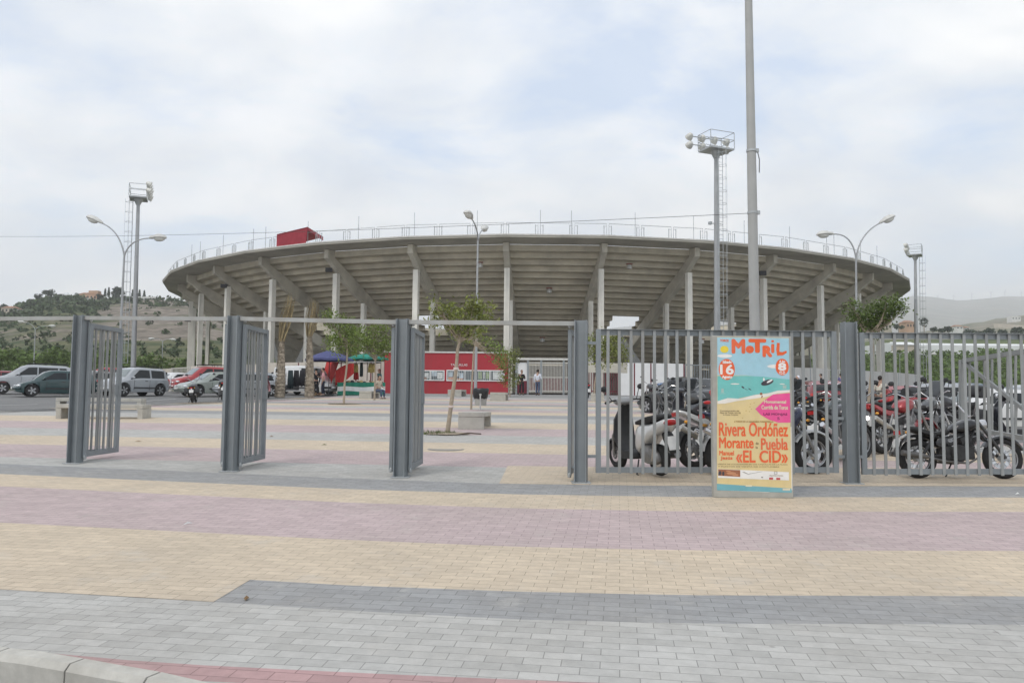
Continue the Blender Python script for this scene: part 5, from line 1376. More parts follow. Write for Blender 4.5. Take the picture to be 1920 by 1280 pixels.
SILV = ('silver', (.36, .38, .40)); GREEN = ('dark_green', (.012, .045, .048)); WHITE = ('white', (.72, .72, .71)); RED = ('red', (.36, .018, .022)); GREY = ('grey', (.20, .21, .21)); BLACK_ = ('black', (.02, .021, .023)); LGREEN = ('pale_green', (.27, .30, .27)); DKRED = ('wine', (.20, .02, .028)); BLUE = ('slate', (.13, .16, .19))
def cpx(label, kind, px, d, heading, col, **o):
    q = GX(px, d); q.z -= .03 if o.pop('asphalt', True) else 0
    return car(label, kind, q, R_(heading), col, **o)
cpx('silver estate car at the left edge, behind the dark green hatchback', 'mpv', 62, 48, 212, SILV, rack=True, scale=1.07)
cpx('dark green hatchback pointing left in front of the silver estate', 'hatch', 106, 44, 218, GREEN)
cpx('small silver off-roader with three doors beside the leftmost gate leaf', 'suv', 250, 45.5, 243, SILV, rack=True, scale=.96)
cpx('pale car mostly hidden behind the leftmost gate leaf', 'sedan', 176, 50, 230, GREY)
cpx('red car roof showing behind the cars at the leftmost gate', 'suv5', 200, 60, 200, RED)
cpx('red car at the very left edge, only its roof showing', 'hatch', -8, 58, 205, DKRED)
cpx('small white car beside the red off-roader', 'hatch', 327, 60, 235, WHITE)
cpx('red off-roader with a chrome bull bar and a roof rack', 'suv5', 383, 54, 226, RED, bullbar=True, luggage=True)
cpx('pale green car in front of the red off-roader, behind a motorcycle', 'sedan', 404, 46.5, 226, LGREEN)
cpx('silver car seen between the bars of the second gate leaf', 'hatch', 462, 47, 215, SILV)
cpx('grey car behind the second gate leaf, by the palms', 'sedan', 488, 53, 222, GREY)
cpx('white van with its side door open behind the palms', 'van', 574, 50.5, -24, WHITE, open_side=-1, name='parked_van', cat='van', group=None, asphalt=False, dark_bumper=True)
cpx('black car parked behind the railing, tail lights towards the street', 'sedan', 1288, 30, 118, BLACK_)
cpx('dark wine car with red tail lights right of the poster board', 'hatch', 1535, 30, 82, DKRED)
cpx('bright red hatchback behind the red motorcycle', 'hatch', 1668, 31, 84, ('deep_red', (.26, .016, .02)))
cpx('silver car beyond the red hatchback, roof catching the light', 'mpv', 1740, 33, 150, SILV)
cpx('grey car behind the white car near the sliding gate', 'mpv', 1772, 41, 160, BLUE)
cpx('white car with round headlamps behind the sliding gate', 'hatch', 1848, 27, 186, WHITE)
cpx('pale silver car at the right edge behind the sliding gate', 'mpv', 1925, 35, 175, SILV)
cpx('dark grey car far behind, left of the silver one', 'hatch', 1640, 42, 150, GREY)
# ------------------------------------------------------------------ motorcycles and scooters (+X forward)
seatm = pm('seat_vinyl', (.03, .03, .031), .6, 0, .2, 14)
engm = pm('engine_alloy', (.26, .26, .26), .4, .6, .2, 14)
gold = pm('gold_silencer', (.48, .40, .24), .35, .6, .1, 6)
amber = pm('amber_lens', (.75, .36, .06), .25, 0, .1, 9)
def wheel(t, x, R, w, spokes, rimat=None, disc=True):
    r = w / 2; m = M(); m.torus((x, 0, R), R - r, r, 28, 10, 'Y', 1.05); wh = part('wheel', m, tyrem, t, smooth=60)
    m = M(); m.lathe([(R - w * .98, -.028), (R - w * .80, -.034), (R - w * .80, .034), (R - w * .98, .028), (R - w * .98, -.028)], 28, (x, 0, R), 'Y'); m.lathe([(.05, -.055), (.05, .055)], 12, (x, 0, R), 'Y')
    for k in range(spokes):
        a = k * 2 * math.pi / spokes + .2
        if spokes <= 8: m.bar((x + .04 * math.cos(a), 0, R + .04 * math.sin(a)), (x + (R - w * .9) * math.cos(a), 0, R + (R - w * .9) * math.sin(a)), .035, .022, up=Vector((0, 1, 0)))
        else:
            sg = .03 if k % 2 else -.03; m.tube([(x + .05 * math.cos(a + .5), sg, R + .05 * math.sin(a + .5)), (x + (R - w * .9) * math.cos(a), 0, R + (R - w * .9) * math.sin(a))], .005, 4)
    part('rim', m, rimat or rimm, wh, smooth=40)
    if disc:
        m = M(); m.lathe([(R * .30, .048), (R * .50, .048), (R * .50, .053), (R * .30, .053), (R * .30, .048)], 22, (x, 0, R), 'Y'); part('brake_disc', m, chrome, wh)
def arc_fender(t, x, R, a0, a1, w, mat, off=.035, name='fender'):
    rings = []
    for i in range(11):
        a = a0 + (a1 - a0) * i / 10; c, s = math.cos(a), math.sin(a); r = R + off; rings.append([Vector((x + c * (r + dz), y, R + s * (r + dz))) for y, dz in ((-w, -.03), (-w * .8, .0), (0, .014), (w * .8, 0), (w, -.03), (w * .8, -.008), (0, .006), (-w * .8, -.008))])
    m = M(); m.loft(rings); part(name, m, mat, t, smooth=50)
def motorbike(label, loc, rz, col, style='naked', scale=1.0, lean=7, group='parked motorcycles and scooters', **o):
    t = thing('motorcycle', label, 'motorcycle', loc, rz, group, scale); t.rotation_euler = (R_(-lean), 0, rz); t['_org'] = (0, 0, 0)
    pc = paint(*col); fr = {'naked': (.305, .11, .72, -.68), 'custom': (.325, .10, .70, -.68), 'trail': (.33, .10, .74, -.70), 'tourer': (.305, .13, .78, -.74)}[style]
    R, w, xf, xr = fr; pm2 = o.get('panel', pc)
    sp = 40 if style in ('trail',) else 5 if style == 'naked' else 10 if style == 'custom' and False else 7
    if style == 'custom': sp = 12
    wheel(t, xf, R, w, sp, o.get('rim')); wheel(t, xr, R * (1.0 if style != 'custom' else .96), w * 1.15, sp, o.get('rim'))
    hd = Vector((xf - .33 if style != 'custom' else xf - .42, 0, .98 if style != 'custom' else .94))
    m = M()
    for s in (-.085, .085): m.tube([(xf, s, R), (hd.x, s, hd.z)], [.030, .024], 8)
    part('fork', m, o['fork'] if o.get('fork') else chrome if style != 'naked' else engm, t, smooth=50)
    arc_fender(t, xf, R, R_(20), R_(150), .07, o.get('fender', pc))
    arc_fender(t, xr, R, R_(50), R_(175), .085, o.get('fender', darkpl), name='rear_fender')
    m = M()
    for s in (-.10, .10):
        m.tube([(hd.x + .03, 0, hd.z - .10), (.15, s, .62), (.05, s, .30), (-.28, s, .30), (-.30, s, .62), (.15, s * .6, .72), (hd.x + .02, 0, hd.z - .04)], .020, 6)
        m.tube([(-.28, s * 1.2, .36), (xr, s * 1.2, R)], .030, 6); m.tube([(-.30, s, .62), (xr - .15, s * .9, .80)], .018, 6)
        m.tube([(xr + .04, s * 1.35, R + .06), (-.42, s * 1.25, .70)], .026, 8)
    part('frame', m, darkpl if style != 'naked' else engm, t, smooth=50)
    m = M(); m.box((-.06, 0, .40), (.46, .30, .20))
    for k in range(6): m.box((.10 + .02 * k, 0, .50 + .028 * k), (.24, .27 - .01 * k, .012), Matrix.Rotation(-.35, 3, 'Y'))
    m.box((.10, 0, .56), (.17, .20, .22), Matrix.Rotation(-.35, 3, 'Y')); m.lathe([(.12, -.20), (.135, -.17), (.135, -.15), (.11, -.14)], 16, (-.08, 0, .40), 'Y'); m.lathe([(.11, .14), (.135, .15), (.135, .17), (.12, .20)], 16, (-.08, 0, .40), 'Y')
    part('engine', m, o.get('engine', engm), t)
    tk = {'naked': [(.34, .98), (.18, 1.02), (-.06, .95), (-.16, .80), (.0, .72), (.30, .80)], 'custom': [(.34, .92), (.15, .96), (-.10, .86), (-.18, .74), (.0, .70), (.30, .80)], 'trail': [(.36, 1.02), (.2, 1.03), (.0, .92), (-.1, .82), (.06, .74), (.30, .82)], 'tourer': [(.36, 1.0), (.2, 1.04), (-.05, .96), (-.15, .80), (.0, .68), (.38, .76)]}[style]
    m = M(); m.puff(tk, .15, 0, .55); part('tank', m, pc, t, smooth=60)
    st = {'naked': [(-.12, .84), (-.35, .80), (-.55, .88), (-.88, .95), (-.90, .89), (-.5, .77), (-.15, .75)], 'custom': [(-.14, .78), (-.40, .70), (-.56, .76), (-.80, .84), (-.82, .76), (-.5, .66), (-.16, .68)], 'trail': [(-.05, .90), (-.4, .86), (-.80, .92), (-.82, .85), (-.4, .78), (-.06, .80)], 'tourer': [(-.12, .84), (-.38, .79), (-.52, .86), (-.86, .90), (-.86, .80), (-.45, .70), (-.14, .74)]}[style]
    m = M(); m.puff(st, .135, 0, .72); part('seat', m, seatm, t, smooth=60)
    tl = {'naked': [(-.20, .76), (-.55, .78), (-.98, .93), (-1.0, .86), (-.60, .68), (-.22, .62)], 'custom': [(-.20, .66), (-.40, .66), (-.46, .52), (-.30, .46), (-.20, .50)], 'trail': [(-.2, .80), (-.7, .86), (-.95, .88), (-.6, .74), (-.22, .62)], 'tourer': [(-.18, .74), (-.6, .72), (-.95, .84), (-.94, .70), (-.55, .54), (-.2, .56)]}[style]
    m = M(); m.puff(tl, .125, 0, .75); part('side_panel', m, pm2, t, smooth=60)
    if style in ('naked', 'tourer') and o.get('fairing', True):
        m = M(); m.puff([(.52, 1.02), (.58, .90), (.46, .70), (.20, .52), (.08, .50), (.16, .66), (.34, .84)], .16, 0, .7); part('fairing', m, pc, t, smooth=60)
    if style == 'tourer':
        m = M(); m.puff([(.50, 1.02), (.62, 1.0), (.36, 1.38), (.30, 1.36)], .17, 0, .85); part('windshield', m, glass('smoked_screen', (.05, .055, .06), .1), t, smooth=60)
    for s in (-1, 1) if style in ('custom', 'naked') else (-1,):
        pts = [(.16, s * .10, .52), (.24, s * .15, .34), (.05, s * .17, .24), (-.35, s * .18, .27), (-.60, s * .19, .33 if style == 'custom' else .46)]
        m = M(); m.tube(pts, .020, 8); e = Vector(pts[-1]); m.tube([e, e + Vector((-.10, 0, .02)), e + Vector((-.42, 0, .07 if style == 'custom' else .18))], [.03, .048, .044], 12); part('exhaust', m, o.get('exhaust', chrome), t, smooth=50)
    hb = hd + Vector((-.02, 0, .06)); up_ = {'naked': .10, 'custom': .20, 'trail': .16, 'tourer': .12}[style]
    m = M(); m.tube([hb + Vector((-.16, -.37, up_ - .03)), hb + Vector((-.05, -.26, up_)), hb + Vector((0, -.08, .0)), hb + Vector((0, .08, .0)), hb + Vector((-.05, .26, up_)), hb + Vector((-.16, .37, up_ - .03))], .013, 6)
    part('handlebar', m, chrome, t, smooth=60)
    for s in (-1, 1):
        m = M(); m.tube([hb + Vector((-.08, s * .30, up_ - .01)), hb + Vector((-.17, s * .39, up_ - .03))], .019, 8); part('grip', m, darkpl, t)
        m = M(); m.tube([hb + Vector((-.06, s * .25, up_)), hb + Vector((-.03, s * .30, up_ + .17))], .007, 5); m.ell(hb + Vector((-.04, s * .33, up_ + .20)), (.018, .075, .048), 10, 6); part('mirror', m, darkpl, t, smooth=60)
        m = M(); m.ell((xr - .20, s * .14, .72), (.04, .03, .026), 8, 6); part('indicator', m, amber, t, smooth=60)
    m = M(); m.lathe([(.03, -.10), (.075, -.06), (.092, .03), (.088, .05), (.0, .055)], 14, hd + Vector((.12, 0, -.08)), 'X'); part('headlight', m, headm if style != 'custom' else chrome, t, smooth=50)
    m = M(); m.box(((-.98 if style != 'custom' else xr - .30), 0, .84 if style == 'naked' else .72), (.05, .13, .06)); part('tail_light', m, tailm, t)
    m = M(); m.box((xr - .32, 0, .56), (.012, .20, .14), Matrix.Rotation(.25, 3, 'Y')); m.bar((xr - .30, 0, .62), (xr - .14, 0, .70), .06, .02); part('number_plate', m, platem, t)
    m = M(); m.tube([(-.05, .12, .28), (-.12, .24, .015), (-.16, .25, .015)], .013, 6); part('kickstand', m, darkpl, t)
    m = M(); m.tube([(-.22, .27, .30), (-.22, .14, .32)], .014, 6); m.tube([(-.22, -.27, .30), (-.22, -.14, .32)], .014, 6); part('footpeg', m, darkpl, t)
    if o.get('panniers'):
        for s in (-1, 1):
            m = M(); m.puff([(-.50, .74), (-.98, .76), (-1.02, .42), (-.56, .38)], .10, s * .24, .85); part('pannier', m, o['panniers'], t, smooth=50)
    if o.get('topbox'):
        m = M(); m.puff([(-.72, 1.0), (-.76, 1.26), (-.98, 1.30), (-1.16, 1.20), (-1.16, .98)], .21, 0, .85); part('top_box', m, o['topbox'], t, smooth=50)
    return t
def scooter(label, loc, rz, col, scale=1.0, lean=0, shield=None, group='parked motorcycles and scooters', **o):
    t = thing('scooter', label, 'scooter', loc, rz, group, scale); t.rotation_euler = (R_(-lean), 0, rz); t['_org'] = (0, 0, 0)
    pc = paint(*col); sh = shield or pc; R = .235; xf, xr = .62, -.60
    wheel(t, xf, R, .12, 5, engm); wheel(t, xr, R, .13, 5, engm)
    m = M(); m.tube([(xf, .07, R), (xf - .02, .07, R + .30), (.43, .03, .72), (.36, 0, .98)], .028, 8); m.tube([(xf, -.07, R), (xf - .02, -.07, R + .30), (.43, -.03, .72)], .028, 8); part('fork', m, engm, t, smooth=50)
    arc_fender(t, xf, R, R_(10), R_(165), .085, sh, .03)
    m = M()                                                          # leg shield, curved across
    rings = []
    for z, x, w, th in ((.26, .28, .13, .05), (.34, .37, .17, .06), (.55, .48, .19, .07), (.80, .46, .165, .08), (.95, .39, .10, .07), (1.03, .34, .06, .05)):
        rings.append([Vector((x + th * math.cos(a) * 1.0 - .10 * abs(math.sin(a)) ** 2, w * math.sin(a), z)) for a in [2 * math.pi * i / 14 for i in range(14)]])
    m.loft(rings); part('leg_shield', m, sh, t, smooth=60)
    m = M(); m.puff([(.34, .30), (.30, .34), (-.16, .34), (-.22, .22), (.28, .20)], .17, 0, .85); part('floorboard', m, darkpl, t, smooth=50)
    m = M(); m.puff([(-.08, .36), (-.14, .66), (-.26, .76), (-.62, .77), (-.96, .86), (-.99, .78), (-.88, .66), (-.64, .56), (-.40, .44), (-.20, .28)], .165, 0, .66); part('rear_body', m, pc, t, smooth=60)
    m = M(); m.puff([(-.12, .78), (-.30, .82), (-.52, .88), (-.86, .92), (-.90, .85), (-.5, .76), (-.14, .72)], .14, 0, .75); part('seat', m, seatm, t, smooth=60)
    m = M(); m.puff([(-.24, .44), (-.40, .50), (-.72, .36), (-.74, .18), (-.40, .16), (-.26, .24)], .11, .03, .8); m.tube([(-.35, -.13, .24), (-.85, -.15, .32)], [.03, .06], 10); part('engine', m, engm, t, smooth=50)
    m = M(); m.tube([(xr, .12, R), (-.74, .13, .62)], .03, 8); part('shock', m, chrome, t)
    m = M(); m.puff([(-.78, .66), (-.90, .66), (-1.02, .38), (-.97, .34), (-.84, .52)], .07, 0, .8); part('rear_mudguard', m, darkpl, t, smooth=50)
    m = M(); m.box((-.985, 0, .50), (.012, .17, .20), Matrix.Rotation(.35, 3, 'Y')); part('number_plate', m, platem, t)
    m = M(); m.ell((-.96, 0, .79), (.05, .12, .045), 12, 6); part('tail_light', m, tailm, t, smooth=60)
    m = M(); m.puff([(.46, 1.08), (.40, 1.15), (.24, 1.14), (.18, 1.06), (.34, 1.0)], .14, 0, .6); part('headset', m, o.get('headset', pc), t, smooth=60)
    m = M(); m.ell((.44, 0, 1.08), (.05, .09, .055), 12, 8); part('headlight', m, headm, t, smooth=60)
    m = M(); m.tube([(.22, -.36, 1.08), (.30, -.2, 1.10), (.31, .2, 1.10), (.22, .36, 1.08)], .014, 6); part('handlebar', m, darkpl, t)
    for s in (-1, 1):
        m = M(); m.tube([(.29, s * .22, 1.10), (.33, s * .30, 1.26)], .007, 5); m.ell((.32, s * .33, 1.29), (.018, .065, .045), 10, 6); part('mirror', m, o.get('mirror', darkpl), t, smooth=60)
        m = M(); m.tube([(.26, s * .28, 1.09), (.21, s * .38, 1.08)], .02, 8); part('grip', m, darkpl, t)
    m = M(); m.tube([(-.18, .10, .22), (-.26, .20, .012), (-.32, .21, .012)], .012, 6); part('kickstand', m, darkpl, t)
    if o.get('topbox'):
        m = M(); m.puff([(-.72, .95), (-.76, 1.20), (-.98, 1.24), (-1.12, 1.14), (-1.12, .93)], .20, 0, .85); part('top_box', m, o['topbox'], t, smooth=50)
    if o.get('lock'):
        m = M(); pts = [(-.30 - .26 * math.cos(a), -.16 - .05 * math.sin(a * 2), .23 + .035 * math.sin(a)) for a in [2 * math.pi * i / 20 for i in range(21)]]; m.tube(pts, .013, 6); part('cable_lock', m, pm('blue_lock', (.02, .10, .32), .5), t, smooth=60)
    return t
def ride(rear_px, front_px, wb):
    """ground placement from where the two tyres touch: origin, heading, mean distance"""
    a, b = G(*rear_px), G(*front_px); mid = (a + b) / 2
    return Vector((mid.x, mid.y, gz(mid.x, mid.y))), math.atan2(b.y - a.y, b.x - a.x), (b - a).length
def rd(px, py, ang):
    q = G(px, py); return q, R_(ang)
blackp = darkpl
q, a = rd(1199, 885, 112); scooter('white scooter with a black leg shield parked just behind the railing', q, a, WHITE, 1.0, 5, shield=darkpl, headset=pm('pearl_grey', (.27, .275, .28), .4), lock=True)
q, a = rd(1372, 878, 22); motorbike('white and silver motorcycle with a red tail light, half hidden by the poster board', q, a, ('pearl', (.60, .60, .58)), 'naked', 1.02, 6, exhaust=pm('silencer_alloy', (.46, .45, .42), .35, .5), panel=paint('pearl', (.60, .60, .58)))
q, a = rd(1440, 889, 8); motorbike('dark blue motorcycle whose front wheel sticks out right of the poster board', q, a, ('navy', (.015, .022, .06)), 'naked', 1.03, 5, fender=pm('fork_guard', (.42, .43, .43), .4, .3))
q, a = rd(1560, 856, 28); motorbike('black motorcycle with a long flat seat and a gold silencer by the fence post', q, a, ('blackgreen', (.02, .03, .028)), 'trail', 1.03, 6, exhaust=gold)
q, a = rd(1622, 843, 62); motorbike('grey motorcycle half hidden behind the fence post', q, a, ('steelgrey', (.22, .225, .215)), 'naked', 1.0, 6, panel=paint('steelgrey', (.22, .225, .215)))
q, a = rd(1698, 848, 30); motorbike('red motorcycle with a bright red tail and a silver silencer', q, a, ('bike_red', (.33, .014, .02)), 'naked', 1.05, 7, fairing=False, exhaust=pm('silencer_alloy', (.46, .45, .42), .35, .5))
q, a = rd(1802, 897, 1); motorbike('long black custom motorcycle with panniers, nearest behind the right railing', q, a, ('gloss_black', (.014, .014, .016)), 'custom', .92, 6, fender=paint('gloss_black', (.014, .014, .016)), exhaust=pm('dull_exhaust', (.16, .155, .15), .45, .6), engine=pm('black_engine', (.05, .05, .05), .5, .4, .2, 12), fork=pm('dark_fork', (.09, .09, .09), .4, .5))
q, a = rd(1775, 826, 205); motorbike('black touring motorcycle with a tall dark top box and mirrors', q, a, ('touring_black', (.02, .02, .024)), 'tourer', 1.04, 4, topbox=darkpl, panniers=darkpl)
q, a = rd(1915, 832, 150); scooter('dark scooter at the right edge behind the railing', q, a, ('maxi_black', (.02, .022, .03)), 1.05, 3)
q, a = rd(1262, 795, 108); motorbike('black motorcycle in the second row, left of the poster board', q, a, ('dull_black', (.022, .022, .024)), 'naked', 1.0, 6)
q, a = rd(1318, 805, 112); motorbike('dark grey touring motorcycle close to the left side of the poster board', q, a, ('charcoal', (.05, .052, .055)), 'tourer', 1.02, 5)
q, a = rd(1226, 760, 100); motorbike('small dark motorcycle far back by the white hoarding', q, a, ('dull_black', (.022, .022, .024)), 'trail', 1.0, 6)
q, a = rd(1247, 770, 95); scooter('blue scooter in the back row beside the black car', q, a, ('scooter_blue', (.10, .17, .30)), 1.0, 5)
q, a = rd(1515, 792, 105); motorbike('black motorcycle in the second row just right of the poster board', q, a, ('dull_black', (.022, .022, .024)), 'tourer', 1.02, 5)
q, a = rd(1556, 788, 100); scooter('dark scooter in the second row with round mirrors', q, a, ('maxi_black', (.02, .022, .03)), 1.0, 4, mirror=chrome)
q, a = rd(1655, 806, 120); scooter('black scooter with a helmet box behind the red motorcycle', q, a, ('maxi_black', (.02, .022, .03)), 1.0, 4, topbox=darkpl)
q, a = rd(364, 754.5, 105); motorbike('black motorcycle with saddlebags left of the second gate post', q, a, ('touring_black', (.02, .02, .024)), 'custom', .92, 4, panniers=darkpl, exhaust=pm('dull_exhaust', (.16, .155, .15), .45, .6), engine=pm('black_engine', (.05, .05, .05)), fork=pm('dark_fork', (.09, .09, .09)))
q, a = rd(418, 750, 112); motorbike('black motorcycle just left of the second gate post', q, a, ('dull_black', (.022, .022, .024)), 'naked', 1.0, 5)
q, a = rd(500, 746, 100); scooter('wine red scooter between the second gate leaf and the first palm', q, a, ('scooter_wine', (.18, .05, .06)), 1.05, 5)
q, a = rd(1092, 748, 110); scooter('small dark scooter far back by the steel fence', q, a, ('maxi_black', (.02, .022, .03)), 1.0, 4)

q, a = rd(1585, 862, 40); motorbike('black motorcycle squeezed between the fence post and the poster board', q, a, ('dull_black', (.022, .022, .024)), 'naked', 1.0, 5)
q, a = rd(1742, 838, 30); motorbike('dark grey motorcycle between the red one and the long black one', q, a, ('charcoal', (.05, .052, .055)), 'trail', 1.0, 6, exhaust=pm('dull_exhaust', (.16, .155, .15), .45, .6))
q, a = rd(1610, 800, 110); scooter('grey scooter behind the fence post in the second row', q, a, ('steelgrey', (.22, .225, .215)), 1.0, 4, mirror=chrome)
q, a = rd(1700, 802, 100); scooter('black scooter in the second row behind the red motorcycle tail', q, a, ('maxi_black', (.02, .022, .03)), 1.0, 4, topbox=seatm)
q, a = rd(1290, 812, 110); scooter('dark scooter nose to nose with the white motorcycle', q, a, ('maxi_black', (.02, .022, .03)), 1.0, 4)
q, a = rd(1480, 800, 100); motorbike('dark motorcycle just peeping past the right edge of the poster board', q, a, ('charcoal', (.05, .052, .055)), 'naked', 1.0, 5)
# ------------------------------------------------------------------ people
skin_m = pm('skin', (.42, .26, .19), .6, 0, .08, 20)
hair_m = pm('dark_hair', (.025, .018, .014), .7, 0, .2, 30)
hair_r = pm('auburn_hair', (.12, .03, .02), .7, 0, .2, 30)
eye_m = pm('eye_dark', (.02, .015, .012), .2)
def skin_mesh(name, joints, edges, mat, parent, root=0, sub=1, extra=None):
    me = bpy.data.meshes.new('sk'); me.from_pydata([j[0] for j in joints], edges, [])
    ob = bpy.data.objects.new('sk', me); COL.objects.link(ob)
    ob.modifiers.new('s', 'SKIN'); s2 = ob.modifiers.new('ss', 'SUBSURF'); s2.levels = sub; s2.render_levels = sub
    for i, j in enumerate(joints):
        sv = me.skin_vertices[0].data[i]; sv.radius = (j[1], j[2] if len(j) > 2 else j[1]); sv.use_root = (i == root)
    bpy.context.view_layer.update()
    r = bpy.data.meshes.new_from_object(ob.evaluated_get(bpy.context.evaluated_depsgraph_get()))
    bpy.data.objects.remove(ob); bpy.data.meshes.remove(me)
    m = M(); m.add([v.co.copy() for v in r.vertices], [tuple(p.vertices) for p in r.polygons]); bpy.data.meshes.remove(r)
    if extra: extra(m)
    return part(name, m, mat, parent, smooth=180)
def person(label, loc, rz, H, top, legs, pose='stand', hair=hair_m, sleeve=True, long_hair=False, arms=None, skirt=False, coat=False, gait=.06, group=None):
    """faces local +X; top and legs are the cloth materials"""
    t = thing('person', label, 'person', loc, rz, group, H / 1.75); t['_org'] = (0, 0, 0)
    if pose == 'sit': hip, knee, ank = .50, (.42, .48), (.40, .08)
    J = {}
    if pose == 'sit':
        J['pel'] = (0, 0, .52); J['wa'] = (-.03, 0, .72); J['ch'] = (-.01, 0, .94); J['ne'] = (.03, 0, 1.12); J['he'] = (.06, 0, 1.26); dz = -.40
        L_ = {s: [(.0, s * .10, .50), (.40, s * .11, .50), (.38, s * .11, .09), (.50, s * .12, .035)] for s in (1, -1)}
    else:
        J['pel'] = (0, 0, .92); J['wa'] = (-.005, 0, 1.08); J['ch'] = (0, 0, 1.30); J['ne'] = (.01, 0, 1.49); J['he'] = (.03, 0, 1.635)
        L_ = {s: [(0, s * .09, .88), (.03 + s * gait * .5, s * .095, .48), (-.03 + s * gait, s * .10, .09), (.11 + s * gait, s * .12, .035)] for s in (1, -1)}
    ch = Vector(J['ch'])
    A_ = {}
    for s in (1, -1):
        sh = ch + Vector((0, s * .185, .10)); a = (arms or {}).get(s, 'down')
        if a == 'down': A_[s] = [sh, sh + Vector((-.03, s * .05, -.29)), sh + Vector((.05, s * .05, -.54)), sh + Vector((.07, s * .045, -.60))]
        elif a == 'bent': A_[s] = [sh, sh + Vector((-.02, s * .06, -.28)), sh + Vector((.22, s * -.02, -.22)), sh + Vector((.28, s * -.03, -.20))]
        elif a == 'up': A_[s] = [sh, sh + Vector((.10, s * .06, -.22)), sh + Vector((.20, s * .0, .02)), sh + Vector((.22, s * -.02, .08))]
        elif a == 'lap': A_[s] = [sh, sh + Vector((.02, s * .06, -.28)), sh + Vector((.25, s * -.03, -.36)), sh + Vector((.31, s * -.04, -.37))]
    def chain(js, es, pts, prev):
        for p, r in pts:
            js.append((tuple(p), r)); es.append((prev, len(js) - 1)); prev = len(js) - 1
        return prev
    js = [(J['pel'], .125, .10)]; es = []
    w = chain(js, es, [(J['wa'], .11)], 0); c = chain(js, es, [(J['ch'], .135)], w); n = chain(js, es, [(J['ne'], .052)], c)
    chain(js, es, [(Vector(J['he']) - Vector((0, 0, .05)), .07), (Vector(J['he']) + Vector((0, 0, .05)), .085)], n)
    for s in (1, -1):
        chain(js, es, [(A_[s][0], .055), (A_[s][1], .043), (A_[s][2], .030), (A_[s][3], .032)], c)
        chain(js, es, [(L_[s][0], .085), (L_[s][1], .060), (L_[s][2], .042), (L_[s][3], .038)], 0)
    he = Vector(J['he'])
    def face(m):
        m.ell(he + Vector((.012, 0, 0)), (.092, .074, .112), 14, 10); m.ell(he + Vector((.103, 0, -.012)), (.018, .013, .022), 8, 6)
        m.ell(he + Vector((.092, 0, -.055)), (.012, .024, .007), 8, 5)
        for s in (1, -1):
            m.ell(he + Vector((-.005, s * .076, -.005)), (.018, .010, .030), 8, 6)
            hd = Vector(A_[s][3]); d = (hd - Vector(A_[s][2])).normalized(); u = d.cross(Vector((0, s, 0)) if abs(d.y) < .9 else Z).normalized()
            for k in range(4):
                b0 = hd + d * .03 + u * (.011 * (k - 1.5) * 1.7); ln = (.062, .072, .068, .052)[k]; m.tube([b0, b0 + d * ln * .5 + Vector((.004, 0, 0)), b0 + d * ln + Vector((.014, 0, 0))], [.009, .008, .006], 5)
            b0 = hd + u * .026; m.tube([b0, b0 + u * .022 + d * .022, b0 + u * .024 + d * .048], [.010, .009, .007], 5)
    skin_mesh('body', js, es, skin_m, t, extra=face)
    # clothes
    js = [(J['pel'], .135, .115)]; es = []; w = chain(js, es, [(J['wa'], .128)], 0); c = chain(js, es, [(J['ch'], .152)], w); chain(js, es, [(Vector(J['ne']) - Vector((0, 0, .055)), .075)], c)
    for s in (1, -1):
        pts = [(A_[s][0], .070), (A_[s][1], .058)] + ([(Vector(A_[s][2]), .044)] if sleeve else [])
        if not sleeve: pts[1] = ((Vector(A_[s][0]) + (Vector(A_[s][1]) - Vector(A_[s][0])) * .75), .062)
        chain(js, es, pts, c)
    if coat: js[0] = ((J['pel'][0], 0, J['pel'][2] - .08), .15, .13)
    skin_mesh('shirt' if not coat else 'jacket', js, es, top, t)
    js = [(tuple(Vector(J['pel']) + Vector((0, 0, .04))), .128, .108)]; es = []
    for s in (1, -1): chain(js, es, [(L_[s][0], .098), (L_[s][1], .074), (Vector(L_[s][2]) + Vector((0, 0, .02)), .060)], 0)
    skin_mesh('trousers', js, es, legs, t)
    m = M()
    for s in (1, -1): m = M(); a = Vector(L_[s][2]); m.ell((a.x + .055, a.y, .045), (.135, .05, .045), 10, 6); part('shoe', m, darkpl, t, smooth=80)
    m = M(); m.ell(he + Vector((-.018, 0, .028)), (.096, .086, .098), 14, 9)
    if long_hair: m.ell(he + Vector((-.05, 0, -.09)), (.055, .085, .13), 12, 8)
    part('hair', m, hair, t, smooth=80)
    m = M()
    for s in (1, -1): m.ell(he + Vector((.094, s * .032, .008)), (.008, .012, .007), 6, 5)
    part('eyes', m, eye_m, t)
    return t
def cloth(n, c): return pm('cloth_' + n, c, .85, 0, .12, 12)
def stand_at(px, head_py, H):
    """ground spot in column px where a figure of height H has its head at head_py"""
    lo, hi = 15.0, 57.0
    for d in [lo + (hi - lo) * i / 400 for i in range(401)]:
        q = GX(px, d)
        if P(px, head_py, d).z - q.z >= H: return q
    return q
NAVY, WHITEC, JEAN, PINK, SUIT, TEAL, PURP, DRED = cloth('navy', (.02, .025, .045)), cloth('white', (.66, .68, .74)), cloth('jeans', (.07, .095, .16)), cloth('pink', (.66, .34, .36)), cloth('suit', (.018, .018, .022)), cloth('teal', (.06, .20, .21)), cloth('purple', (.15, .13, .26)), cloth('dark_red', (.20, .03, .04))
SKYB, BEIGE = cloth('pale_blue', (.42, .50, .62)), cloth('beige', (.55, .48, .38))
q = GX(1008, 53.5); person('man in a white shirt and blue jeans seen from behind at the stadium gate', q, R_(75), 1.72, WHITEC, JEAN, arms={-1: 'bent'})
q = GX(978, 54.0); person('man in a black suit standing by the gate near the drooping tree', q, R_(-70), 1.70, SUIT, SUIT, coat=True, arms={1: 'bent'})
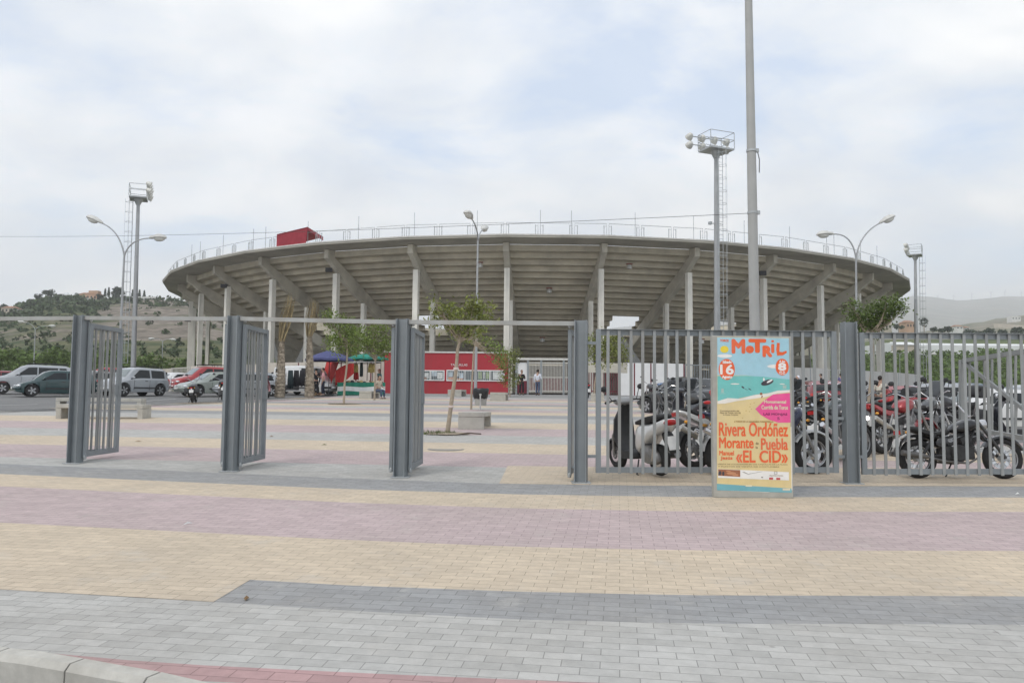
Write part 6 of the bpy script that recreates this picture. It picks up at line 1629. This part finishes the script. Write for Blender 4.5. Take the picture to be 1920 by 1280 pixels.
q = GX(606, 47.9); person('person in a pink striped shirt and dark trousers beside the white van', q, R_(190), 1.68, PINK, NAVY, sleeve=False, arms={-1: 'bent'})
q = GX(592.5, 48.3); person('person in black leaning into the open side door of the white van', q, R_(120), 1.66, SUIT, SUIT)
q = G(690, 747); person('woman in a pale pink top and blue jeans sitting on the bench by the stall', Vector((q.x + .55, q.y + .1, q.z - .03)), R_(-40), 1.65, BEIGE, JEAN, pose='sit', sleeve=False, arms={1: 'lap', -1: 'lap'}, long_hair=True)
q = GX(711, 51.5); person('person with auburn hair and a teal top standing at the end of the stall', q, R_(215), 1.66, TEAL, DRED, hair=hair_r, long_hair=True, sleeve=False)
q = GX(628, 52.5); person('person mostly hidden behind the red cloth of the stall, legs showing', q, R_(200), 1.62, DRED, BEIGE, sleeve=False)
q = stand_at(1497, 704, 1.72); person('person with a white helmet like cap far back by the poster board edge', q, R_(200), 1.72, SKYB, NAVY, hair=cloth('white', (.66, .68, .74)))
q = stand_at(1540, 720, 1.66); person('dark haired rider in black behind the parked motorcycles', q, R_(160), 1.66, SUIT, SUIT, hair=hair_m)
q = stand_at(1577, 718, 1.7); person('person in a purple top with back turned, left of the fence post', q, R_(100), 1.7, PURP, JEAN, sleeve=False)
q = stand_at(1650, 704, 1.72); person('person in a cream shirt walking in front of the grey white wall', q, R_(20), 1.72, cloth('cream', (.68, .63, .52)), SUIT, sleeve=False, arms={-1: 'bent'})
q2 = stand_at(1659, 716, 1.15); person('child in pale clothes walking beside the person in the cream shirt', Vector((q.x + .45, q.y - .2, gz(q.x + .45, q.y - .2))), R_(25), 1.2, SKYB, SUIT, sleeve=False)
q = stand_at(1736, 715, 1.68); person('person in a coral top at the right end of the grey white wall', q, R_(10), 1.68, PINK, DRED, sleeve=False)
# ------------------------------------------------------------------ market stall
blueP, greenP = pm('parasol_blue', (.075, .085, .20), .85, 0, .08, 4), pm('parasol_green', (.03, .25, .19), .85, 0, .08, 4)
def parasol(label, base, cz, r, drop, mat, pole_top=.12, tilt=0.0):
    t = thing('parasol', label, 'parasol', base, group='parasols at the market stall')
    c = base + Z * cz; n = 8; m = M(); top = c + Z * (drop + .0)
    ring_, mid = [], []
    for i in range(n):
        a = 2 * math.pi * i / n + .2; u = Vector((math.cos(a), math.sin(a), 0)); ring_.append(c + u * r); mid.append(c + u * r * .55 + Z * (drop * .52))
    for i in range(n):
        j = (i + 1) % n; sag = (ring_[i] + ring_[j]) / 2 + Z * .04 - ((ring_[i] + ring_[j]) / 2 - c) * .05
        m.add([top, mid[i], mid[j], ring_[i], sag, ring_[j]], [(0, 1, 2), (1, 3, 4), (1, 4, 2), (2, 4, 5)])
        lowi, lowj, lows = ring_[i] - Z * .12, ring_[j] - Z * .12, sag - Z * .12
        m.add([ring_[i], sag, ring_[j], lowj, lows, lowi], [(0, 1, 4, 5), (1, 2, 3, 4)])
    part('canopy', m, mat, t, w=True, fix=False)
    m = M(); m.tube([base, top + Z * pole_top], .024, 8); part('pole', m, black, t, w=True)
    m = M(); m.lathe([(.26, 0), (.26, .08), (.05, .10), (.04, .25)], 14, base); part('base', m, darkpl, t, w=True)
    for i in range(n): m = M(); m.tube([top - Z * .08, ring_[i] + Z * .01], .008, 4); part('rib', m, darkpl, t, w=True)
dS = 50.5
b = GX(616.5, 49.0); cz = P(616, 673.5, 49.0).z - b.z; parasol('dark blue parasol left of the market stall', b, cz, 1.45, .58, blueP)
b = GX(688, 51.5); cz = P(688, 671.5, 51.5).z - b.z; parasol('green parasol over the market stall', b, cz, 1.35, .36, greenP)
stl = thing('market_stall', 'market stall with a red side cloth and a green and white striped front', 'stall', GX(677, 50.2))
A, B = GX(632.5, 49.6), GX(722, 51.0); dv = (B - A); dv.z = 0; ln = dv.length; dv.normalize(); nv = Vector((-dv.y, dv.x, 0)); hgt = .80
m = M(); m.prism([A + Z * (hgt - .03), B + Z * (hgt - .03), B + nv * 1.0 + Z * (hgt - .03), A + nv * 1.0 + Z * (hgt - .03)], (0, 0, .03)); part('tabletop', m, pm('table_board', (.35, .30, .22), .8), stl, w=True)
gcl, wcl = pm('stall_green', (.02, .20, .13), .8, 0, .1, 5), pm('stall_white', (.72, .72, .70), .8, 0, .05, 5)
for z0, z1, mt, nm in ((.53, .80, gcl, 'front_cloth'), (.25, .53, wcl, 'front_cloth'), (.0, .25, gcl, 'front_cloth')):
    rows = [[], []]
    for i in range(41):
        s = i / 40; p = A + dv * (ln * s) - nv * (.03 + .02 * math.sin(s * 40)); g_ = gz(p.x, p.y)
        wv = .03 * math.sin(s * 9)
        rows[0].append(Vector((p.x, p.y, g_ + z0 + (wv if z0 else .01)))); rows[1].append(Vector((p.x, p.y, g_ + z1 + (wv if z1 < .8 else 0))))
    m = M(); m.loft(rows, closed=False, cap=False); part(nm, m, mt, stl, w=True, fix=False)
frm = M(); C1, C2, C3, C4 = A + dv * .25 + nv * .15, B - dv * .25 + nv * .15, B - dv * .25 + nv * 1.9, A + dv * .25 + nv * 1.9
for c in (C1, C2, C3, C4): frm.tube([c, c + Z * 2.05], .022, 6)
tops = [c + Z * 2.05 for c in (C1, C2, C3, C4)]
for i in range(4): frm.tube([tops[i], tops[(i + 1) % 4]], .022, 6)
part('frame', frm, darkpl, stl, w=True)
m = M(); m.prism([tops[0] + Z * .03 - dv * .1 - nv * .1, tops[1] + Z * .03 + dv * .1 - nv * .1, tops[2] + Z * .16 + dv * .1, tops[3] + Z * .16 - dv * .1], (0, 0, .03)); part('awning', m, pm('tarp_white', (.62, .63, .62), .7), stl, w=True)
m = M(); rows = []
for i in range(13):
    s = i / 12; row = []
    for k in range(6):
        f = k / 5; p = (C1 - dv * .15 - nv * .1) * (1 - s) + (C4 - dv * .5) * s - dv * (.55 * (1 - f) * (1 - .3 * s)) + nv * (.05 * math.sin(s * 22 + f))
        row.append(Vector((p.x, p.y, gz(p.x, p.y) + .45 + f * 1.62)))
    rows.append(row)
m.loft(rows, closed=False, cap=False); part('side_cloth', m, pm('stall_red', (.46, .035, .03), .8, 0, .12, 3), stl, w=True, fix=False)
# red front flap falling over the left of the frame
m = M(); rows = []
for i in range(9):
    s = i / 8; p = C1 + dv * (-.35 + 1.15 * s) - nv * .06; hi, lo = 2.03 - .03 * s - .5 * (1 - s) ** 2, .62 + .75 * s ** 1.5
    rows.append([p + Z * lo + nv * .04 * math.sin(i * 2.2), p + Z * (lo + hi) / 2 - nv * .03 * math.sin(i * 2.0), p + Z * hi])
m.loft(rows, closed=False, cap=False); part('front_flap', m, pm('stall_red', (.46, .035, .03), .8), stl, w=True, fix=False)
m = M()
for k in range(16):
    s = (k + .5) / 16; p = A + dv * (ln * s) + nv * (.25 + .3 * ((k * 37) % 10) / 10); m.box(p + Z * (hgt + .045 + .02 * (k % 3)), (.16 + .02 * (k % 4), .16, .08 + .04 * (k % 3)), Matrix.Rotation(k, 3, 'Z'))
goods_cols = [pm('goods_' + n, c, .7, 0, .3, 8) for n, c in (('straw', (.50, .38, .18)), ('dark', (.06, .055, .06)), ('pale', (.58, .52, .46)), ('brown', (.22, .13, .08)))]
for k in range(16):
    s = (k + .5) / 16; p = A + dv * (ln * s) + nv * (.25 + .3 * ((k * 37) % 10) / 10); g_ = M(); g_.ell(p + Z * (hgt + .055), (.10 + .015 * (k % 3), .09, .055 + .03 * (k % 3)), 10, 6)
    o = g_.build('stall_goods', goods_cols[k % 4], None, 60, org=p); tag(o, 'small piece of merchandise on the striped market stall table', 'merchandise', 'goods on the stall table')
def hanging(px, py0, py1, d, w, mat, label, fold=.03):
    c0, c1 = P(px, py0, d), P(px, py1, d); rows = []
    for i in range(9):
        x = c0.x - w / 2 + w * i / 8; y = c0.y + fold * math.sin(i * 1.9); rows.append([Vector((x, y, c1.z + .03 * math.sin(i * 1.3))), Vector((x, y * 1.0, (c0.z + c1.z) / 2)), Vector((c0.x + (x - c0.x) * .8, c0.y, c0.z))])
    m = M(); m.loft(rows, closed=False, cap=False); m2 = M()
    for a, b_ in zip(rows, rows[1:]): pass
    o = m.build('hanging_garment', mat, None, 60, org=c0, fix=False); sm = o.modifiers.new('t', 'SOLIDIFY'); sm.thickness = .012; tag(o, label, 'garment', 'garments hung on the stall')
hanging(665.5, 682, 698, 51.0, .46, pm('straw_weave', (.50, .40, .14), .8, 0, .3, 12), 'yellow straw coloured garment hanging on the left of the stall')
hanging(697, 682, 698.5, 51.4, .48, pm('straw_weave', (.50, .40, .14), .8), 'yellow straw coloured garment hanging under the green parasol')
hanging(678, 679, 706, 51.3, .22, pm('dark_cloth', (.05, .075, .08), .85), 'dark garment hanging in the middle of the stall')
hanging(668, 697, 712, 51.2, .34, pm('stall_red', (.46, .035, .03), .8), 'red garment hanging below the yellow one on the stall')
for px, lb, mt in ((589, 'pale cardboard box on the ground under the blue parasol', (.42, .30, .17)), (599, 'brown crate on the ground by the person in pink', (.24, .15, .09))):
    q = GX(px, 48.6); t = thing('crate', lb, 'crate', q, .2); t['_org'] = (0, 0, 0)
    m = M()
    for s in (-1, 1): m.box((s * .17, 0, .10), (.02, .30, .20)); m.box((0, s * .14, .10), (.32, .02, .20))
    m.box((0, 0, .015), (.32, .26, .02)); part('box', m, pm('card_' + str(px), mt, .85), t)
for px, lb in ((545, 'dark coat hanging at the rear edge of the van door opening'), (556, 'black coat hanging in the open side of the white van'), (567, 'black dress hanging in the open side of the white van')):
    hanging(px, 694, 724 if px > 546 else 728, 48.5 if px > 546 else 48.3, .36, SUIT if px != 545 else cloth('dark_teal', (.02, .035, .04)), lb)
# ------------------------------------------------------------------ far vegetation, houses, turbines, haze
scrubA = pm('scrub_green', (.062, .088, .04), .9, 0, .3, .05, island=.45)
scrubB = pm('orchard_green', (.115, .165, .05), .85, 0, .3, .1, island=.5, trans=.25)
farD = pm('far_tree_green', (.040, .060, .030), .9, 0, .3, .2, island=.35)
def lhz(px, d): return 1.5 + (hor(px) - lprof(px, d)) / FPX * d
def clump(m, c, r, n, size, rnd, squash=.7):
    for _ in range(n):
        u = Vector((rnd.gauss(0, 1), rnd.gauss(0, 1), rnd.gauss(0, 1))).normalized() * (rnd.random() ** .4)
        q = c + Vector((u.x * r, u.y * r, u.z * r * squash)); a = Vector((rnd.gauss(0, 1), rnd.gauss(0, 1), rnd.gauss(0, .7))).normalized(); b = a.cross(Vector((rnd.gauss(0, 1), rnd.gauss(0, 1), rnd.gauss(0, 1)))).normalized(); s = size * rnd.uniform(.6, 1.3)
        m.add([q - a * s * .5, q + b * s * .35, q + a * s * .5, q - b * s * .35], [(0, 1, 2, 3)])
rnd = random.Random(5)
m = M()
for _ in range(3400):
    px = rnd.uniform(-250, 640); d = rnd.choice((rnd.uniform(150, 510), rnd.uniform(380, 515)))
    py = lprof(px, d); top = interp(LRIDGE, px)
    if 175 < px < 600 and 563 < py < 642 and rnd.random() < .72: continue
    if rnd.random() > .35 + .65 * (noise.noise(Vector((px * .02, d * .02, 1))) + .5): continue
    z = lhz(px, d); r = rnd.uniform(1.0, 2.8) * d / 400
    clump(m, Vector(((px - 960) / FPX * d, d, z + r * .3)), r, 16, r * .85, rnd)
tag(m.build('hillside_scrub', scrubA, fix=False), kind='stuff')
m = M()
for _ in range(520):
    px = rnd.uniform(-200, 380); d = rnd.uniform(100, 150)
    if 128 < px < 225 and rnd.random() < .3: continue
    tp = 652 + 12 * noise.noise(Vector((px * .02, 0, 4))) + (14 if px > 235 else 0)
    z0 = min(lhz(px, d), P(px, tp, d).z - 1.0); r = rnd.uniform(1.0, 1.9); zt = P(px, tp, d).z - r * .6
    c = Vector(((px - 960) / FPX * d, d, rnd.uniform(max(1.0, zt - 4.5), zt)))
    clump(m, c, r, 46, .62, rnd)
tag(m.build('orchard_foliage', scrubB, fix=False), kind='stuff')
m = M()
for _ in range(900):
    px = rnd.uniform(1480, 2350); d = rnd.uniform(105, 230)
    z = 1.5 + (hor(px) - rprof(px, d)) / FPX * d; r = rnd.uniform(.9, 1.9) * d / 140
    if z > P(px, 652, d).z: continue
    clump(m, Vector(((px - 960) / FPX * d, d, z + r * .35)), r, 32, r * .42, rnd, .6)
tag(m.build('field_foliage', scrubB, fix=False), kind='stuff')
def far_tree(label, px, py_top, py_bot, half, d, shape='round', mat=farD, group='trees along the hill', seed=0):
    rn = random.Random(seed + int(px)); b = P(px, py_bot, d); tp = P(px, py_top, d); w = half / FPX * d; H = tp.z - b.z
    t = thing('conifer' if shape == 'spire' else 'far_tree', label, 'tree', b, group=group)
    m = M(); m.tube([b - Z * .5, b + Z * H * .5], [w * .10, w * .05], 6); part('trunk', m, bark, t, w=True)
    m = M()
    if shape == 'spire':
        for i in range(9): f = i / 8; clump(m, b + Z * (H * (.12 + .82 * f)), w * (1.0 - .82 * f) + .05, 34, w * .8, rn, 1.2)
    else:
        for i in range(14):
            a = rn.uniform(0, 6.28); r = rn.random() ** .5 * w * .68; clump(m, b + Vector((math.cos(a) * r, math.sin(a) * r, H * rn.uniform(.45, .84) - r / w * H * .12)), w * rn.uniform(.30, .48), 44, w * .24, rn, .8)
    part('crown', m, mat, t, w=True, fix=False)
for a in (('large round dark tree on the top of the left hill', 90, 541, 563, 13, 500), ('low dark tree left of the round tree on the hilltop', 72, 549, 567, 8, 500), ('dark tree right of the round tree on the hilltop', 109, 549, 564, 7, 500), ('dark tree at the left wall of the orange house', 144, 546, 566, 6, 500),
          ('dark tree at the right wall of the orange house', 189, 550, 567, 10, 500), ('big tree beside the cypresses behind the mast', 220, 535, 566, 15, 505), ('dark tree at the far left of the hill', 6, 568, 587, 9, 490), ('dark tree between two low houses on the left hill', 60, 572, 590, 9, 440), ('bushy tree below the orange house', 120, 580, 600, 12, 400)):
    far_tree(*a)
for a in (('cypress left of the big tree on the left hill', 197, 541, 556, 3, 505), ('second cypress by the big tree on the left hill', 203.5, 538.5, 556, 3.2, 505), ('cypress behind the pole of the left mast', 248, 543, 562, 3.4, 505), ('cypress right of the left mast', 261, 543, 562, 3.6, 505), ('last cypress before the white house on the left hill', 270, 544, 562, 3.4, 505)):
    far_tree(*a, shape='spire')
roofm, creamw, orangew, whitew = pm('roof_tile', (.36, .20, .13), .9), pm('house_cream', (.52, .46, .38), .9, 0, .1, .3), pm('house_orange', (.52, .34, .23), .9, 0, .1, .3), pm('house_white', (.66, .65, .62), .9, 0, .08, .3)
def house(label, x0, x1, y0, y1, d, wall, storeys=1, tower=None, dep=9.0, roof=True, nwin=4):
    a, b = P(x0, y1, d), P(x1, y1, d); tp = P((x0 + x1) / 2, y0, d).z; zb = min(a.z, b.z) - 3.0
    t = thing('house', label, 'house', ((a.x + b.x) / 2, d, zb + 3))
    m = M(); m.box2 = None; m.box(((a.x + b.x) / 2, d + dep / 2, (zb + tp) / 2), (b.x - a.x, dep, tp - zb)); part('wall', m, wall, t, w=True)
    e = .4
    if roof: m = M(); m.loft([[Vector((a.x - e, d - e, tp + .002)), Vector((b.x + e, d - e, tp + .002)), Vector((b.x + e, d + dep + e, tp + .002)), Vector((a.x - e, d + dep + e, tp + .002))], [Vector((a.x + 1, d + dep * .4, tp + 1.3)), Vector((b.x - 1, d + dep * .4, tp + 1.3)), Vector((b.x - 1, d + dep * .6, tp + 1.3)), Vector((a.x + 1, d + dep * .6, tp + 1.3))]]); part('roof', m, roofm, t, w=True)
    if tower:
        p, q = P(tower[0], tower[2], d), P(tower[1], tower[2], d); m = M(); m.box(((p.x + q.x) / 2, d + 3, (p.z + tp) / 2 + .3), (q.x - p.x, 4.5, p.z - tp + .6)); part('tower', m, wall, t, w=True)
    for i in range(nwin):
        x = a.x + (b.x - a.x) * (i + .5) / nwin; z = zb + 3 + (tp - zb - 3) * .5; m = M(); m.box((x, d - .02, z), (min(1.2, (b.x - a.x) / nwin * .45), .10, min(1.5, (tp - zb - 3) * .4))); part('window', m, darkpl, t, w=True)
    return t
house('orange house with a tower on the left hilltop, white terrace in front', 148, 181, 551, 563, 498, orangew, tower=(165, 182, 546), nwin=5)
house('pale terrace building below the orange house', 142, 172, 558.5, 564, 492, whitew, roof=False, nwin=3)
house('white low house with a dark door left of the middle of the hillside', 82, 110, 577.5, 587, 430, whitew, nwin=2)
house('cream shed beside the white low house on the hillside', 111, 131, 580, 586.5, 432, creamw, roof=False, nwin=2)
house('pale house at the far left edge of the hillside', 2, 22, 577, 586, 440, creamw, nwin=3)
house('grey house between the trees at the left of the hillside', 22, 40, 580, 589, 436, whitew, roof=False, nwin=2)
house('long white building on the ridge right of the left mast', 246, 291, 556, 566, 500, whitew, roof=False, nwin=6)
house('brown house behind the bushy tree at the right end of the bullring', 1654, 1672, 602, 622, 420, creamw, nwin=3)
house('orange villa left of the tall conifer on the right', 1700, 1716, 604, 616, 430, orangew, nwin=3)
house('white villa among trees under the far mountain', 1793, 1806, 611.5, 617, 620, whitew, nwin=2)
house('small white cottage right of the white villa', 1812, 1819, 614, 618, 620, whitew, nwin=1)
house('white villa high on the slope at the right edge', 1897, 1914, 593, 600, 900, whitew, nwin=3, roof=False)
house('white block building beside the greenhouse at the right edge', 1893, 1935, 645, 659, 240, whitew, roof=False, nwin=2)
# retaining wall on the slope and the long greenhouse roof
t = thing('retaining_wall', 'pale curved retaining wall under the villa at the right edge', 'wall', P(1890, 613, 800))
m = M(); pts = [P(x, y, 800) for x, y in ((1864, 609), (1880, 609.5), (1900, 611), (1935, 613), (1990, 612))]
for a, b in zip(pts, pts[1:]): m.prism([a - Z * 3.0, b - Z * 3.0, b + Z * 1.4, a + Z * 1.4], (0, .6, 0))
part('wall', m, creamw, t, w=True)
t = thing('greenhouse', 'long low greenhouse with a white plastic roof behind the right railing', 'greenhouse', P(1800, 655, 225))
m = M(); a, b = P(1684, 651, 225), P(2120, 652, 225); zb, zt = a.z - 2, P(1800, 640.5, 225).z
m.loft([[Vector((x, 225, zb)), Vector((x, 225, zt - 1.0)), Vector((x, 232, zt)), Vector((x, 246, zt)), Vector((x, 250, zb))] for x in (a.x, b.x)]); part('roof', m, pm('white_plastic', (.74, .75, .74), .5, 0, .05, .4), t, w=True)
t = thing('shed', 'cream walled shed at the left end of the greenhouse', 'shed', P(1700, 652, 222))
m = M(); a, b = P(1680, 656, 222), P(1716, 656, 222); m.box(((a.x + b.x) / 2, 223.4, a.z + .2), (b.x - a.x, 2.6, 2.4)); part('wall', m, creamw, t, w=True)
m = M(); m.prism([Vector((a.x - .3, 221.8, a.z + 1.42)), Vector((b.x + .3, 221.8, a.z + 1.42)), Vector((b.x + .3, 224.95, a.z + 2.3)), Vector((a.x - .3, 224.95, a.z + 2.3))], (0, 0, .15)); part('roof', m, pm('white_plastic', (.74, .75, .74)), t, w=True)
for a in (('tall dark conifer like tree right of the far mast', 1733, 592, 622, 10, 415), ('low dark tree right of the tall one, under the mountain', 1749, 611, 626, 9, 410), ('dark round tree left of the white villa on the right', 1778, 610, 626, 11, 410), ('low tree in the row below the white villas', 1764, 615, 627, 8, 405), ('low tree in the row at the foot of the dry slope', 1818, 618, 629, 12, 405), ('dark tree in the row near the right edge', 1852, 615, 629, 13, 405), ('large dark tree at the right edge above the railing', 1908, 612, 630, 14, 400), ('dark tree left of the orange villa', 1685, 606, 622, 10, 415), ('broad low tree between the villa rows', 1838, 620, 630, 10, 402), ('dark low tree by the block building', 1880, 618, 630, 11, 402)):
    far_tree(*a, group='trees below the far mountain')
turb_m = pm('turbine_white', (.80, .80, .80), .5)
tl_ = ['first wind turbine on the ridge, nearest the bullring', 'second wind turbine from the bullring on the ridge', 'third wind turbine on the ridge, in its dip', 'fourth wind turbine, where the ridge climbs again', 'fifth wind turbine, left of the highest knoll', 'wind turbine on the highest knoll of the ridge', 'last wind turbine on the ridge, at the right edge']
for i, (px, yt, yb) in enumerate(((1711, 551, 558), (1758, 552, 561), (1788, 551, 562), (1822, 548, 562), (1858, 545, 558), (1884, 543, 556), (1915, 544, 558))):
    d = 5000.0; b, tp = P(px, yb, d), P(px, yt + 3, d); t = thing('wind_turbine', tl_[i], 'wind turbine', b, group='wind turbines on the mountain ridge')
    m = M(); m.tube([b - Z * 8, tp], [3.2, 2.0], 8); part('tower', m, turb_m, t, w=True)
    m = M(); m.box(tp + Vector((0, 1, 0)), (4, 9, 4)); part('nacelle', m, turb_m, t, w=True)
    for k in range(3):
        a = k * 2.094 + i * .7; u = Vector((math.cos(a), 0, math.sin(a))); w_ = Vector((-u.z, 0, u.x)); c = tp + Vector((0, -4.5, 0)); m = M(); m.prism([c - w_ * 1.2, c + u * 5 - w_ * 1.9, c + u * 21, c + u * 5 + w_ * 1.2, c + w_ * 1.2], (0, .8, 0)); part('blade', m, turb_m, t, w=True)
# ------------------------------------------------------------------ haze: one closed box of even, thin air
hz = bpy.data.materials.new('haze_air'); hz.use_nodes = True
tn = hz.node_tree; tn.nodes.clear(); o = tn.nodes.new('ShaderNodeOutputMaterial'); pvn = tn.nodes.new('ShaderNodeVolumePrincipled')
pvn.inputs['Color'].default_value = (.96, .975, 1.0, 1); pvn.inputs['Density'].default_value = 0.00027; pvn.inputs['Anisotropy'].default_value = 0.1
tn.links.new(pvn.outputs[0], o.inputs['Volume'])
m = M(); x0, x1, y0, y1, z0, z1 = -2450, 7300, -70, 6700, -40, 730
m.box(((x0 + x1) / 2, (y0 + y1) / 2, (z0 + z1) / 2), (x1 - x0, y1 - y0, z1 - z0))
h = m.build('haze', hz); tag(h, kind='stuff'); h.display_type = 'WIRE'
for ob in bpy.data.objects:
    if '_org' in ob: del ob['_org']
